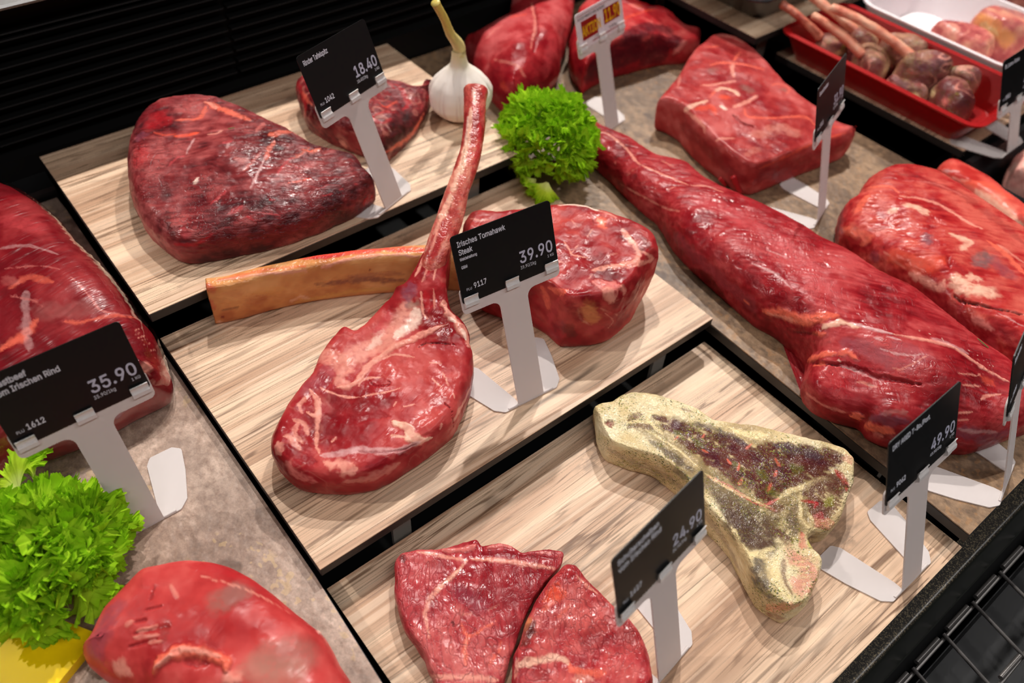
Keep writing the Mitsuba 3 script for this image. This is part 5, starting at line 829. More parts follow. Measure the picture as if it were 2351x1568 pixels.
DATA['cutA']['S'] = [
["fatp",0.9,1.5,0.5,0.0,0.7,[64,-21,-16,68,-26,-16,72,-30,-16,76,-35,-15,80,-40,-15,84,-44,-15,88,-49,-15]],
["fatp",0.95,2,0.5,0.3,0.7,[90,-49,-15,94,-53,-15,99,-57,-15,103,-60,-15,107,-64,-15,111,-68,-15,115,-71,-15,119,-76,-15,124,-81,-15,128,-85,-15,130,-88,-15,132,-90,-15,133,-92,-16]],
["fatp",0.85,1.9,0.5,0.0,0.7,[88,-49,-15,84,-50,-15,80,-51,-15,76,-51,-16,72,-52,-16,68,-52,-16,64,-53,-16,61,-53,-16,58,-54,-16,54,-55,-16,51,-56,-16,48,-58,-16,46,-60,-16,43,-62,-16,41,-64,-16,40,-67,-16,38,-71,-16,37,-74,-16,35,-78,-16]],
["fat",0.6,1.2,0.5,0.0,0.7,[84,-50,-15,79,-51,-15,74,-52,-16,70,-53,-16,65,-53,-16,61,-54,-16,57,-55,-16]],
["coral",0.85,1.1,0.5,0.0,0.7,[58,-82,-16,57,-85,-16,56,-88,-16,56,-91,-16,56,-92,-16,56,-93,-16,58,-94,-16,61,-95,-16,66,-95,-16,69,-95,-16,72,-96,-16,74,-96,-16,77,-96,-16]],
["coral",0.85,1.7,0.5,0.0,0.7,[56,-93,-16,53,-95,-16,51,-97,-16,48,-99,-16,47,-102,-16,45,-105,-16,43,-108,-16]],
["fatp",0.7,0.7,0.5,0.0,0.7,[55,-93,-16,45,-103,-16]],
["coral",0.7,1.1,0.5,0.0,0.7,[71,-109,-16,69,-111,-16,67,-113,-16,65,-114,-16,61,-115,-16,57,-116,-16,54,-116,-16]],
["fatp",0.5,0.8,0.5,0.0,0.7,[61,-78,-16,67,-82,-16]],
["fatp",0.4,0.8,0.5,0.0,0.7,[77,-87,-16,87,-89,-15]],
["fatp",0.85,2.6,0.5,0.0,0.7,[23,-96,-24,24,-101,-18,27,-104,-16,30,-107,-16,34,-110,-16,38,-113,-16,41,-116,-16,46,-120,-16,50,-124,-16,54,-128,-16]],
["pink",0.85,2.4,0.5,1.2,0.7,[79,-31,-16,83,-35,-16,87,-38,-15,91,-41,-15,95,-42,-15,97,-43,-15,100,-43,-15]],
["pink",0.8,2,0.5,1,0.7,[105,-50,-15,108,-51,-15,112,-53,-15,115,-54,-15,117,-56,-16,118,-58,-16,120,-60,-16]],
["pink",0.7,1.6,0.5,0.0,0.7,[131,-74,-15,141,-82,-15]],
["deep",0.7,2,0.5,-0.8,0.7,[98,-51,-15,105,-56,-15,112,-61,-15,118,-67,-15,125,-73,-15,131,-79,-15,137,-85,-15]],
["black",0.7,2.6,0.5,0.0,0.7,[54,-16,-16,52,-22,-16]],
["black",0.8,1,0.5,-1,0.7,[54,-78,-16,52,-82,-16]],
["purple",0.3,7,0.5,0.0,0.7,[69,-63,-16,74,-81,-16]],
["red",0.6,2,0.5,0.0,0.7,[45,-20,-19,39,-32,-18]],
["brown",0.7,1,0.5,0.0,0.7,[42,-29,-18,37,-35,-17]],
["deep",0.4,5,0.5,0.0,0.7,[64,-33,-16,77,-43,-15]],
]
DATA['cutB'] = {"b":[[140.9,-93.9,18,7],[146.7,-99.2,20,7],[144.8,-113.2,20,7],[146.5,-126.7,20,7],[146.9,-140.0,19,7],[149.3,-150.7,18,7],[148.8,-160.2,17,7],[145.2,-171.1,16,7],[140.6,-180.2,14,7],[134.0,-189.9,12,7],[119.1,-200.8,6.24,7],[69.3,-178.6,6.24,7],[48.8,-150.3,9,7],[59.7,-134.5,16,7],[70.2,-122.7,18,7],[77.0,-119.7,19,7],[92.7,-109.6,20,7],[108.7,-101.6,20,7],[122.8,-97.5,20,7]],"z0":-33.9,"ctl":[[117.8,-121.1,24],[130.8,-150.3,24],[91.3,-151.4,22]],"p":2.2,"res":1.3,"soft":2}
DATA['cutB']['S'] = [
["black",0.9,1.8,0.5,0.0,0.7,[70,-123,-14,67,-126,-15]],
["fato",0.6,2.2,0.5,0.0,0.7,[96,-110,-12,87,-115,-12]],
["brown",0.75,4.5,0.5,0.0,0.7,[96,-114,-10,92,-116,-11,88,-117,-11,85,-119,-11,82,-120,-11,81,-121,-12,79,-121,-12]],
["black",0.6,3,0.5,0.0,0.7,[94,-116,-11,86,-120,-11]],
["orange",0.8,6,0.5,0.0,0.7,[111,-107,-10,114,-108,-10,117,-108,-10,120,-108,-10,122,-109,-10,123,-110,-10,125,-111,-10]],
["coral",0.5,2,0.5,0.0,0.7,[105,-112,-10,120,-110,-10]],
["fatp",0.85,1.4,0.5,0.0,0.7,[140,-107,-10,140,-110,-10,141,-113,-10,141,-117,-10,142,-120,-10,143,-123,-11,143,-126,-11]],
["deep",0.65,9,0.5,0.0,0.7,[116,-144,-10,122,-146,-10,129,-147,-10,135,-149,-10,137,-152,-10,138,-155,-10,139,-159,-10]],
["red",0.4,5,0.5,0.0,0.7,[133,-97,-11,135,-105,-10]],
["fat",0.85,3,0.5,0.0,0.7,[68,-129,-12,72,-131,-11,77,-133,-11,81,-136,-11,85,-138,-11,89,-139,-11,92,-141,-11,94,-144,-11,95,-147,-11,95,-149,-11]],
["coral",0.7,2.6,0.5,0.0,0.7,[96,-149,-11,95,-151,-11,94,-153,-11,96,-155,-11,99,-159,-11,105,-164,-11,110,-168,-11]],
["deep",0.6,5,0.5,0.0,0.7,[72,-139,-11,84,-147,-11]],
["fatp",0.7,2,0.5,0.0,0.7,[72,-126,-12,62,-134,-13]],
["red",0.6,4,0.5,0.0,0.7,[106,-158,-11,122,-166,-10]],
["fatp",0.6,3,0.5,0.0,0.7,[91,-158,-11,101,-166,-11]],
["rose",0.35,6,0.5,0.0,0.7,[132,-166,-10,130,-178,-10]],
["coral",0.4,1.6,0.5,0.0,0.7,[109,-122,-10,123,-120,-10]],
]
DATA['sirloin'] = {"b":[[-66.9,41.0,40,32],[-56.8,31.2,42,32],[-48.7,21.7,40,32],[-41.1,6.9,38,32],[-35.1,-10.6,36,32],[-30.0,-28.7,33,32],[-26.2,-39.6,30,32],[-23.2,-48.3,28,32],[-23.1,-58.5,25,32],[-24.2,-70.1,22,32],[-23.6,-77.3,20,32],[-23.4,-86.2,16,32],[-24.2,-98.8,9,32],[-35.6,-110.8,14.56,32],[-79.2,-91.6,14.56,32],[-119.0,-39.3,14.56,32],[-135.4,5.7,14.56,32],[-139.6,16.3,14.56,32],[-143.9,29.0,14.56,32],[-143.7,39.6,12,32],[-137.4,40.7,16,32],[-123.2,52.0,24,32],[-106.8,55.0,30,32],[-92.7,56.9,36,32],[-82.9,49.5,40,32],[-76.1,46.0,42,32]],"z0":-12.0,"ctl":[[-69.8,-13.5,56],[-61.5,-50.5,52],[-98.1,19.7,48],[-99.0,-24.8,46],[-117.4,13.9,36]],"p":2.0,"res":1.6}
DATA['sirloin']['S'] = [
["grey",0.55,11,0.5,0.0,0.7,[-62,-2,40,-53,-2,38]],
["grey",0.5,15,0.5,0.0,0.7,[-55,-53,40,-43,-58,38]],
[[170,120,104],0.5,10,0.5,0.0,0.7,[-67,-50,39,-52,-66,39]],
["fatp",0.6,1,0.5,0.0,0.7,[-66,23,35,-61,16,36,-56,9,37,-51,2,37,-47,-4,36,-44,-10,35,-41,-15,34,-38,-20,33,-36,-25,32,-34,-30,30]],
["purple",0.5,9,0.5,0.0,0.7,[-118,39,27,-121,37,26,-124,36,25,-127,34,25,-129,31,25,-132,29,23,-135,27,20]],
["red",0.5,5,0.5,0.0,0.7,[-68,36,32,-62,30,33,-55,23,33,-50,16,33,-45,5,33,-41,-6,32,-37,-17,31,-34,-27,30,-31,-37,29,-29,-47,28]],
["deep",0.7,1,0.5,-1.2,0.7,[-113,16,29,-109,14,31,-105,11,32,-101,9,33,-98,8,33,-96,6,34,-94,4,34]],
["deep",0.7,1,0.5,-1.2,0.7,[-97,28,33,-94,32,33]],
["deep",0.7,1,0.5,-1.2,0.7,[-110,22,31,-103,18,32]],
["deep",0.7,1,0.5,-1.2,0.7,[-103,25,32,-93,20,34]],
["deep",0.7,1,0.5,-1.2,0.7,[-90,36,33,-94,32,33]],
["deep",0.7,1,0.5,-1.2,0.7,[-119,12,26,-102,2,33]],
["fatp",0.5,1.5,0.5,0.8,0.7,[-111,16,30,-100,10,33]],
["fatp",0.5,1.5,0.5,0.8,0.7,[-114,14,29,-101,4,33]],
["fatp",0.5,1.5,0.5,0.8,0.7,[-108,5,31,-101,-1,33]],
["fatp",0.5,1.5,0.5,0.8,0.7,[-83,30,34,-83,18,35]],
["fatp",0.5,1.5,0.5,0.8,0.7,[-115,24,29,-110,23,31]],
["coral",0.9,3.6,0.5,2.6,0.7,[-112,-13,29,-110,-12,30,-108,-11,31,-105,-11,32,-102,-12,34,-97,-13,35,-93,-16,36,-90,-19,37,-86,-23,37,-84,-26,38,-81,-30,38,-79,-34,39,-77,-37,39,-77,-39,39,-78,-40,39,-79,-42,38]],
["fatp",0.8,2,0.5,1,0.7,[-110,-12,30,-105,-13,33,-99,-13,35,-93,-15,36,-88,-20,37,-83,-27,38,-78,-34,39]],
["deep",0.6,3,0.5,-1,0.7,[-96,-21,35,-86,-31,37]],
["fatp",0.7,5,0.5,0.0,0.7,[-129,11,19,-124,-2,21]],
["fatp",0.7,4,0.5,1.5,0.7,[-80,-47,38,-77,-50,38]],
["fatw",0.9,1.8,0.5,1.5,0.7,[-25,-48,23]],
["deep",0.5,3,0.5,0.0,0.7,[-111,-5,30,-118,-7,25]],
["red",0.5,6,0.5,0.0,0.7,[-139,26,14,-139,22,13,-139,19,11,-138,15,10,-136,10,11,-133,5,12,-130,1,14]],
["deep",0.5,4,0.5,0.0,0.7,[-81,-22,38,-80,-26,39]],
["brown",0.35,4,0.5,0.0,0.7,[-94,9,34,-101,-2,33]],
]
DATA['roast'] = {"b":[[-37.1,472.6,55,34],[-28.1,439.7,55,34],[-21.4,403.3,54,34],[-18.7,365.7,52,34],[-13.7,337.4,48,34],[-10.8,315.3,44,34],[-8.6,291.0,38,34],[-7.6,269.5,32,34],[-5.0,256.2,26,34],[-7.5,238.0,22,34],[-10.2,222.3,18,34],[-11.7,213.3,11.856,34],[-16.9,201.3,19.76,34],[-25.6,199.1,19.76,34],[-35.0,199.1,19.76,34],[-47.0,199.1,19.76,34],[-61.2,197.2,19.76,34],[-92.0,198.2,19.76,34],[-118.6,202.7,19.76,34],[-159.4,205.5,19.76,34],[-197.1,211.9,19.76,34],[-221.7,282.7,11.856,34],[-200.2,379.7,30,34],[-142.1,463.5,50,34],[-84.3,479.9,55,34],[-45.5,487.4,55,34]],"z0":-12.0,"ctl":[[-57.5,312.9,72],[-76.6,352.8,76],[-51.1,251.3,56],[-111.5,249.6,64],[-94.1,227.4,48],[-130.2,338.8,70]],"p":2.1,"res":1.7}
DATA['roast']['S'] = [
["coral",0.5,3,0.5,0.0,0.7,[-79,322,60,-74,324,60,-68,326,60,-63,326,60,-59,322,60,-55,316,59,-51,311,59]],
["coral",0.7,4,0.5,0.0,0.7,[-106,272,50,-103,273,50,-100,274,50,-97,275,50,-94,275,50,-91,275,50,-87,276,50,-83,279,51,-79,282,52,-74,285,53]],
[[150,84,80],0.5,9,0.5,0.0,0.7,[-67,290,55,-61,286,54,-54,283,52,-49,281,51,-44,279,50,-40,279,50,-36,278,50]],
["silver",0.4,3.4,0.5,0.0,0.7,[-71,313,59,-73,308,58,-75,304,58,-77,300,57,-79,293,55,-82,285,53,-84,278,51,-86,273,49,-87,267,48,-89,262,47]],
["silver",0.35,2,0.5,0.0,0.7,[-72,369,63,-65,367,63,-59,365,62,-52,361,62,-47,355,61,-42,348,60,-37,341,59]],  # pale glint of the film, painted into the colour
["pink",0.4,1.2,0.5,0.0,0.7,[-77,344,62,-70,341,62,-62,338,61,-55,335,61,-50,331,60,-46,327,60,-42,322,59]],
["pink",0.5,1,0.5,0.0,0.7,[-82,315,59,-78,310,58,-73,305,58,-70,301,58,-68,298,57,-67,295,56,-65,292,56]],
["fatp",0.7,5,0.5,0.0,0.7,[-26,208,33]],
["fatp",0.8,2,0.5,1,0.7,[-27,205,30,-14,209,6]],
["pink",0.7,1.2,0.5,0.0,0.7,[-38,310,58,-36,303,57,-35,296,55,-34,290,53,-33,284,51,-33,278,49,-32,273,47,-27,268,45,-20,265,42,-13,265,36]],
["coral",0.6,2,0.5,0.0,0.7,[-61,276,50,-57,274,49,-54,272,48,-50,269,47,-43,268,47,-35,266,46,-28,265,45,-22,264,43,-17,262,40,-11,264,34]],
["deep",0.5,9,0.5,0.0,0.7,[-89,302,56,-96,291,53]],
["deep",0.35,6,0.5,0.0,0.7,[-27,328,55,-17,310,46]],
["fato",0.4,3,0.5,0.0,0.7,[-8,237,11]],
["deep",0.5,8,0.5,0.0,0.7,[-26,200,13,-17,202,8]],
["pink",0.3,4,0.5,0.0,0.7,[-80,336,61,-73,323,60]],
["rose",0.4,10,0.5,0.0,0.7,[-54,405,61,-40,385,59]],
["fatp",0.6,0.5,0.5,0.0,0.7,[-20,244,40,-14,249,35]],
["fatp",0.6,0.5,0.5,0.0,0.7,[-20,240,39,-13,246,34]],
["fatp",0.6,0.5,0.5,0.0,0.7,[-20,237,38,-13,242,32]],
["fatp",0.6,0.5,0.5,0.0,0.7,[-19,234,37,-13,239,30]],
["fatp",0.6,0.5,0.5,0.0,0.7,[-19,230,35,-12,236,28]],
["fatp",0.6,0.5,0.5,0.0,0.7,[-19,227,34,-12,233,26]],
["fatp",0.6,0.5,0.5,0.0,0.7,[-18,224,33,-11,231,24]],
["fatp",0.6,0.5,0.5,0.0,0.7,[-18,221,31,-11,229,20]],
["fatp",0.6,0.5,0.5,0.0,0.7,[-17,219,29,-10,228,16]],
["fatp",0.6,0.5,0.5,0.0,0.7,[-17,216,27,-9,230,9]],
]
DATA['tender'] = {"b":[[514.2,304.1,14,12],[515.2,290.3,18,14],[512.6,268.4,21,14],[518.0,250.5,23,15],[522.6,232.0,24,16],[520.7,207.4,25,18],[520.8,191.9,26,18],[528.7,177.8,27,20],[535.9,163.3,28,26],[528.5,130.6,30,26],[530.1,106.2,31,26],[536.1,78.6,33,26],[539.2,60.3,34,26],[540.3,36.4,36,26],[539.7,11.1,37,26],[537.7,-2.3,38,26],[542.3,-22.5,39,26],[543.4,-42.7,40,26],[541.5,-67.6,41,26],[546.5,-91.7,42,26],[544.9,-113.9,42,26],[542.1,-134.4,42,26],[539.7,-153.4,41,26],[538.3,-172.5,40,26],[538.7,-189.5,38,26],[538.0,-202.9,36,26],[532.9,-223.6,30,26],[529.6,-237.5,18,26],[517.0,-241.6,8.736,26],[493.4,-234.5,14.56,26],[476.3,-229.6,14.56,26],[455.0,-222.4,14.56,26],[446.6,-214.5,14.56,26],[424.2,-198.1,14.56,26],[408.3,-176.7,14.56,14],[403.4,-161.3,14.56,14],[407.8,-153.8,14.56,14],[402.6,-146.1,14.56,16],[396.6,-137.7,14.56,16],[392.5,-127.4,14.56,16],[389.9,-117.6,14.56,16],[392.8,-106.1,14.56,16],[398.4,-98.7,14.56,16],[415.4,-91.1,8.736,14],[426.7,-84.3,8.736,14],[428.8,-79.1,14.56,14],[431.1,-70.7,14.56,16],[432.0,-58.6,14.56,20],[433.7,-44.2,14.56,26],[429.2,-27.6,14.56,26],[430.4,-7.3,14.56,26],[433.3,16.6,14.56,26],[435.7,42.6,14.56,26],[438.0,63.6,14.56,26],[442.2,87.1,14.56,26],[452.8,112.6,14.56,24],[461.7,131.5,14.56,22],[461.4,152.4,14.56,20],[464.8,177.6,14.56,18],[469.9,205.4,14.56,16],[473.0,231.9,14.56,14],[478.0,252.0,14.56,12],[488.0,269.4,14.56,12],[506.7,294.9,9,12]],"z0":-12.0,"ctl":[[478.5,221.8,32],[471.4,151.7,38],[470.6,93.0,43],[471.4,14.6,48],[472.8,-55.5,52],[469.2,-121.9,56],[468.5,-174.1,56],[418.6,-144.1,36],[406.3,-125.3,32],[481.6,-210.2,44],[429.3,-184.7,36]],"p":2.2,"res":1.5,"spread":22}
DATA['tender']['S'] = [
[[196,84,86],0.55,12,0.5,0.0,0.7,[485,107,30,487,97,31,490,88,31,491,78,31,492,66,32,491,52,33,490,40,35,490,29,35,492,19,36,493,9,36]],
[[196,84,86],0.5,14,0.5,0.0,0.7,[486,4,36,485,-9,36,483,-22,38,481,-33,39,479,-41,39,476,-47,39,475,-54,40]],
["deep",0.55,7,0.5,0.0,0.7,[456,94,26,452,81,27,449,69,27,447,58,27,445,49,27,444,42,27,443,34,28]],
["deep",0.5,5,0.5,0.0,0.7,[439,6,27,438,-3,27,437,-12,27,437,-22,27,438,-33,28,441,-45,30,442,-57,33]],
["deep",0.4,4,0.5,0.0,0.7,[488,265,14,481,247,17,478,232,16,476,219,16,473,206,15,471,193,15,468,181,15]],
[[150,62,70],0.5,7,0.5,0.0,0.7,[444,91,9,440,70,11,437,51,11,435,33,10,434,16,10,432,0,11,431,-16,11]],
["fatp",0.9,1.7,0.5,0.5,0.7,[488,261,17,491,257,20,495,255,21,499,251,21,500,245,21,500,238,21,499,231,20,498,224,20,497,217,21,495,210,21,492,202,21,488,194,22,485,185,24,485,177,25,487,170,26,489,163,26,490,156,26,492,149,26,494,142,27,494,137,27,495,132,27,495,127,28]],
["fatp",0.7,1.2,0.5,0.0,0.7,[495,127,28,499,122,28,504,118,29,508,113,29,510,107,30,511,102,30,513,96,30]],
["fatp",0.6,1,0.5,0.0,0.7,[474,208,15,487,216,20]],
["fatp",0.6,1,0.5,0.0,0.7,[469,185,16,479,181,24]],
["fatp",0.6,1,0.5,0.0,0.7,[476,135,26,494,132,27]],
["fatp",0.6,1,0.5,0.0,0.7,[508,177,25,510,160,26]],
["fatp",0.7,0.8,0.5,0.0,0.7,[467,191,3,465,181,6,464,170,8,463,160,10,463,148,12,463,137,13,462,126,16,460,117,20,460,111,23,460,105,26]],
["silver",0.6,1.2,0.5,0.0,0.7,[449,8,34,451,0,35,452,-7,36,453,-14,36,452,-22,37,450,-31,37,449,-38,37]],
["silver",0.5,1,0.5,0.0,0.7,[474,10,36,481,-8,36]],
["coral",0.85,5,0.5,1,0.7,[431,-28,14,433,-34,16,435,-40,19,436,-46,21,436,-52,23,436,-58,24,436,-64,26,437,-68,29,440,-71,33,442,-74,35]],
["fatp",0.6,2,0.5,0.0,0.7,[431,-31,14,433,-37,15,435,-44,17,435,-51,20,436,-58,23,436,-64,27,437,-71,30]],
["coral",0.9,1.2,0.5,0.8,0.7,[431,-7,10,430,-14,10]],
["deep",0.6,0.5,0.5,-0.5,0.7,[463,-38,39,459,-41,39]],
["deep",0.6,0.5,0.5,-0.5,0.7,[461,76,31,458,71,31]],
["deep",0.6,0.5,0.5,-0.5,0.7,[457,-60,39,452,-61,39]],
["deep",0.6,0.5,0.5,-0.5,0.7,[475,69,31,466,63,32]],
["deep",0.6,0.5,0.5,-0.5,0.7,[496,88,31,491,85,31]],
["deep",0.6,0.5,0.5,-0.5,0.7,[465,-3,36,457,-12,36]],
["deep",0.6,0.5,0.5,-0.5,0.7,[461,-33,38,457,-36,38]],
["deep",0.6,0.5,0.5,-0.5,0.7,[493,70,32,491,67,32]],
["deep",0.6,0.5,0.5,-0.5,0.7,[455,55,32,448,51,29]],
["deep",0.6,0.5,0.5,-0.5,0.7,[480,36,35,469,29,36]],
["deep",0.6,0.5,0.5,-0.5,0.7,[478,16,36,474,12,36]],
["deep",0.6,0.5,0.5,-0.5,0.7,[471,30,36,468,24,36]],
["deep",0.6,0.5,0.5,-0.5,0.7,[467,23,36,465,20,36]],
["deep",0.6,0.5,0.5,-0.5,0.7,[467,60,32,459,50,33]],
["deep",0.6,0.5,0.5,-0.5,0.7,[467,86,31,459,77,30]],
["deep",0.6,0.5,0.5,-0.5,0.7,[497,-32,38,494,-36,39]],
["deep",0.6,0.5,0.5,-0.5,0.7,[476,49,34,469,44,35]],
["deep",0.6,0.5,0.5,-0.5,0.7,[461,10,36,459,5,36]],
["deep",0.6,0.5,0.5,-0.5,0.7,[469,75,31,464,72,31]],
["deep",0.6,0.5,0.5,-0.5,0.7,[463,-13,37,457,-18,37]],
["deep",0.6,0.5,0.5,-0.5,0.7,[467,-45,39,459,-53,39]],
["deep",0.6,0.5,0.5,-0.5,0.7,[468,76,31,462,70,31]],
["deep",0.6,0.5,0.5,-0.5,0.7,[491,-36,39,478,-41,39]],
["deep",0.6,0.5,0.5,-0.5,0.7,[456,-56,39,456,-60,39]],
["deep",0.6,0.5,0.5,-0.5,0.7,[461,-21,37,450,-27,37]],
["deep",0.6,0.5,0.5,-0.5,0.7,[455,30,35,454,25,35]],
["deep",0.6,0.5,0.5,-0.5,0.7,[489,-4,36,480,-9,36]],
["deep",0.6,0.5,0.5,-0.5,0.7,[467,-6,36,465,-11,36]],
["deep",0.6,0.5,0.5,-0.5,0.7,[494,110,30,490,105,30]],
["deep",0.6,0.5,0.5,-0.5,0.7,[482,23,36,479,17,36]],
["coral",0.85,5,0.5,1,0.7,[437,-52,24,437,-56,25,437,-61,27,438,-65,29,439,-69,32,441,-71,34,443,-74,36,446,-76,37,449,-78,37,453,-81,37]],
["fat",0.85,3.4,0.5,0.6,0.7,[437,-80,32,441,-82,35,446,-85,36,450,-87,37,452,-91,37,453,-96,37,455,-100,38]],
["coral",0.8,1.8,0.5,0.8,0.7,[433,-75,23,435,-85,31]],
["black",0.6,1.4,0.5,-2,0.7,[433,-59,12,433,-63,15,433,-66,17,433,-69,19,433,-73,22,433,-76,24,433,-80,26]],
["silver",0.9,1.8,0.5,0.6,0.7,[455,-93,38,457,-98,38,459,-103,39,461,-108,40,463,-113,41,466,-118,42,469,-123,42]],
["fatp",0.85,2,0.5,0.8,0.7,[469,-123,42,472,-127,42,476,-131,41,479,-135,41,483,-139,40,488,-143,40,491,-147,40,494,-151,39,497,-154,39,499,-158,39,500,-161,39,501,-166,39,501,-169,38,501,-173,38,501,-176,38,501,-179,37,502,-183,37,502,-187,36,503,-192,35,505,-197,35,506,-202,34,508,-208,34]],
["silver",0.5,2.5,0.5,0.0,0.7,[494,-145,40,497,-150,39,500,-155,39,502,-159,39,503,-164,38,504,-168,38,505,-172,38]],
[[150,82,90],0.55,8,0.5,0.0,0.7,[439,-105,32,441,-109,33,444,-114,34,446,-119,35,447,-124,35,448,-130,35,449,-136,34]],
[[150,82,90],0.5,7,0.5,0.0,0.7,[455,-149,36,461,-150,38,467,-152,39,471,-151,39,470,-146,39,466,-140,39,462,-133,40]],
["silver",0.7,1,0.5,0.0,0.7,[451,-125,37,453,-129,37,455,-134,37,457,-137,38,460,-140,38,462,-143,38,465,-146,39,468,-148,39,472,-150,39,475,-153,40]],
["silver",0.7,1.6,0.5,0.0,0.7,[455,-116,39,459,-122,40]],
["silver",0.8,1,0.5,0.0,0.7,[463,-121,41,470,-132,41]],
["fatp",0.6,0.8,0.5,0.0,0.7,[446,-142,32,447,-144,33,448,-146,33,450,-148,34,454,-149,35,459,-151,37,463,-152,38,467,-152,39,471,-153,39,475,-154,40]],
["coral",0.9,3.4,0.5,1,0.7,[425,-85,3,422,-89,11,420,-92,18,420,-94,22,422,-97,25,423,-100,27,426,-102,28]],
["coral",0.9,2.6,0.5,1.2,0.7,[427,-105,28,430,-106,28,432,-107,29,434,-108,30,434,-111,30,434,-115,29,434,-118,29]],
["fatw",0.6,1,0.5,0.0,0.7,[424,-107,26,424,-110,26]],
["deep",0.85,2.2,0.5,-3.2,0.7,[418,-91,10,413,-98,20,415,-103,24,418,-107,25,422,-111,25,425,-115,26,427,-120,26,429,-125,26,431,-130,26,432,-135,27,434,-139,27,437,-143,28,439,-148,29,442,-154,31,445,-161,32,449,-167,34]],
["black",0.7,1,0.5,-1,0.7,[415,-94,14,412,-100,22,415,-104,24,419,-108,25,422,-113,25,425,-118,25,427,-124,26]],
["silver",0.5,1.6,0.5,0.0,0.7,[423,-113,25,425,-118,25,427,-123,26,428,-129,26,430,-134,26,432,-139,27,433,-144,27]],
["coral",0.7,2.6,0.5,0.0,0.7,[412,-95,15,414,-103,24]],
["black",0.8,1.2,0.5,-1,0.7,[422,-137,25,425,-141,25]],
["fatp",0.5,1.4,0.5,0.0,0.7,[418,-131,24,420,-132,24,421,-133,24,422,-135,25,423,-138,25,425,-142,25,427,-145,26]],
["pink",0.75,1.8,0.5,0.0,0.7,[393,-106,4,392,-111,6,391,-115,7,391,-119,7,392,-123,7,393,-128,7,394,-131,7,396,-134,8,397,-137,8,399,-140,8]],
["coral",0.9,4,0.5,1.8,0.7,[401,-144,7,406,-151,10]],
["purple",0.7,5,0.5,0.0,0.7,[407,-157,12,407,-161,16,408,-164,18,409,-168,19,412,-171,21,415,-175,22,418,-179,22]],
["purple",0.65,7,0.5,0.0,0.7,[447,-209,20,450,-214,19,455,-218,17,460,-223,14,467,-226,12,474,-228,11,481,-231,9]],
[[150,110,104],0.5,3,0.5,0.0,0.7,[410,-162,21,423,-174,26]],
["coral",0.85,3.6,0.5,0.8,0.7,[406,-157,3,405,-161,7,405,-165,10,407,-169,11,408,-172,12,409,-174,12,410,-176,12]],
["pink",0.7,2,0.5,0.0,0.7,[405,-164,4,407,-172,4]],
["fatp",0.8,1.2,0.5,0.0,0.7,[472,-204,34,475,-204,34,478,-204,33,481,-205,33,485,-207,33,489,-209,33,493,-211,33]],
["fatp",0.8,0.9,0.5,0.0,0.7,[468,-187,38,484,-197,35]],
["black",0.9,0.4,0.5,0.0,0.7,[492,-192,35,490,-195,35,488,-197,35,487,-199,34,485,-201,34,484,-203,34,482,-205,33]],
["fatp",0.8,1,0.5,0.0,0.7,[450,-199,29,459,-206,31]],
["fatp",0.6,0.8,0.5,0.0,0.7,[447,-202,26,453,-207,27]],
["fatp",0.7,0.8,0.5,0.0,0.7,[475,-179,40,480,-183,39,485,-186,38,489,-189,36,493,-190,36,496,-191,36,498,-192,35]],
["orange",0.4,5,0.5,0.0,0.7,[492,-192,36,495,-202,34]],
["silver",0.5,2,0.5,0.0,0.7,[445,-206,22,447,-209,21,450,-212,21,453,-215,20,458,-219,20,466,-223,18,474,-227,15]],
["deep",0.4,6,0.5,0.0,0.7,[402,-125,21,405,-130,22,409,-135,23,413,-140,23,417,-146,24,421,-152,25,425,-159,26]],
["deep",0.3,5,0.5,0.0,0.7,[401,-99,12,395,-118,17]],
["fatw",0.7,0.35,0.5,0.0,0.7,[497,-131,40,496,-134,40]],  # from here on, tiny glints painted on the tenderloin head
["fatw",0.7,0.35,0.5,0.0,0.7,[507,-161,38,506,-163,38]],
["fatw",0.7,0.35,0.5,0.0,0.7,[495,-133,40,494,-135,40]],
["fatw",0.7,0.35,0.5,0.0,0.7,[512,-190,35,511,-192,35]],
["fatw",0.7,0.35,0.5,0.0,0.7,[506,-191,35,506,-194,35]],
["fatw",0.7,0.35,0.5,0.0,0.7,[511,-182,36,510,-184,36]],
["fatw",0.7,0.35,0.5,0.0,0.7,[501,-175,38,500,-177,38]],
["fatw",0.7,0.35,0.5,0.0,0.7,[497,-140,40,497,-142,40]],
["fatw",0.7,0.35,0.5,0.0,0.7,[492,-133,41,492,-135,40]],
["fatw",0.7,0.35,0.5,0.0,0.7,[500,-141,40,499,-143,40]],
["fatw",0.7,0.35,0.5,0.0,0.7,[511,-186,36,511,-189,36]],
["fatw",0.7,0.35,0.5,0.0,0.7,[511,-178,37,511,-180,37]],
["fatw",0.7,0.35,0.5,0.0,0.7,[500,-157,39,499,-159,39]],
["fatw",0.7,0.35,0.5,0.0,0.7,[490,-126,41,489,-129,41]],
["fatw",0.7,0.35,0.5,0.0,0.7,[504,-135,40,503,-138,40]],
["fatw",0.7,0.35,0.5,0.0,0.7,[513,-183,36,512,-185,36]],
["fatw",0.7,0.35,0.5,0.0,0.7,[507,-180,37,506,-182,37]],
["fatw",0.7,0.35,0.5,0.0,0.7,[503,-136,40,502,-138,40]],
["fatw",0.7,0.35,0.5,0.0,0.7,[510,-170,38,509,-172,37]],
["fatw",0.7,0.35,0.5,0.0,0.7,[514,-184,36,513,-187,36]],
["fatw",0.7,0.35,0.5,0.0,0.7,[507,-156,39,506,-158,39]],
["fatw",0.7,0.35,0.5,0.0,0.7,[495,-128,41,494,-130,41]],
["fatw",0.7,0.35,0.5,0.0,0.7,[501,-159,39,500,-161,39]],
["fatw",0.7,0.35,0.5,0.0,0.7,[501,-121,40,500,-124,40]],
["fatw",0.7,0.35,0.5,0.0,0.7,[510,-189,36,509,-191,35]],
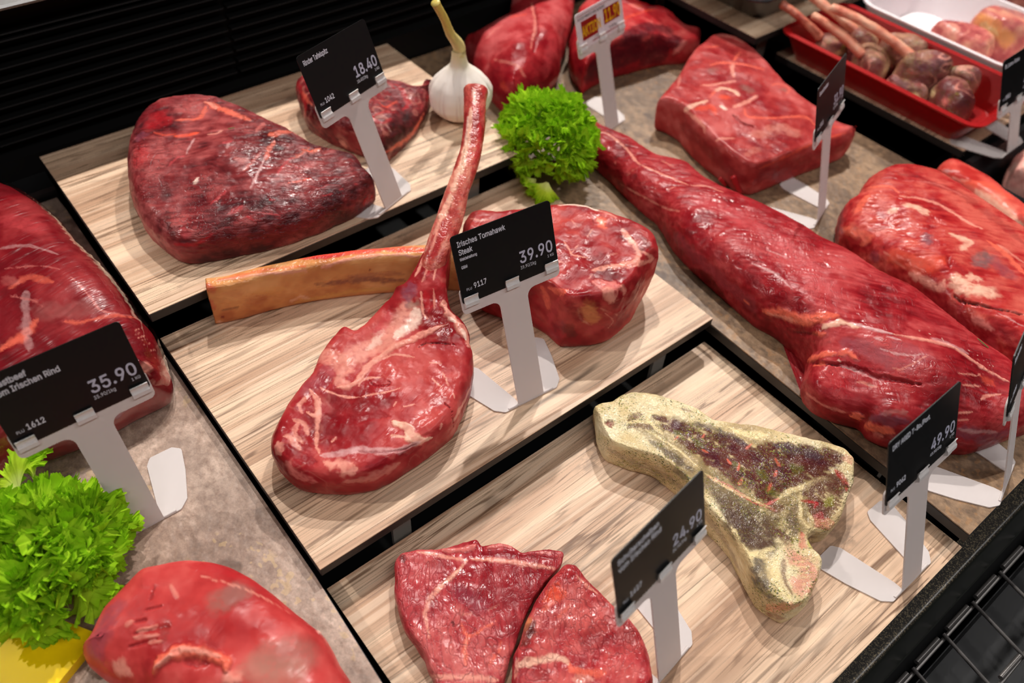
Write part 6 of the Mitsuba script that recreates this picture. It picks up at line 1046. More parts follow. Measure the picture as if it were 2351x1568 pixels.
["fatw",0.7,0.35,0.5,0.0,0.7,[513,-183,36,512,-185,36]],
["fatw",0.7,0.35,0.5,0.0,0.7,[502,-163,39,501,-165,39]],
["fatw",0.7,0.35,0.5,0.0,0.7,[494,-125,41,493,-128,41]],
["fatw",0.7,0.35,0.5,0.0,0.7,[513,-186,36,513,-188,36]],
["fatw",0.7,0.35,0.5,0.0,0.7,[500,-165,39,499,-168,39]],
["fatw",0.7,0.35,0.5,0.0,0.7,[506,-157,39,505,-159,39]],
["fatw",0.7,0.35,0.5,0.0,0.7,[496,-146,40,495,-148,40]],
["fatw",0.7,0.35,0.5,0.0,0.7,[502,-150,39,501,-152,39]],
["fatw",0.7,0.35,0.5,0.0,0.7,[502,-157,39,501,-159,39]],
]
DATA['rump'] = {"b":[[580.4,104.5,12.22,9],[572.0,116.1,12.22,9],[573.2,137.9,12.22,9],[576.6,168.7,12.22,9],[582.3,196.1,12.22,9],[592.6,222.7,8,9],[591.5,242.5,14,9],[583.6,253.6,22,9],[583.3,257.8,29,9],[605.1,264.7,36,9],[639.6,276.9,40,9],[673.2,294.7,42,9],[705.5,307.7,44,9],[723.6,312.5,44,9],[747.3,319.3,44,9],[761.6,316.5,44,9],[770.4,302.5,44,9],[768.9,282.0,44,9],[758.4,253.9,44,9],[745.9,223.5,44,9],[733.6,193.1,43,9],[727.6,164.6,42,9],[727.2,141.9,40,9],[726.3,113.2,36,9],[737.8,94.2,30,9],[743.0,93.5,14,9],[722.9,86.8,12.22,9],[698.8,89.4,12.22,9],[663.8,94.1,12.22,9],[618.4,99.1,12.22,9]],"z0":-12.0,"ctl":[[594.7,125.8,40],[603.3,214.5,44],[722.0,266.8,47],[678.3,151.6,44],[694.1,101.3,37]],"p":2.3,"res":1.7,"soft":4}
DATA['rump']['S'] = [
["fatp",0.85,2.6,0.5,0.0,0.7,[712,255,35,707,252,35,702,249,35,698,245,34,695,242,34,692,238,34,689,235,34]],
["coral",0.8,2.4,0.5,0.0,0.7,[684,268,34,690,267,35,697,266,35,702,264,35,706,262,35,709,259,35,712,255,35,716,251,35,720,247,35,724,242,35,727,237,35,730,232,34,734,227,34]],
["coral",0.7,2,0.5,0.0,0.7,[740,269,35,715,258,35]],
["fatp",0.8,2.2,0.5,0.0,0.7,[642,246,32,648,243,32,653,240,32,659,237,32,668,235,33,677,232,33,686,229,33]],
["fat",0.9,3.4,0.5,0.0,0.7,[650,228,32,654,228,32,659,227,32,662,225,32,665,222,32,666,219,32,667,216,32,667,212,32,666,209,32,665,206,32]],
["fat",0.85,3,0.5,0.0,0.7,[596,225,27,597,223,30,600,222,32,605,222,32,612,222,32,619,220,32,626,219,32]],
["coral",0.7,1.6,0.5,0.0,0.7,[649,228,32,631,221,32]],
["fatp",0.75,3.2,0.5,0.0,0.7,[641,193,31,650,193,31,658,192,31,666,192,31,672,193,31,677,193,32,682,194,32]],
["orange",0.75,4.5,0.5,0.0,0.7,[643,217,32,654,210,32]],
["orange",0.6,5,0.5,0.0,0.7,[602,214,32,609,212,32,616,210,32,620,208,32,620,204,32,617,200,32,613,195,32]],
["fatw",0.9,3,0.5,0.0,0.7,[630,202,32,630,197,32]],
["grey",0.5,7,0.5,0.0,0.7,[683,212,32,683,207,32]],
["grey",0.5,4,0.5,0.0,0.7,[720,184,31,720,182,31]],
["coral",0.6,1.6,0.5,0.0,0.7,[714,199,32,718,198,32,722,197,32,725,195,32,727,191,32,728,186,31,727,182,31,723,179,31,718,178,31,713,176,31]],
["grey",0.3,6,0.5,0.0,0.7,[681,259,34,675,258,34]],
["fatp",0.4,2,0.5,0.0,0.7,[642,276,31,616,256,32]],
["fatp",0.4,3,0.5,0.0,0.7,[750,315,34,755,310,34,759,306,34,763,301,34,764,295,34,763,288,35,763,281,34]],
["coral",0.5,2,0.5,0.0,0.7,[711,302,35,729,294,35]],
["deep",0.9,1.8,0.5,-2.5,0.7,[629,183,31,628,178,31,626,172,31,626,167,30,627,163,30,629,159,30,631,154,30]],
["coral",0.65,2.6,0.5,0.0,0.7,[650,185,31,645,180,31,641,175,31,641,170,31,649,163,31,660,155,31,671,148,31,681,143,31,690,139,30,697,134,29,699,129,28,697,124,28,696,118,27]],
["fatp",0.4,9,0.5,0.0,0.7,[624,143,29,635,141,30,645,140,30,653,138,30,657,133,30,658,127,30,660,122,29]],  # whitish sheen painted into the top of the block
["fatp",0.7,2.4,0.5,0.0,0.7,[581,164,27,599,154,29]],
["fatp",0.7,2,0.5,0.0,0.7,[596,226,28,594,214,28,590,201,30,587,191,30,585,186,29,584,184,27,583,182,26]],
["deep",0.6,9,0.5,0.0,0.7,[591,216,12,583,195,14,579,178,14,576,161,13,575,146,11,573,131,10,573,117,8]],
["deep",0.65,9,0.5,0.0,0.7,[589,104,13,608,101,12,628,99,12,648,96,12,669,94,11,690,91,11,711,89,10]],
["orange",0.6,1.4,0.5,0.0,0.7,[584,107,22,593,106,23,602,105,23,613,103,24,630,102,25,650,101,26,671,99,26,690,97,25,708,94,25,729,93,22]],
["fatp",0.3,5,0.5,0.0,0.7,[583,126,28,606,127,28]],
["silver",0.5,2,0.5,0.0,0.7,[636,209,32,631,198,32]],
["orange",0.5,3,0.5,0.0,0.7,[712,108,26,729,92,21]],
]
DATA['topL'] = {"b":[[463.3,365.7,18.72,26],[459.2,377.5,18.72,26],[460.8,395.9,18.72,26],[467.1,426.8,18.72,26],[480.7,462.7,11.232,26],[489.8,490.1,14,26],[493.9,504.7,22,26],[505.0,501.5,30,26],[527.3,499.4,36,26],[552.3,501.3,42,26],[567.3,505.4,46,26],[589.1,525.7,50,26],[624.6,552.4,54,26],[667.4,553.9,56,26],[686.1,525.5,52,26],[663.9,486.6,46,26],[621.7,446.6,38,26],[601.2,430.2,27,26],[588.9,422.8,14,26],[556.0,391.5,18.72,26],[531.3,379.1,18.72,26],[502.6,367.0,18.72,26],[480.4,365.1,18.72,26]],"z0":-12.0,"ctl":[[513.0,413.4,72],[483.0,390.6,48],[560.6,421.4,66],[479.1,451.6,38],[532.3,389.7,44]],"p":2.0,"res":2.0}
DATA['topL']['S'] = [
["fatp",0.6,1.6,0.5,0.0,0.7,[517,402,47,529,414,48,543,426,50,555,440,51,568,456,50,580,474,48,592,491,47]],
["deep",0.6,1.4,0.5,-2.5,0.7,[517,396,44,529,408,46,542,421,49,555,435,51,568,452,50,581,471,48,595,489,47]],
["pink",0.6,2.6,0.5,0.0,0.7,[504,470,34,508,470,36,512,471,38,517,472,39,521,472,40,525,471,42,530,471,43]],
["deep",0.65,9,0.5,0.0,0.7,[490,491,-3,482,466,1,473,442,5,466,419,9,462,401,11,460,385,12,461,372,11]],
["rose",0.4,9,0.5,0.0,0.7,[562,413,43,524,381,25]],
["orange",0.5,3,0.5,0.0,0.7,[547,478,45,567,471,48]],
["fatp",0.35,2,0.5,0.0,0.7,[480,425,34,481,411,38,484,400,40,487,392,39,488,386,38,487,380,35,488,376,32]],
["deep",0.5,6,0.5,0.0,0.7,[484,368,22,520,374,9]],
["orange",0.35,4,0.5,0.0,0.7,[468,367,18,465,391,25]],
]
DATA['topR'] = {"b":[[566.5,358.8,14.56,9],[571.6,372.4,14.56,9],[578.8,394.9,14.56,9],[593.6,417.5,9,9],[607.4,431.3,20,9],[626.9,444.9,32,9],[655.1,468.0,44,9],[693.6,481.8,52,9],[717.3,461.0,54,9],[724.5,423.9,52,9],[741.6,412.9,49,9],[750.8,396.2,45,9],[754.1,379.8,39,9],[757.4,371.7,32,9],[766.1,365.0,24,9],[771.4,354.1,12,9],[748.3,336.1,14.56,9],[725.5,339.5,14.56,9],[710.3,349.7,14.56,9],[690.0,354.2,14.56,9],[656.1,360.2,14.56,9],[629.0,364.5,14.56,9],[596.8,365.0,14.56,9]],"z0":-12.0,"ctl":[[622.1,377.8,56],[680.3,375.1,52],[585.8,382.9,42],[719.9,354.9,32]],"p":2.2,"res":2.0}
DATA['topR']['S'] = [
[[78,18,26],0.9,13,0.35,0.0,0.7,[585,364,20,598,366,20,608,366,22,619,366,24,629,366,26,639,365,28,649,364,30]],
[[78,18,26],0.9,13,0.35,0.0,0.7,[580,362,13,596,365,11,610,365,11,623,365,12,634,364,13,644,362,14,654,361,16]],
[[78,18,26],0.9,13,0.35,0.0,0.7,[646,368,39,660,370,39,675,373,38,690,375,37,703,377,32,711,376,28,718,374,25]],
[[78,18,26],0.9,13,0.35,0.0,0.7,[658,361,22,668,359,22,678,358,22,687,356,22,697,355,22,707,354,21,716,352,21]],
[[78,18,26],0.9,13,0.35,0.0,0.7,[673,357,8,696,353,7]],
["red",0.7,2.4,0.5,0.0,0.7,[569,363,-4,568,363,4,568,363,11,569,362,20,576,364,26,588,368,31,600,372,35,611,374,40,626,378,42,645,386,41,666,394,39,688,401,37,710,408,33,729,412,31,740,410,31,746,403,32,750,393,29,749,380,25,746,365,23]],
["orange",0.7,1.6,0.5,0.0,0.7,[662,403,39,679,406,38,698,411,35,718,415,32,731,415,31,741,411,32]],
["pink",0.8,4,0.5,2,0.7,[713,348,4,728,344,20]],
["rose",0.3,2,0.5,0.0,0.7,[594,370,32,609,365,2]],
["red",0.6,6,0.5,0.0,0.7,[574,381,2,581,396,17]],
["coral",0.5,3,0.5,0.0,0.7,[714,439,34,724,422,34]],
["pink",0.4,1.5,0.5,0.0,0.7,[721,399,30,676,361,33]],
]
DATA['roastR'] = {"b":[[605.1,14.7,14,24],[587.9,2.9,15.600000000000001,24],[578.6,-5.9,15.600000000000001,24],[574.6,-26.2,15.600000000000001,24],[565.9,-61.9,15.600000000000001,24],[561.7,-102.3,15.600000000000001,24],[549.6,-153.9,15.600000000000001,24],[547.6,-208.3,15.600000000000001,24],[565.8,-233.8,15.600000000000001,24],[628.5,-223.9,20,24],[678.8,-178.5,36,24],[694.6,-146.3,42,24],[701.7,-119.0,46,24],[705.0,-102.1,46,24],[710.7,-75.4,46,24],[714.7,-48.8,46,24],[717.7,-26.8,46,24],[718.9,-14.0,46,24],[714.2,-3.2,46,24],[705.1,11.4,44,24],[693.7,21.6,40,24],[682.5,25.1,36,24],[662.5,27.1,30,24],[632.9,18.4,24,24],[616.7,20.9,18,24]],"z0":-12.0,"ctl":[[628.0,-31.8,56],[610.7,-95.9,60],[593.1,-23.0,40],[579.0,-160.1,52],[564.8,-106.4,50]],"p":2.3,"res":1.8}
DATA['roastR']['S'] = [
["fat",0.85,5,0.5,0.5,0.7,[630,-30,42,632,-33,42,635,-37,42,636,-41,42,636,-44,42,635,-48,42,634,-52,42]],
["fat",0.8,3,0.5,0.0,0.7,[613,-25,37,623,-28,41]],
["fatp",0.8,2.6,0.5,0.0,0.7,[641,-19,42,645,-25,42,650,-30,42,653,-36,42,656,-44,42,658,-51,42,658,-59,42,657,-68,43,655,-77,43,653,-84,44,653,-90,44,654,-94,44,654,-98,44]],
["coral",0.8,2.4,0.5,0.0,0.7,[638,14,31,639,8,37,643,3,39,647,-1,40,648,-6,41,646,-10,41,645,-15,41]],
["coral",0.8,4.5,0.5,0.0,0.7,[600,-1,28,604,0,30,608,1,32,612,2,33,615,2,35,618,3,36,622,3,36]],
["coral",0.7,4.5,0.5,0.0,0.7,[585,-2,15,581,-14,21,582,-24,24,581,-31,26,580,-32,24,578,-30,21,576,-28,17]],
[[120,76,84],0.75,6,0.5,0.0,0.7,[608,-67,42,596,-77,43]],
[[104,84,84],0.8,8,0.5,0.0,0.7,[620,-119,45,609,-121,44]],
[[130,70,80],0.55,8,0.5,0.0,0.7,[622,-128,44,617,-143,42]],
["fat",0.8,4,0.5,0.0,0.7,[623,-82,45,624,-89,46,625,-95,46,625,-100,46,621,-101,46,615,-101,46,610,-101,46]],
["coral",0.75,4,0.5,0.0,0.7,[639,-109,45,639,-118,45,638,-128,44,637,-136,43,635,-142,43,633,-147,42,630,-152,42]],
["fat",0.85,8.5,0.5,0.8,0.7,[577,-119,40,576,-124,39,575,-129,39,575,-133,40,577,-137,40,581,-140,40,584,-144,40]],
["fat",0.7,6,0.5,0.0,0.7,[587,-122,41,592,-132,41]],
["fatp",0.8,4,0.5,0.0,0.7,[572,-111,36,569,-112,34,567,-113,32,566,-112,29,566,-106,28,567,-98,28,567,-91,27,568,-87,27,567,-85,26,567,-82,25]],
["orange",0.5,9,0.5,0.0,0.7,[572,-62,28,571,-70,30,572,-79,32,573,-86,34,576,-91,37,580,-94,40,585,-96,42]],
["deep",0.7,3,0.5,-1,0.7,[595,-97,44,583,-107,41]],
["deep",0.5,3,0.5,0.0,0.7,[586,-25,28,601,-38,35]],
["black",0.8,1.2,0.5,-3,0.7,[564,-124,32,564,-128,32,563,-132,33,563,-136,34,564,-140,35,565,-144,37,567,-150,39,571,-159,40,577,-168,40,583,-178,40]],
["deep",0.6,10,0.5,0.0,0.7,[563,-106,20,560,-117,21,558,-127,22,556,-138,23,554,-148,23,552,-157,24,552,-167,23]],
["deep",0.5,8,0.5,0.0,0.7,[558,-164,34,556,-191,33]],
["pink",0.75,3.4,0.5,0.6,0.7,[557,-149,30,556,-152,30,556,-156,31,556,-159,31,556,-162,31,556,-165,31,556,-169,31]],
["rose",0.4,4,0.5,0.0,0.7,[551,-169,20,550,-182,20]],
["silver",0.5,1.2,0.5,0.0,0.7,[568,-159,40,568,-162,40,568,-166,40,569,-170,40,569,-175,40,569,-180,40,570,-185,40]],
["deep",0.4,6,0.5,0.0,0.7,[685,-21,41,688,-32,41,691,-43,42,692,-55,42,690,-69,42,686,-84,43,682,-98,43,678,-110,43,674,-120,43,670,-131,43]],
["deep",0.4,5,0.5,0.0,0.7,[672,4,40,676,-2,41,680,-7,41,683,-13,41,684,-21,41,685,-28,41,685,-36,42]],
["pink",0.5,1.2,0.5,0.0,0.7,[663,-5,41,672,-12,41,681,-20,41,687,-28,41,690,-39,42,691,-51,42,691,-63,42]],
["fatp",0.4,1.5,0.5,0.0,0.7,[574,-51,26,568,-80,26]],
["purple",0.4,4,0.5,0.0,0.7,[609,-18,35,606,-26,35]],
["purple",0.5,5,0.5,0.0,0.7,[572,-46,18,571,-48,18]],
["fatp",0.5,2.4,0.5,0.0,0.7,[643,-116,45,644,-145,43]],
]
DATA['roastR2'] = {"b":[[772.6,3.3,18,14],[783.3,3.2,20,14],[789.4,-6.6,22,14],[788.9,-25.3,24,14],[788.1,-46.8,24,14],[778.8,-68.9,24,14],[768.7,-95.6,24,14],[759.9,-134.5,20,14],[726.7,-101.6,10,14],[736.8,-74.9,10,14],[746.1,-52.8,10,14],[746.9,-31.3,10,14],[747.4,-12.6,10,14],[741.3,-2.8,10,14]],"z0":-12.0,"ctl":[[768.9,-25.3,34],[748.7,-95.6,36]],"p":2.1,"res":2.0}
DATA['roastR2']['S'] = [
["fat",0.75,6,0.5,0.0,0.7,[751,-49,17,748,-59,17,744,-69,17,740,-79,17,736,-90,18,733,-101,19,738,-109,15]],
["orange",0.6,5,0.5,0.0,0.7,[752,-32,17,755,-40,20,759,-48,22,764,-55,23,763,-64,23,760,-73,24,758,-82,24]],
["silver",0.6,2.4,0.5,0.0,0.7,[752,-10,19,761,-22,22]],
["coral",0.5,4,0.5,0.0,0.7,[753,-62,22,743,-90,23]],
["fatp",0.5,2,0.5,0.0,0.7,[751,-12,15,751,-16,15,751,-20,16,752,-24,17,753,-29,18,754,-33,19,755,-37,21]],
]
# ---------------------------------------------------------------- the meat
def meat_h(fr, fa):
    def fn(p, n, uv): return F_(p.x * fr, p.y * fr, p.z * fr, octaves=3) * (1 - fa) + N_(p.x * fr * 3.1, p.y * fr * 3.1, p.z * fr * 3.1) * fa
    return fn
def fibre_h(fr, rot, am):
    c_, s_ = math.cos(math.radians(rot)), math.sin(math.radians(rot))
    def fn(p, n, uv):
        w = (N_(p.x * 50, p.y * 50, p.z * 50) - 0.5) * 0.012; x = p.x * c_ + p.y * s_; y = -p.x * s_ + p.y * c_ + w
        q = SS(0.4, 0.7, F_(p.x * 70 + 4, p.y * 70, p.z * 70, octaves=2))
        return 1.3 * F_(p.x * 130, p.y * 130, p.z * 130, octaves=2) + (am * F_(x * fr * 0.22, y * fr, p.z * fr, octaves=3)) * (0.25 + 0.75 * q)
    return fn
def rough_fn(a, b, fr):
    def fn(p, n, uv): return mi.Float(a + (b - a) * SS(0.35, 0.65, F_(p.x * fr, p.y * fr, p.z * fr, octaves=2)))
    return fn
def crack_w(f1, f2, rot, lo, hi, amt):
    c_, s_ = math.cos(math.radians(rot)), math.sin(math.radians(rot))
    def fn(p, n, uv):
        wx = (F_(p.x * 60, p.y * 60, p.z * 60, octaves=2) - 0.5) * 0.010; wy = (N_(p.x * 45 + 7, p.y * 45, p.z * 45) - 0.5) * 0.014
        x = p.x * c_ + p.y * s_ + wx; y = -p.x * s_ + p.y * c_ + wy
        r1 = 1 - dr.abs(2 * N_(x * f1, y * f2, p.z * f2) - 1); r2 = 1 - dr.abs(2 * N_(x * f1 * 1.9 + 5, y * f2 * 1.7, p.z * f2 * 1.7) - 1)
        return mi.Float(amt * dr.maximum(SS(lo, hi, r1), 0.8 * SS(lo, hi, r2)) * SS(0.36, 0.56, F_(p.x * 22, p.y * 22, p.z * 22 + 3, octaves=2)))
    return fn
def flesh_bsdf(fr, fa, bs, r0, r1, spec, crack, dark):
    h = fibre_h(fr, crack[2], fa * 1.8); w = crack_w(*crack)
    def hh(p, n, uv): return h(p, n, uv) - 0.55 * w(p, n, uv)
    return bump(hh, bs, {'type': 'blendbsdf', 'weight': mikit.proc(w), 'a': principled(VC, mikit.proc(rough_fn(r0, r1, 100)), spec), 'b': principled(dark, 0.3, spec)}, 3e-4)
scene['flesh'] = bump(fibre_h(560, 20, 0.6), 0.00055, principled(VC, mikit.proc(rough_fn(0.24, 0.44, 90)), 0.15), 3e-4)
scene['flesh_dry'] = flesh_bsdf(560, 0.4, 0.0010, 0.24, 0.46, 0.28, (170, 330, -25, 0.90, 0.99, 0.45), (58, 10, 14))
scene['flesh_long'] = flesh_bsdf(520, 0.35, 0.0007, 0.22, 0.42, 0.2, (110, 240, 40, 0.955, 1.0, 0.5), (112, 4, 16))
scene['flesh_slice'] = flesh_bsdf(560, 0.45, 0.0010, 0.18, 0.38, 0.3, (150, 330, 55, 0.90, 0.99, 0.5), (110, 12, 22))
def film_h(p, n, uv):
    w = F_(p.x * 20, p.y * 20, p.z * 20, octaves=2) * 0.012
    return F_((p.x + w) * 30 + p.y * 10, (p.y + w) * 190 - p.x * 60, p.z * 60, octaves=3) * 0.7 + N_(p.x * 160 + p.y * 40, p.y * 60, p.z * 90) * 0.3
scene['flesh_film'] = bump(film_h, 0.0028, principled(VC, 0.3, 0.15, clearcoat=0.5, clearcoat_gloss=0.95), 4e-4)
scene['flesh_wet'] = bump(meat_h(560, 0.45), 0.0030, principled(VC, mikit.proc(rough_fn(0.10, 0.30, 120)), 0.5), 3e-4)
def herb_w(p, n, uv):
    cl = SS(0.36, 0.62, F_(p.x * 55, p.y * 55, p.z * 55, octaves=3))
    return mi.Float(0.92 * SS(0.60, 0.68, N_(p.x * 1150, p.y * 1150, p.z * 1150) * 0.6 + 0.4 * N_(p.x * 2300, p.y * 2300, p.z * 2300)) * cl + 0.30 * SS(0.45, 0.75, F_(p.x * 130, p.y * 130, p.z * 130, octaves=3)) * cl)
def herb_c(p, n, uv): return MX(L((52, 56, 18)), L((132, 128, 34)), SS(0.3, 0.7, N_(p.x * 700, p.y * 700, p.z * 700)))
scene['flesh_herb'] = bump(meat_h(520, 0.35), 0.0017, {'type': 'blendbsdf', 'weight': mikit.proc(herb_w), 'a': principled(VC, mikit.proc(rough_fn(0.10, 0.36, 120)), 0.5), 'b': principled(mikit.proc(herb_c), 0.35, 0.5)}, 3e-4)
scene['strand_mat'] = principled((168, 30, 34), 0.3, 0.3)
scene['bone_mat'] = bump(meat_h(300, 0.3), 0.0009, principled(VC, 0.28, 0.3), 3e-4)
def body(name):
    d = DATA[name]
    return blob(d['b'], d['z0'], d['ctl'], **{k: d[k] for k in ('R', 'p', 'res', 'soft', 'spread') if k in d and k != 'R'})
def cut(dn, name, bsdf, label, tone, **kw):
    return meat(name, body(dn), bsdf, label, 'meat', tone, DATA[dn]['S'], **kw)
def rod(dn): return limb(DATA[dn]['path'], DATA[dn]['ra'], DATA[dn]['rb'], **{k: DATA[dn][k] for k in ('e', 'n', 'm', 'cap') if k in DATA[dn]})
STEAK = [(118, 16, 22), (154, 36, 40), (186, 72, 68)]
cut('tafel', 'beef_rump_cap', 'flesh_dry', 'large dark red beef cut lying on the back board before the black wall', [(66, 14, 20), (120, 40, 42), (168, 80, 78)], seed=11, lump=(1.6, 36), fibre=(-30, 0.55, 1))
cut('tafel2', 'beef_rump_cap', 'flesh_dry', 'smaller dark red beef cut behind the Rinder Tafelspitz sign', [(56, 12, 18), (98, 24, 30), (150, 52, 54)], seed=12, lump=(1.8, 45), fibre=(-20, 0.5, 1), marble=0.3)
k = thing('tomahawk_steak', 'tomahawk steak lying in front, its long bone pointing back to the garlic', 'steak')
meat('meat', body('toma'), 'flesh', None, None, STEAK, DATA['toma']['S'], seed=21, lump=(1.2, 50), fine=(0.5, 170), marble=0.12, mfreq=70, parent=k)
meat('bone', rod('bone'), 'bone_mat', None, None, [(138, 30, 32), (184, 80, 70), (218, 138, 116)], DATA['bone']['S'], seed=22, lump=(0.7, 60), fine=(0.35, 220), fibre=(47, 0.25, 1), parent=k, plabel='long rib bone')
k = thing('tomahawk_steak', 'thick tomahawk steak behind its price sign, its rib bone lying to the left', 'steak')
meat('meat', body('toma2'), 'flesh', None, None, [(106, 16, 22), (150, 34, 38), (184, 72, 66)], DATA['toma2']['S'], seed=31, lump=(1.5, 55), fine=(0.6, 170), marble=0.03, mfreq=75, parent=k)
meat('bone', rod('rib'), 'bone_mat', None, None, [(176, 98, 56), (206, 136, 80), (222, 160, 104)], DATA['rib']['S'], seed=32, lump=(0.6, 40), fine=(0.2, 220), parent=k, plabel='flat orange rib bone')
cut('tbone', 't_bone_steak', 'flesh_herb', 'T-bone steak crusted with green herbs and yellow fat', [(176, 150, 108), (212, 188, 140), (230, 212, 172)], seed=41, lump=(0.7, 60), fine=(0.5, 260))
cut('cutA', 'beef_slice', 'flesh_slice', 'cross cut beef slice with white seams, left of the pair at the front', [(136, 28, 36), (172, 58, 62), (200, 100, 96)], seed=51, lump=(0.8, 60), fine=(0.5, 200), fibre=(60, 0.35, 1))
cut('cutB', 'beef_slice', 'flesh_slice', 'beef slice with a dark rind edge under the 24.90 sign', [(128, 22, 30), (166, 48, 52), (196, 88, 84)], seed=52, lump=(0.9, 60), fine=(0.5, 200), fibre=(30, 0.35, 1))
cut('sirloin', 'beef_joint', 'flesh', 'smooth light red beef joint beside the left lettuce and the yellow board', [(160, 38, 40), (188, 62, 60), (204, 90, 84)], seed=61, lump=(1.2, 22), fine=(0.2, 150))
cut('roast', 'beef_joint', 'flesh_film', 'large beef joint wrapped in clear film on the left panel', [(92, 6, 16), (122, 18, 26), (156, 50, 52)], seed=62, lump=(1.6, 20), fine=(0.3, 120))
fm = body('roast'); fv = np.array(fm.vertices); fn_ = vnormals(fm)
fv = fv + fn_ * (0.0019 + 0.0022 * (nz(fv, 18, 71, 2) ** 2) + 0.0010 * (nz(np.c_[fv[:, 0] * 0.4 + fv[:, 1] * 0.2, fv[:, 1] * 2.2 - fv[:, 0] * 0.8, fv[:, 2]], 130, 72, 2) - 0.5))[:, None]
fv[:, 2] = np.maximum(fv[:, 2], ZP + 0.0005)
keep = fv[fm.faces][:, :, 2].min(1) > ZP + 0.003
scene['film'] = {'type': 'thindielectric', 'int_ior': 1.45}
single('film_wrap', trimesh.Trimesh(fv, fm.faces[keep], process=False), 'film', 'clear plastic film stretched over the large beef joint on the left', 'film', smooth=True)
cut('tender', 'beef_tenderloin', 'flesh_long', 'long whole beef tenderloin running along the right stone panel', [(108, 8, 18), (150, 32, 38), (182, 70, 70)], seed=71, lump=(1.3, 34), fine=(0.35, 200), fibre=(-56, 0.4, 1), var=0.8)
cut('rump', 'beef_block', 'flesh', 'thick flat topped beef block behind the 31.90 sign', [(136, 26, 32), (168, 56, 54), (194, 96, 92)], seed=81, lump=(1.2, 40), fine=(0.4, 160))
cut('topL', 'beef_joint', 'flesh', 'tall two lobed beef joint behind the garlic and the lettuce', [(128, 16, 26), (160, 40, 44), (188, 84, 84)], seed=91, lump=(2.0, 34), fine=(0.4, 150))
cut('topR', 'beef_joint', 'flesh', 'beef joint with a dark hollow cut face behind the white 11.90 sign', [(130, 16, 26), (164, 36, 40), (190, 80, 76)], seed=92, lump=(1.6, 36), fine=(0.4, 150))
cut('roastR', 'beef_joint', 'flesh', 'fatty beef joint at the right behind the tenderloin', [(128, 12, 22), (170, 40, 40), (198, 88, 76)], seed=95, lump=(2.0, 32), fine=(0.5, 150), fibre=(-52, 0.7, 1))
cut('roastR2', 'beef_joint', 'flesh', 'pale streaked beef joint leaning at the panel edge beside the black tray', [(176, 44, 40), (206, 82, 70), (222, 130, 110)], seed=96, lump=(1.6, 32), fine=(0.4, 150))
# ---------------------------------------------------------------- trays and what lies in them
scene['red_plastic'] = principled((150, 16, 18), 0.3, 0.5)
scene['white_plastic'] = principled((228, 220, 222), 0.35, 0.5)
scene['dish_black'] = principled((24, 24, 26), 0.25, 0.5)
def tray(lo, hi, z0, z1, rim=0.008, th=0.0025, rad=0.012):
    """lo / hi: (x0, x1, y0, y1) of the bottom and of the opening."""
    def ring(r, z, e, rr):
        x0, x1, y0, y1 = r[0] - e, r[1] + e, r[2] - e, r[3] + e; P = []
        for cx, cy, a in ((x1 - rr, y1 - rr, 0), (x0 + rr, y1 - rr, 90), (x0 + rr, y0 + rr, 180), (x1 - rr, y0 + rr, 270)):
            for t in np.linspace(0, 90, 7): P.append((cx + rr * math.cos(math.radians(a + t)), cy + rr * math.sin(math.radians(a + t)), z))
        return np.array(P)
    R = [ring(lo, z0, 0, rad), ring(hi, z1 - 0.002, th, rad + th), ring(hi, z1 - 0.002, rim, rad + rim), ring(hi, z1, rim, rad + rim), ring(hi, z1, 0, rad), ring(lo, z0 + th, -th, rad - th)]
    n = len(R[0]); V = np.vstack(R + [R[0].mean(0)[None], R[-1].mean(0)[None]]); F = []
    for i in range(len(R) - 1):
        for j in range(n):
            k2 = (j + 1) % n; F += [(i * n + j, i * n + k2, (i + 1) * n + k2), (i * n + j, (i + 1) * n + k2, (i + 1) * n + j)]
    b = len(R) * n
    for j in range(n):
        k2 = (j + 1) % n; F += [(b, k2, j), (b + 1, (len(R) - 1) * n + j, (len(R) - 1) * n + k2)]
    return trimesh.Trimesh(V, np.array(F), process=False)
single('tray', tray((0.826, 0.918, 0.020, 0.248), (0.806, 0.930, 0.000, 0.256), 0.010, 0.050), 'red_plastic', 'red tray holding marinated lamb chops at the right', 'tray', smooth=30)
single('tray', tray((0.960, 1.090, 0.040, 0.235), (0.945, 1.105, 0.025, 0.250), 0.010, 0.056, rim=0.005, rad=0.03), 'white_plastic', 'white tray of pink lamb steaks behind the red tray', 'tray', smooth=30)
single('dish', tray((0.806, 0.94, 0.300, 0.44), (0.762, 0.98, 0.276, 0.48), 0.044, 0.088, rim=0.006, rad=0.02), 'dish_black', 'black dish standing on the back board at the top', 'dish', smooth=30)
board((0.806, -0.262, -0.034), 'wood grain board under the black tray at the right edge', sup=[(0.05, 0.02), (0.35, 0.02), (0.35, 0.2), (0.05, 0.2)])
single('tray', tray((0.812, 1.08, -0.235, -0.026), (0.802, 1.09, -0.245, -0.014), -0.034, 0.005, rim=0.007, rad=0.012), 'dish_black', 'black tray with pale pork at the right edge', 'tray', smooth=30)
def lump_of(x, y, z0, rx, ry, h, rot, seed, R=None, p=2.2):
    a = np.arange(20) * 2 * np.pi / 20; rr = 1 + 0.16 * np.sin(2 * a + seed) + 0.09 * np.sin(3 * a + 2.1 * seed)
    c, s = math.cos(rot), math.sin(rot); px, py = rx * rr * np.cos(a), ry * rr * np.sin(a)
    b = np.c_[x + c * px - s * py, y + s * px + c * py, np.full(20, h * 0.35), np.full(20, R or min(rx, ry) * 0.6)]
    return blob(b, z0, [[x, y, h], [x + 5, y, h]], p=p, res=1.6, soft=2)
MARI = [(84, 34, 40), (132, 70, 66), (186, 140, 112)]
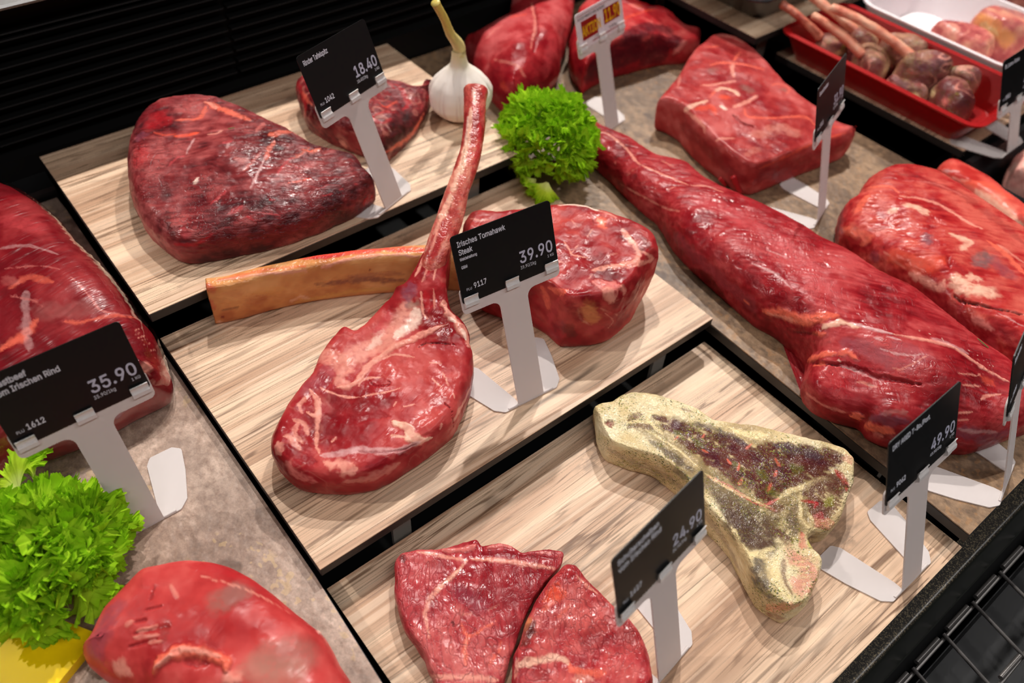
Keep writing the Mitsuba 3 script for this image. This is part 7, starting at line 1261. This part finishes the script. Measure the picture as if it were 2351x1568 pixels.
def chop(x, y, z, rx, ry, h, rot, seed, bone, label, tone=MARI):
    k = thing('lamb_chop', label, 'chop', 'marinated lamb chops in the red tray')
    rng = np.random.default_rng(seed); S = []
    def arc(col, r, a0, a1, q, al=.85):
        S.append([col, al, r, .5, .5, .9, [v for t in np.linspace(a0, a1, 5) for v in (x + rx * q * math.cos(t), y + ry * q * math.sin(t), z + h * (0.97 - 0.45 * q * q))]])
    g = rng.uniform(0, 6.28)
    arc('cream', 4.5, g, g + 2.6, 0.95); arc('faty', 3, g - 0.4, g + 1.2, 0.8); arc('pink', 4, g + 3, g + 4.2, 0.8); arc((150, 148, 62), 3, g + 0.5, g + 2.4, 0.7, .7)
    arc('deep', 4, g + 2.8, g + 5, 0.45, .7); arc('purple', 5, g + 4.2, g + 5.6, 0.6, .7); arc('fatp', 1.2, g + 3.4, g + 5.4, 0.3)
    meat('meat', lump_of(x, y, z, rx, ry, h, rot, seed), 'flesh_herb', None, None, tone, S, seed=seed, lump=(4.0, 42), fine=(0.8, 170), parent=k, marble=0.8, mfreq=60)
    if bone:
        n_ = len(bone)
        meat('bone', limb(bone, [8, 6.5, 6, 6.6][:n_], [6, 5, 4.6, 5.2][:n_], n=24, m=60), 'bone_mat', None, None, [(168, 62, 52), (218, 136, 110), (238, 190, 160)], [], seed=seed + 1, parent=k, plabel='scraped rib bone')
ZT = 13.0
chop(860, 52, ZT, 29, 25, 42, 0.5, 101, None, 'glossy green brown chop at the near end of the red tray')
chop(897, 66, ZT, 16, 22, 44, 0.2, 103, None, 'chop with a yellow fat edge standing by the white tray')
chop(874, 104, 18, 33, 22, 46, -0.3, 104, [(876, 112, 48), (866, 150, 64), (852, 185, 76), (838, 226, 82)], 'shiny grey chop in the middle of the red tray with a long pale bone')
chop(847, 102, ZT, 16, 22, 28, 0.1, 105, None, 'small chop piece against the left wall of the red tray')
chop(900, 146, 16, 22, 26, 46, 0.5, 106, None, 'pale yellow chop between the bones and the white tray')
chop(853, 158, ZT, 24, 22, 40, 0.4, 107, [(844, 166, 44), (836, 205, 60), (826, 240, 70)], 'reddish chop at the left wall with a bone reaching back')
chop(884, 196, ZT, 26, 24, 42, 0.7, 108, [(878, 204, 50), (862, 232, 66), (850, 268, 80)], 'mottled chop at the far part of the red tray')
chop(852, 214, ZT, 21, 20, 32, 0.1, 109, [(840, 226, 42), (824, 246, 60), (806, 274, 76)], 'chop at the far end whose bone hangs over the red rim')
PINK = [(150, 58, 62), (188, 98, 92), (222, 160, 130)]
def steak(x, y, z, rx, ry, h, rot, seed, label, S=(), tone=PINK):
    meat('lamb_steak', lump_of(x, y, z, rx, ry, h, rot, seed), 'flesh', label, 'meat', tone, S, seed=seed, lump=(1.6, 50), marble=0.6, group='lamb steaks in the white tray')
steak(990, 118, 13, 24, 46, 44, 0.1, 121, 'pink lamb steak with a round bone near the white tray wall', [['fatp', .9, 9, .3, .5, .6, [974, 128, 55, 980, 132, 56]], ['fatw', .9, 3, .3, 1, .4, [974, 128, 56]], ['fato', .7, 6, .5, 0, .7, [996, 80, 44, 980, 74, 42]], ['fato', .7, 6, .5, 0, .7, [970, 160, 48, 985, 165, 48]]])
steak(1042, 96, 13, 30, 46, 58, -0.2, 122, 'orange fat edged lamb steak in the middle of the white tray', [['fato', .9, 10, .5, .5, .7, [1018, 76, 50, 1016, 100, 58, 1020, 130, 62]], ['faty', .6, 5, .5, .5, .7, [1012, 90, 55, 1014, 118, 58]], ['purple', .6, 9, .5, 0, .7, [1050, 70, 66, 1052, 110, 70]]])
steak(1064, 70, 13, 18, 22, 44, 0.3, 123, 'small dark lamb steak at the right of the white tray')
single('tray', tray((1.115, 1.30, 0.06, 0.26), (1.110, 1.31, 0.055, 0.265), 0.010, 0.040, rim=0.004, rad=0.02), 'dish_black', 'dark tray beyond the white tray', 'tray', smooth=30)
for i, (x, y, rx, ry, h, lab) in enumerate(((1150, 190, 30, 26, 44, 'reddish meat piece beyond the white tray, first from the left'), (1180, 130, 30, 26, 46, 'dark meat piece beyond the white tray, at the frame edge'), (1215, 200, 28, 26, 40, 'meat piece beyond the white tray, farthest back'))):
    meat('meat_piece', lump_of(x, y, 13, rx, ry, h, 0.3 * i, 130 + i), 'flesh', lab, 'meat', [(110, 40, 40), (156, 76, 70), (196, 124, 108)], [], seed=130 + i, lump=(2, 40), marble=0.5)
for i, (x, y, rx, ry, h, lab) in enumerate(((842, 320, 28, 24, 34, 'red meat piece at the near corner of the black dish'), (880, 372, 34, 28, 40, 'red meat piece in the middle of the black dish'))):
    meat('meat_piece', lump_of(x, y, 47, rx, ry, h, 0.4 * i, 140 + i), 'flesh', lab, 'meat', [(140, 40, 40), (180, 70, 66), (206, 116, 104)], [], seed=140 + i, lump=(2, 40), marble=0.5)
b = [[832, -52, 20, 8], [842, -88, 6, 8], [860, -110, 4, 8], [940, -120, 6, 10], [980, -60, 14, 10], [930, -32, 24, 10], [864, -36, 26, 9]]
meat('pork_belly', blob(b, -31, [[880, -70, 46], [920, -80, 46]], p=2.3, res=1.6, soft=4), 'flesh', 'pale layered pork piece in the black tray at the right edge', 'meat', [(186, 110, 104), (214, 156, 144), (232, 196, 180)],
     [['fat', .9, 7, .4, .5, .7, [846, -60, 6, 866, -48, 10, 900, -40, 12]], ['fatw', .8, 5, .4, .3, .7, [850, -76, 8, 890, -64, 14, 930, -56, 15]], ['rose', .6, 5, .5, 0, .8, [846, -84, -4, 870, -96, 0, 920, -100, 4]]], seed=150, lump=(1.2, 60), marble=0.4)

scene['rosemary'] = principled((86, 96, 40), 0.5, 0.4)
for (p0, p1), lab in zip((((0.1403, 0.3889, 0.0858), (0.1465, 0.3876, 0.0856)), ((0.5292, -0.1675, 0.0362), (0.5272, -0.1790, 0.0358))), ('tiny green herb needle on the large dark beef cut', 'green rosemary needle on the tenderloin head')):
    single('herb_needle', limb((np.linspace(p0, p1, 4) * 1000).tolist(), [0.4, 0.6, 0.6, 0.4], [0.3, 0.4, 0.4, 0.3], n=10, m=16), 'rosemary', lab, 'herb', smooth=True)
for a_, b_, r_ in (((567, 139, -1), (571, 131, -9), 2.2), ((570, 126, 8), (573, 112, -8), 3.4)):
    part('beef_block', 'strand', limb(np.linspace(a_, b_, 4).tolist(), [r_, r_, r_ * .9, r_ * .6], [r_, r_, r_ * .9, r_ * .6], n=14, m=24), 'strand_mat', smooth=True)
# ---------------------------------------------------------------- garlic, lettuce, yellow board
scene['garlic_skin'] = principled(VC, 0.42, 0.45)
k = thing('garlic_bulb', 'white garlic bulb with a dry yellow stalk on the back board', 'garlic')
gc = np.array([0.3800, 0.3545, 0.0337]); nth, nr = 144, 90
prof = np.array([(0.002, 0.0022), (0.010, 0.0008), (0.020, 0.0025), (0.0285, 0.009), (0.0338, 0.0190), (0.0342, 0.0280), (0.0305, 0.0375), (0.0232, 0.0460), (0.0150, 0.0535), (0.0095, 0.0600), (0.0075, 0.0690), (0.0068, 0.0760)])
s = np.linspace(0, 1, len(prof)); q = np.linspace(0, 1, nr)
from scipy.interpolate import PchipInterpolator
pr = PchipInterpolator(s, prof)(q); th = np.arange(nth) * 2 * np.pi / nth
lob = np.abs(np.sin(4.5 * th + 0.6)) ** 0.6
amp = np.clip(np.sin(np.clip((pr[:, 1] - 0.001) / 0.055, 0, 1) * np.pi), 0, 1)
rr = pr[:, 0][:, None] * (1 - 0.085 * amp[:, None] * (1 - lob)[None]) * (1 + 0.03 * np.sin(2 * th + 1))[None]
lean = np.array([-0.10, -0.06])
V = np.stack([gc[0] + rr * np.cos(th) + lean[0] * (np.maximum(pr[:, 1], 0.03) - 0.03)[:, None], gc[1] + rr * np.sin(th) + lean[1] * (np.maximum(pr[:, 1], 0.03) - 0.03)[:, None], gc[2] + np.broadcast_to(pr[:, 1][:, None], rr.shape)], -1).reshape(-1, 3)
F = []
for i in range(nr - 1):
    j = np.arange(nth); j2 = (j + 1) % nth; F += [np.c_[i * nth + j, i * nth + j2, (i + 1) * nth + j2], np.c_[i * nth + j, (i + 1) * nth + j2, (i + 1) * nth + j]]
V = np.vstack([V, [[gc[0], gc[1], gc[2] + 0.002]]]); F.append(np.c_[np.full(nth, len(V) - 1), (np.arange(nth) + 1) % nth, np.arange(nth)])
vein = nz(np.c_[np.repeat(np.tile(np.cos(th) * 9, 1)[None], nr, 0).ravel(), np.repeat(np.tile(np.sin(th) * 9, 1)[None], nr, 0).ravel(), np.repeat(q * 0.7, nth)], 1.6, 3, 3); vein = np.r_[vein, 0.5]
hh = np.r_[np.repeat(pr[:, 1], nth), 0]
col = lin((238, 226, 216)) + (lin((206, 172, 168)) - lin((238, 226, 216))) * (sm(0.5, 0.72, vein) * sm(0.05, 0.015, hh) * 0.6)[:, None]
col = col + (lin((226, 214, 150)) - col) * (sm(0.05, 0.076, hh) * 0.75)[:, None]
col = col + (lin((120, 96, 74)) - col) * (sm(0.004, 0.0015, hh) * 0.8)[:, None]
part(k, 'bulb', trimesh.Trimesh(V, np.vstack(F), process=False), 'garlic_skin', smooth=True, color=np.clip(col, 0, 1))
top = gc + [lean[0] * 0.046, lean[1] * 0.046, 0.0740]
path = np.array([top + [0, 0, -0.004], top + [-0.002, -0.001, 0.010], [0.366, 0.3500, 0.128], [0.3560, 0.3470, 0.148], [0.3475, 0.3455, 0.163], [0.3440, 0.3450, 0.1695]]) * 1000
st = limb(path, [6.9, 5.9, 4.8, 4.1, 4.0, 4.6], [6.9, 5.9, 4.8, 4.1, 4.0, 4.6], n=32, m=80, e=2.0, cap=0.05)
v = np.array(st.vertices); sc = nz(np.c_[v[:, 0] * 500, v[:, 1] * 500, v[:, 2] * 20], 1, 5, 2); hz = sm(0.10, 0.15, v[:, 2])
col = lin((228, 212, 150)) + (lin((206, 184, 92)) - lin((228, 212, 150))) * hz[:, None]; col = col * (0.78 + 0.44 * sc)[:, None]
part(k, 'stalk', st, 'garlic_skin', smooth=True, color=np.clip(col, 0, 1), label='dry yellow stalk')
# lettuce: ruffled leaves
scene['leaf'] = {'type': 'principledthin', 'base_color': VC, 'roughness': 0.38, 'diff_trans': 0.5, 'eta': 1.4}
def leaf(base, ax, nrm, Lh, spread, rng):
    """One ruffled leaf: a fan whose margin is much longer than its arc, so that it waves and frills."""
    ax = ax / np.linalg.norm(ax); nrm = nrm - ax * (nrm @ ax); nrm /= np.linalg.norm(nrm); sd = np.cross(nrm, ax)
    m, n = 26, 150; r = np.linspace(0.08, 1, m)[:, None]; ph = np.linspace(-1, 1, n)[None]; se = rng.uniform(0, 90)
    wv = lambda f, o: 2 * (meshkit.noise(np.c_[ph.ravel() * f + se, np.full(n, se), np.full(n, o)]) - 0.5)[None]
    tooth = np.abs(((ph * rng.uniform(17, 21) + 0.6 * wv(6, 9)) % 1) - 0.5) * 2
    rl = Lh * r * (1 + (0.16 * wv(5, 1) - 0.13 * tooth) * r ** 4) * (1 - 0.12 * ph ** 2)
    a = ph * spread * (0.6 + 0.4 * r) + 0.10 * r ** 3 * wv(9, 5)
    z = Lh * (0.20 * r ** 2.5 * wv(5.5, 2) + 0.26 * r ** 4 * wv(11, 3) + 0.15 * r ** 6 * wv(24, 4)) - Lh * 0.55 * np.maximum(r - 0.62, 0) ** 1.5 + 0.12 * Lh * ph ** 2 * r
    P = base + (rl * np.cos(a))[..., None] * ax + (rl * np.sin(a))[..., None] * sd + z[..., None] * nrm
    P = P.reshape(-1, 3); i = np.arange(m - 1)[:, None] * n; j = np.arange(n - 1)[None]
    F = np.vstack([np.stack([i + j, i + j + 1, i + n + j + 1], -1).reshape(-1, 3), np.stack([i + j, i + n + j + 1, i + n + j], -1).reshape(-1, 3)])
    t = np.clip(np.broadcast_to(r, (m, n)).ravel() * 1.05 - 0.1 + 0.5 * (nz(P, 70, int(rng.integers(1, 90)), 2) - 0.5), 0, 1)[:, None]
    c0, c1, c2 = lin((232, 238, 150)), lin((196, 226, 60)), lin((146, 200, 30))
    return trimesh.Trimesh(P, F, process=False), np.clip(np.where(t < 0.5, c0 + (c1 - c0) * 2 * t, c1 + (c2 - c1) * (2 * t - 1)), 0, 1)
def lettuce(label, c, rad, n, L0, seed, floor, low=-0.15, extra=()):
    k = thing('lettuce', label, 'lettuce'); rng = np.random.default_rng(seed); c = np.array(c)
    spots = []
    for i in range(n):
        g = i * 2.39996 + rng.uniform(-0.3, 0.3); zz = low + (1 - low) * ((i + 0.5) / n) ** 0.8; q = math.sqrt(max(0, 1 - zz * zz))
        spots.append((np.array([q * math.cos(g), q * math.sin(g), zz]) * rad * rng.uniform(0.86, 1.08), None))
    for e in extra: spots.append((np.array(e[:3]) - c, e[3]))
    for out, ln in spots:
        d = out / np.linalg.norm(out) + rng.normal(size=3) * 0.16; d /= np.linalg.norm(d); Lh = (ln or L0) * rng.uniform(0.8, 1.15)
        up = np.cross(d, rng.normal(size=3)); m, col = leaf(c + out - d * Lh * 0.85, d, up, Lh, rng.uniform(0.8, 1.25), rng)
        v = m.vertices.copy(); v[:, 2] = np.where(v[:, 2] < floor + 0.0004, floor + 0.0004 + 0.0003 * rng.random(len(v)), v[:, 2]); m.vertices = v
        part(k, 'leaf', m, 'leaf', smooth=True, color=col)
    return k
lettuce('frilly green lettuce bunch in the middle beside the tenderloin tip', (0.4280, 0.2660, 0.028), (0.051, 0.057, 0.048), 72, 0.036, 7, ZP, extra=[(0.372, 0.232, 0.012, 0.03), (0.378, 0.214, 0.008, 0.03), (0.384, 0.245, 0.02, 0.03)])
lettuce('large frilly green lettuce bunch at the left edge before the 35.90 sign', (-0.141, 0.110, 0.016), (0.053, 0.056, 0.036), 76, 0.038, 8, ZP + 0.008, extra=[(-0.128, 0.176, 0.045, 0.034), (-0.116, 0.172, 0.040, 0.03)])
# yellow board
scene['yellow_plastic'] = principled((246, 206, 4), 0.4, 0.4)
yp = rounded(Polygon([(-0.1400, 0.0455), (-0.1335, 0.0500), (-0.1700, 0.108), (-0.32, 0.09), (-0.32, -0.06), (-0.215, 0.006)]), 0.004)
ym = trimesh.creation.extrude_polygon(yp, 0.008, engine='earcut'); ym.apply_translation((0, 0, ZP + 0.0))
single('cutting_board', ym, 'yellow_plastic', 'bright yellow plastic board under the left lettuce at the lower left corner', 'board', smooth=30)
for i, (p0, p1) in enumerate((((0.5315, 0.0035, 0.0375), (0.5345, -0.0145, 0.0360)), ((0.160, 0.3705, 0.0895), (0.168, 0.3760, 0.0895)))):
    pass
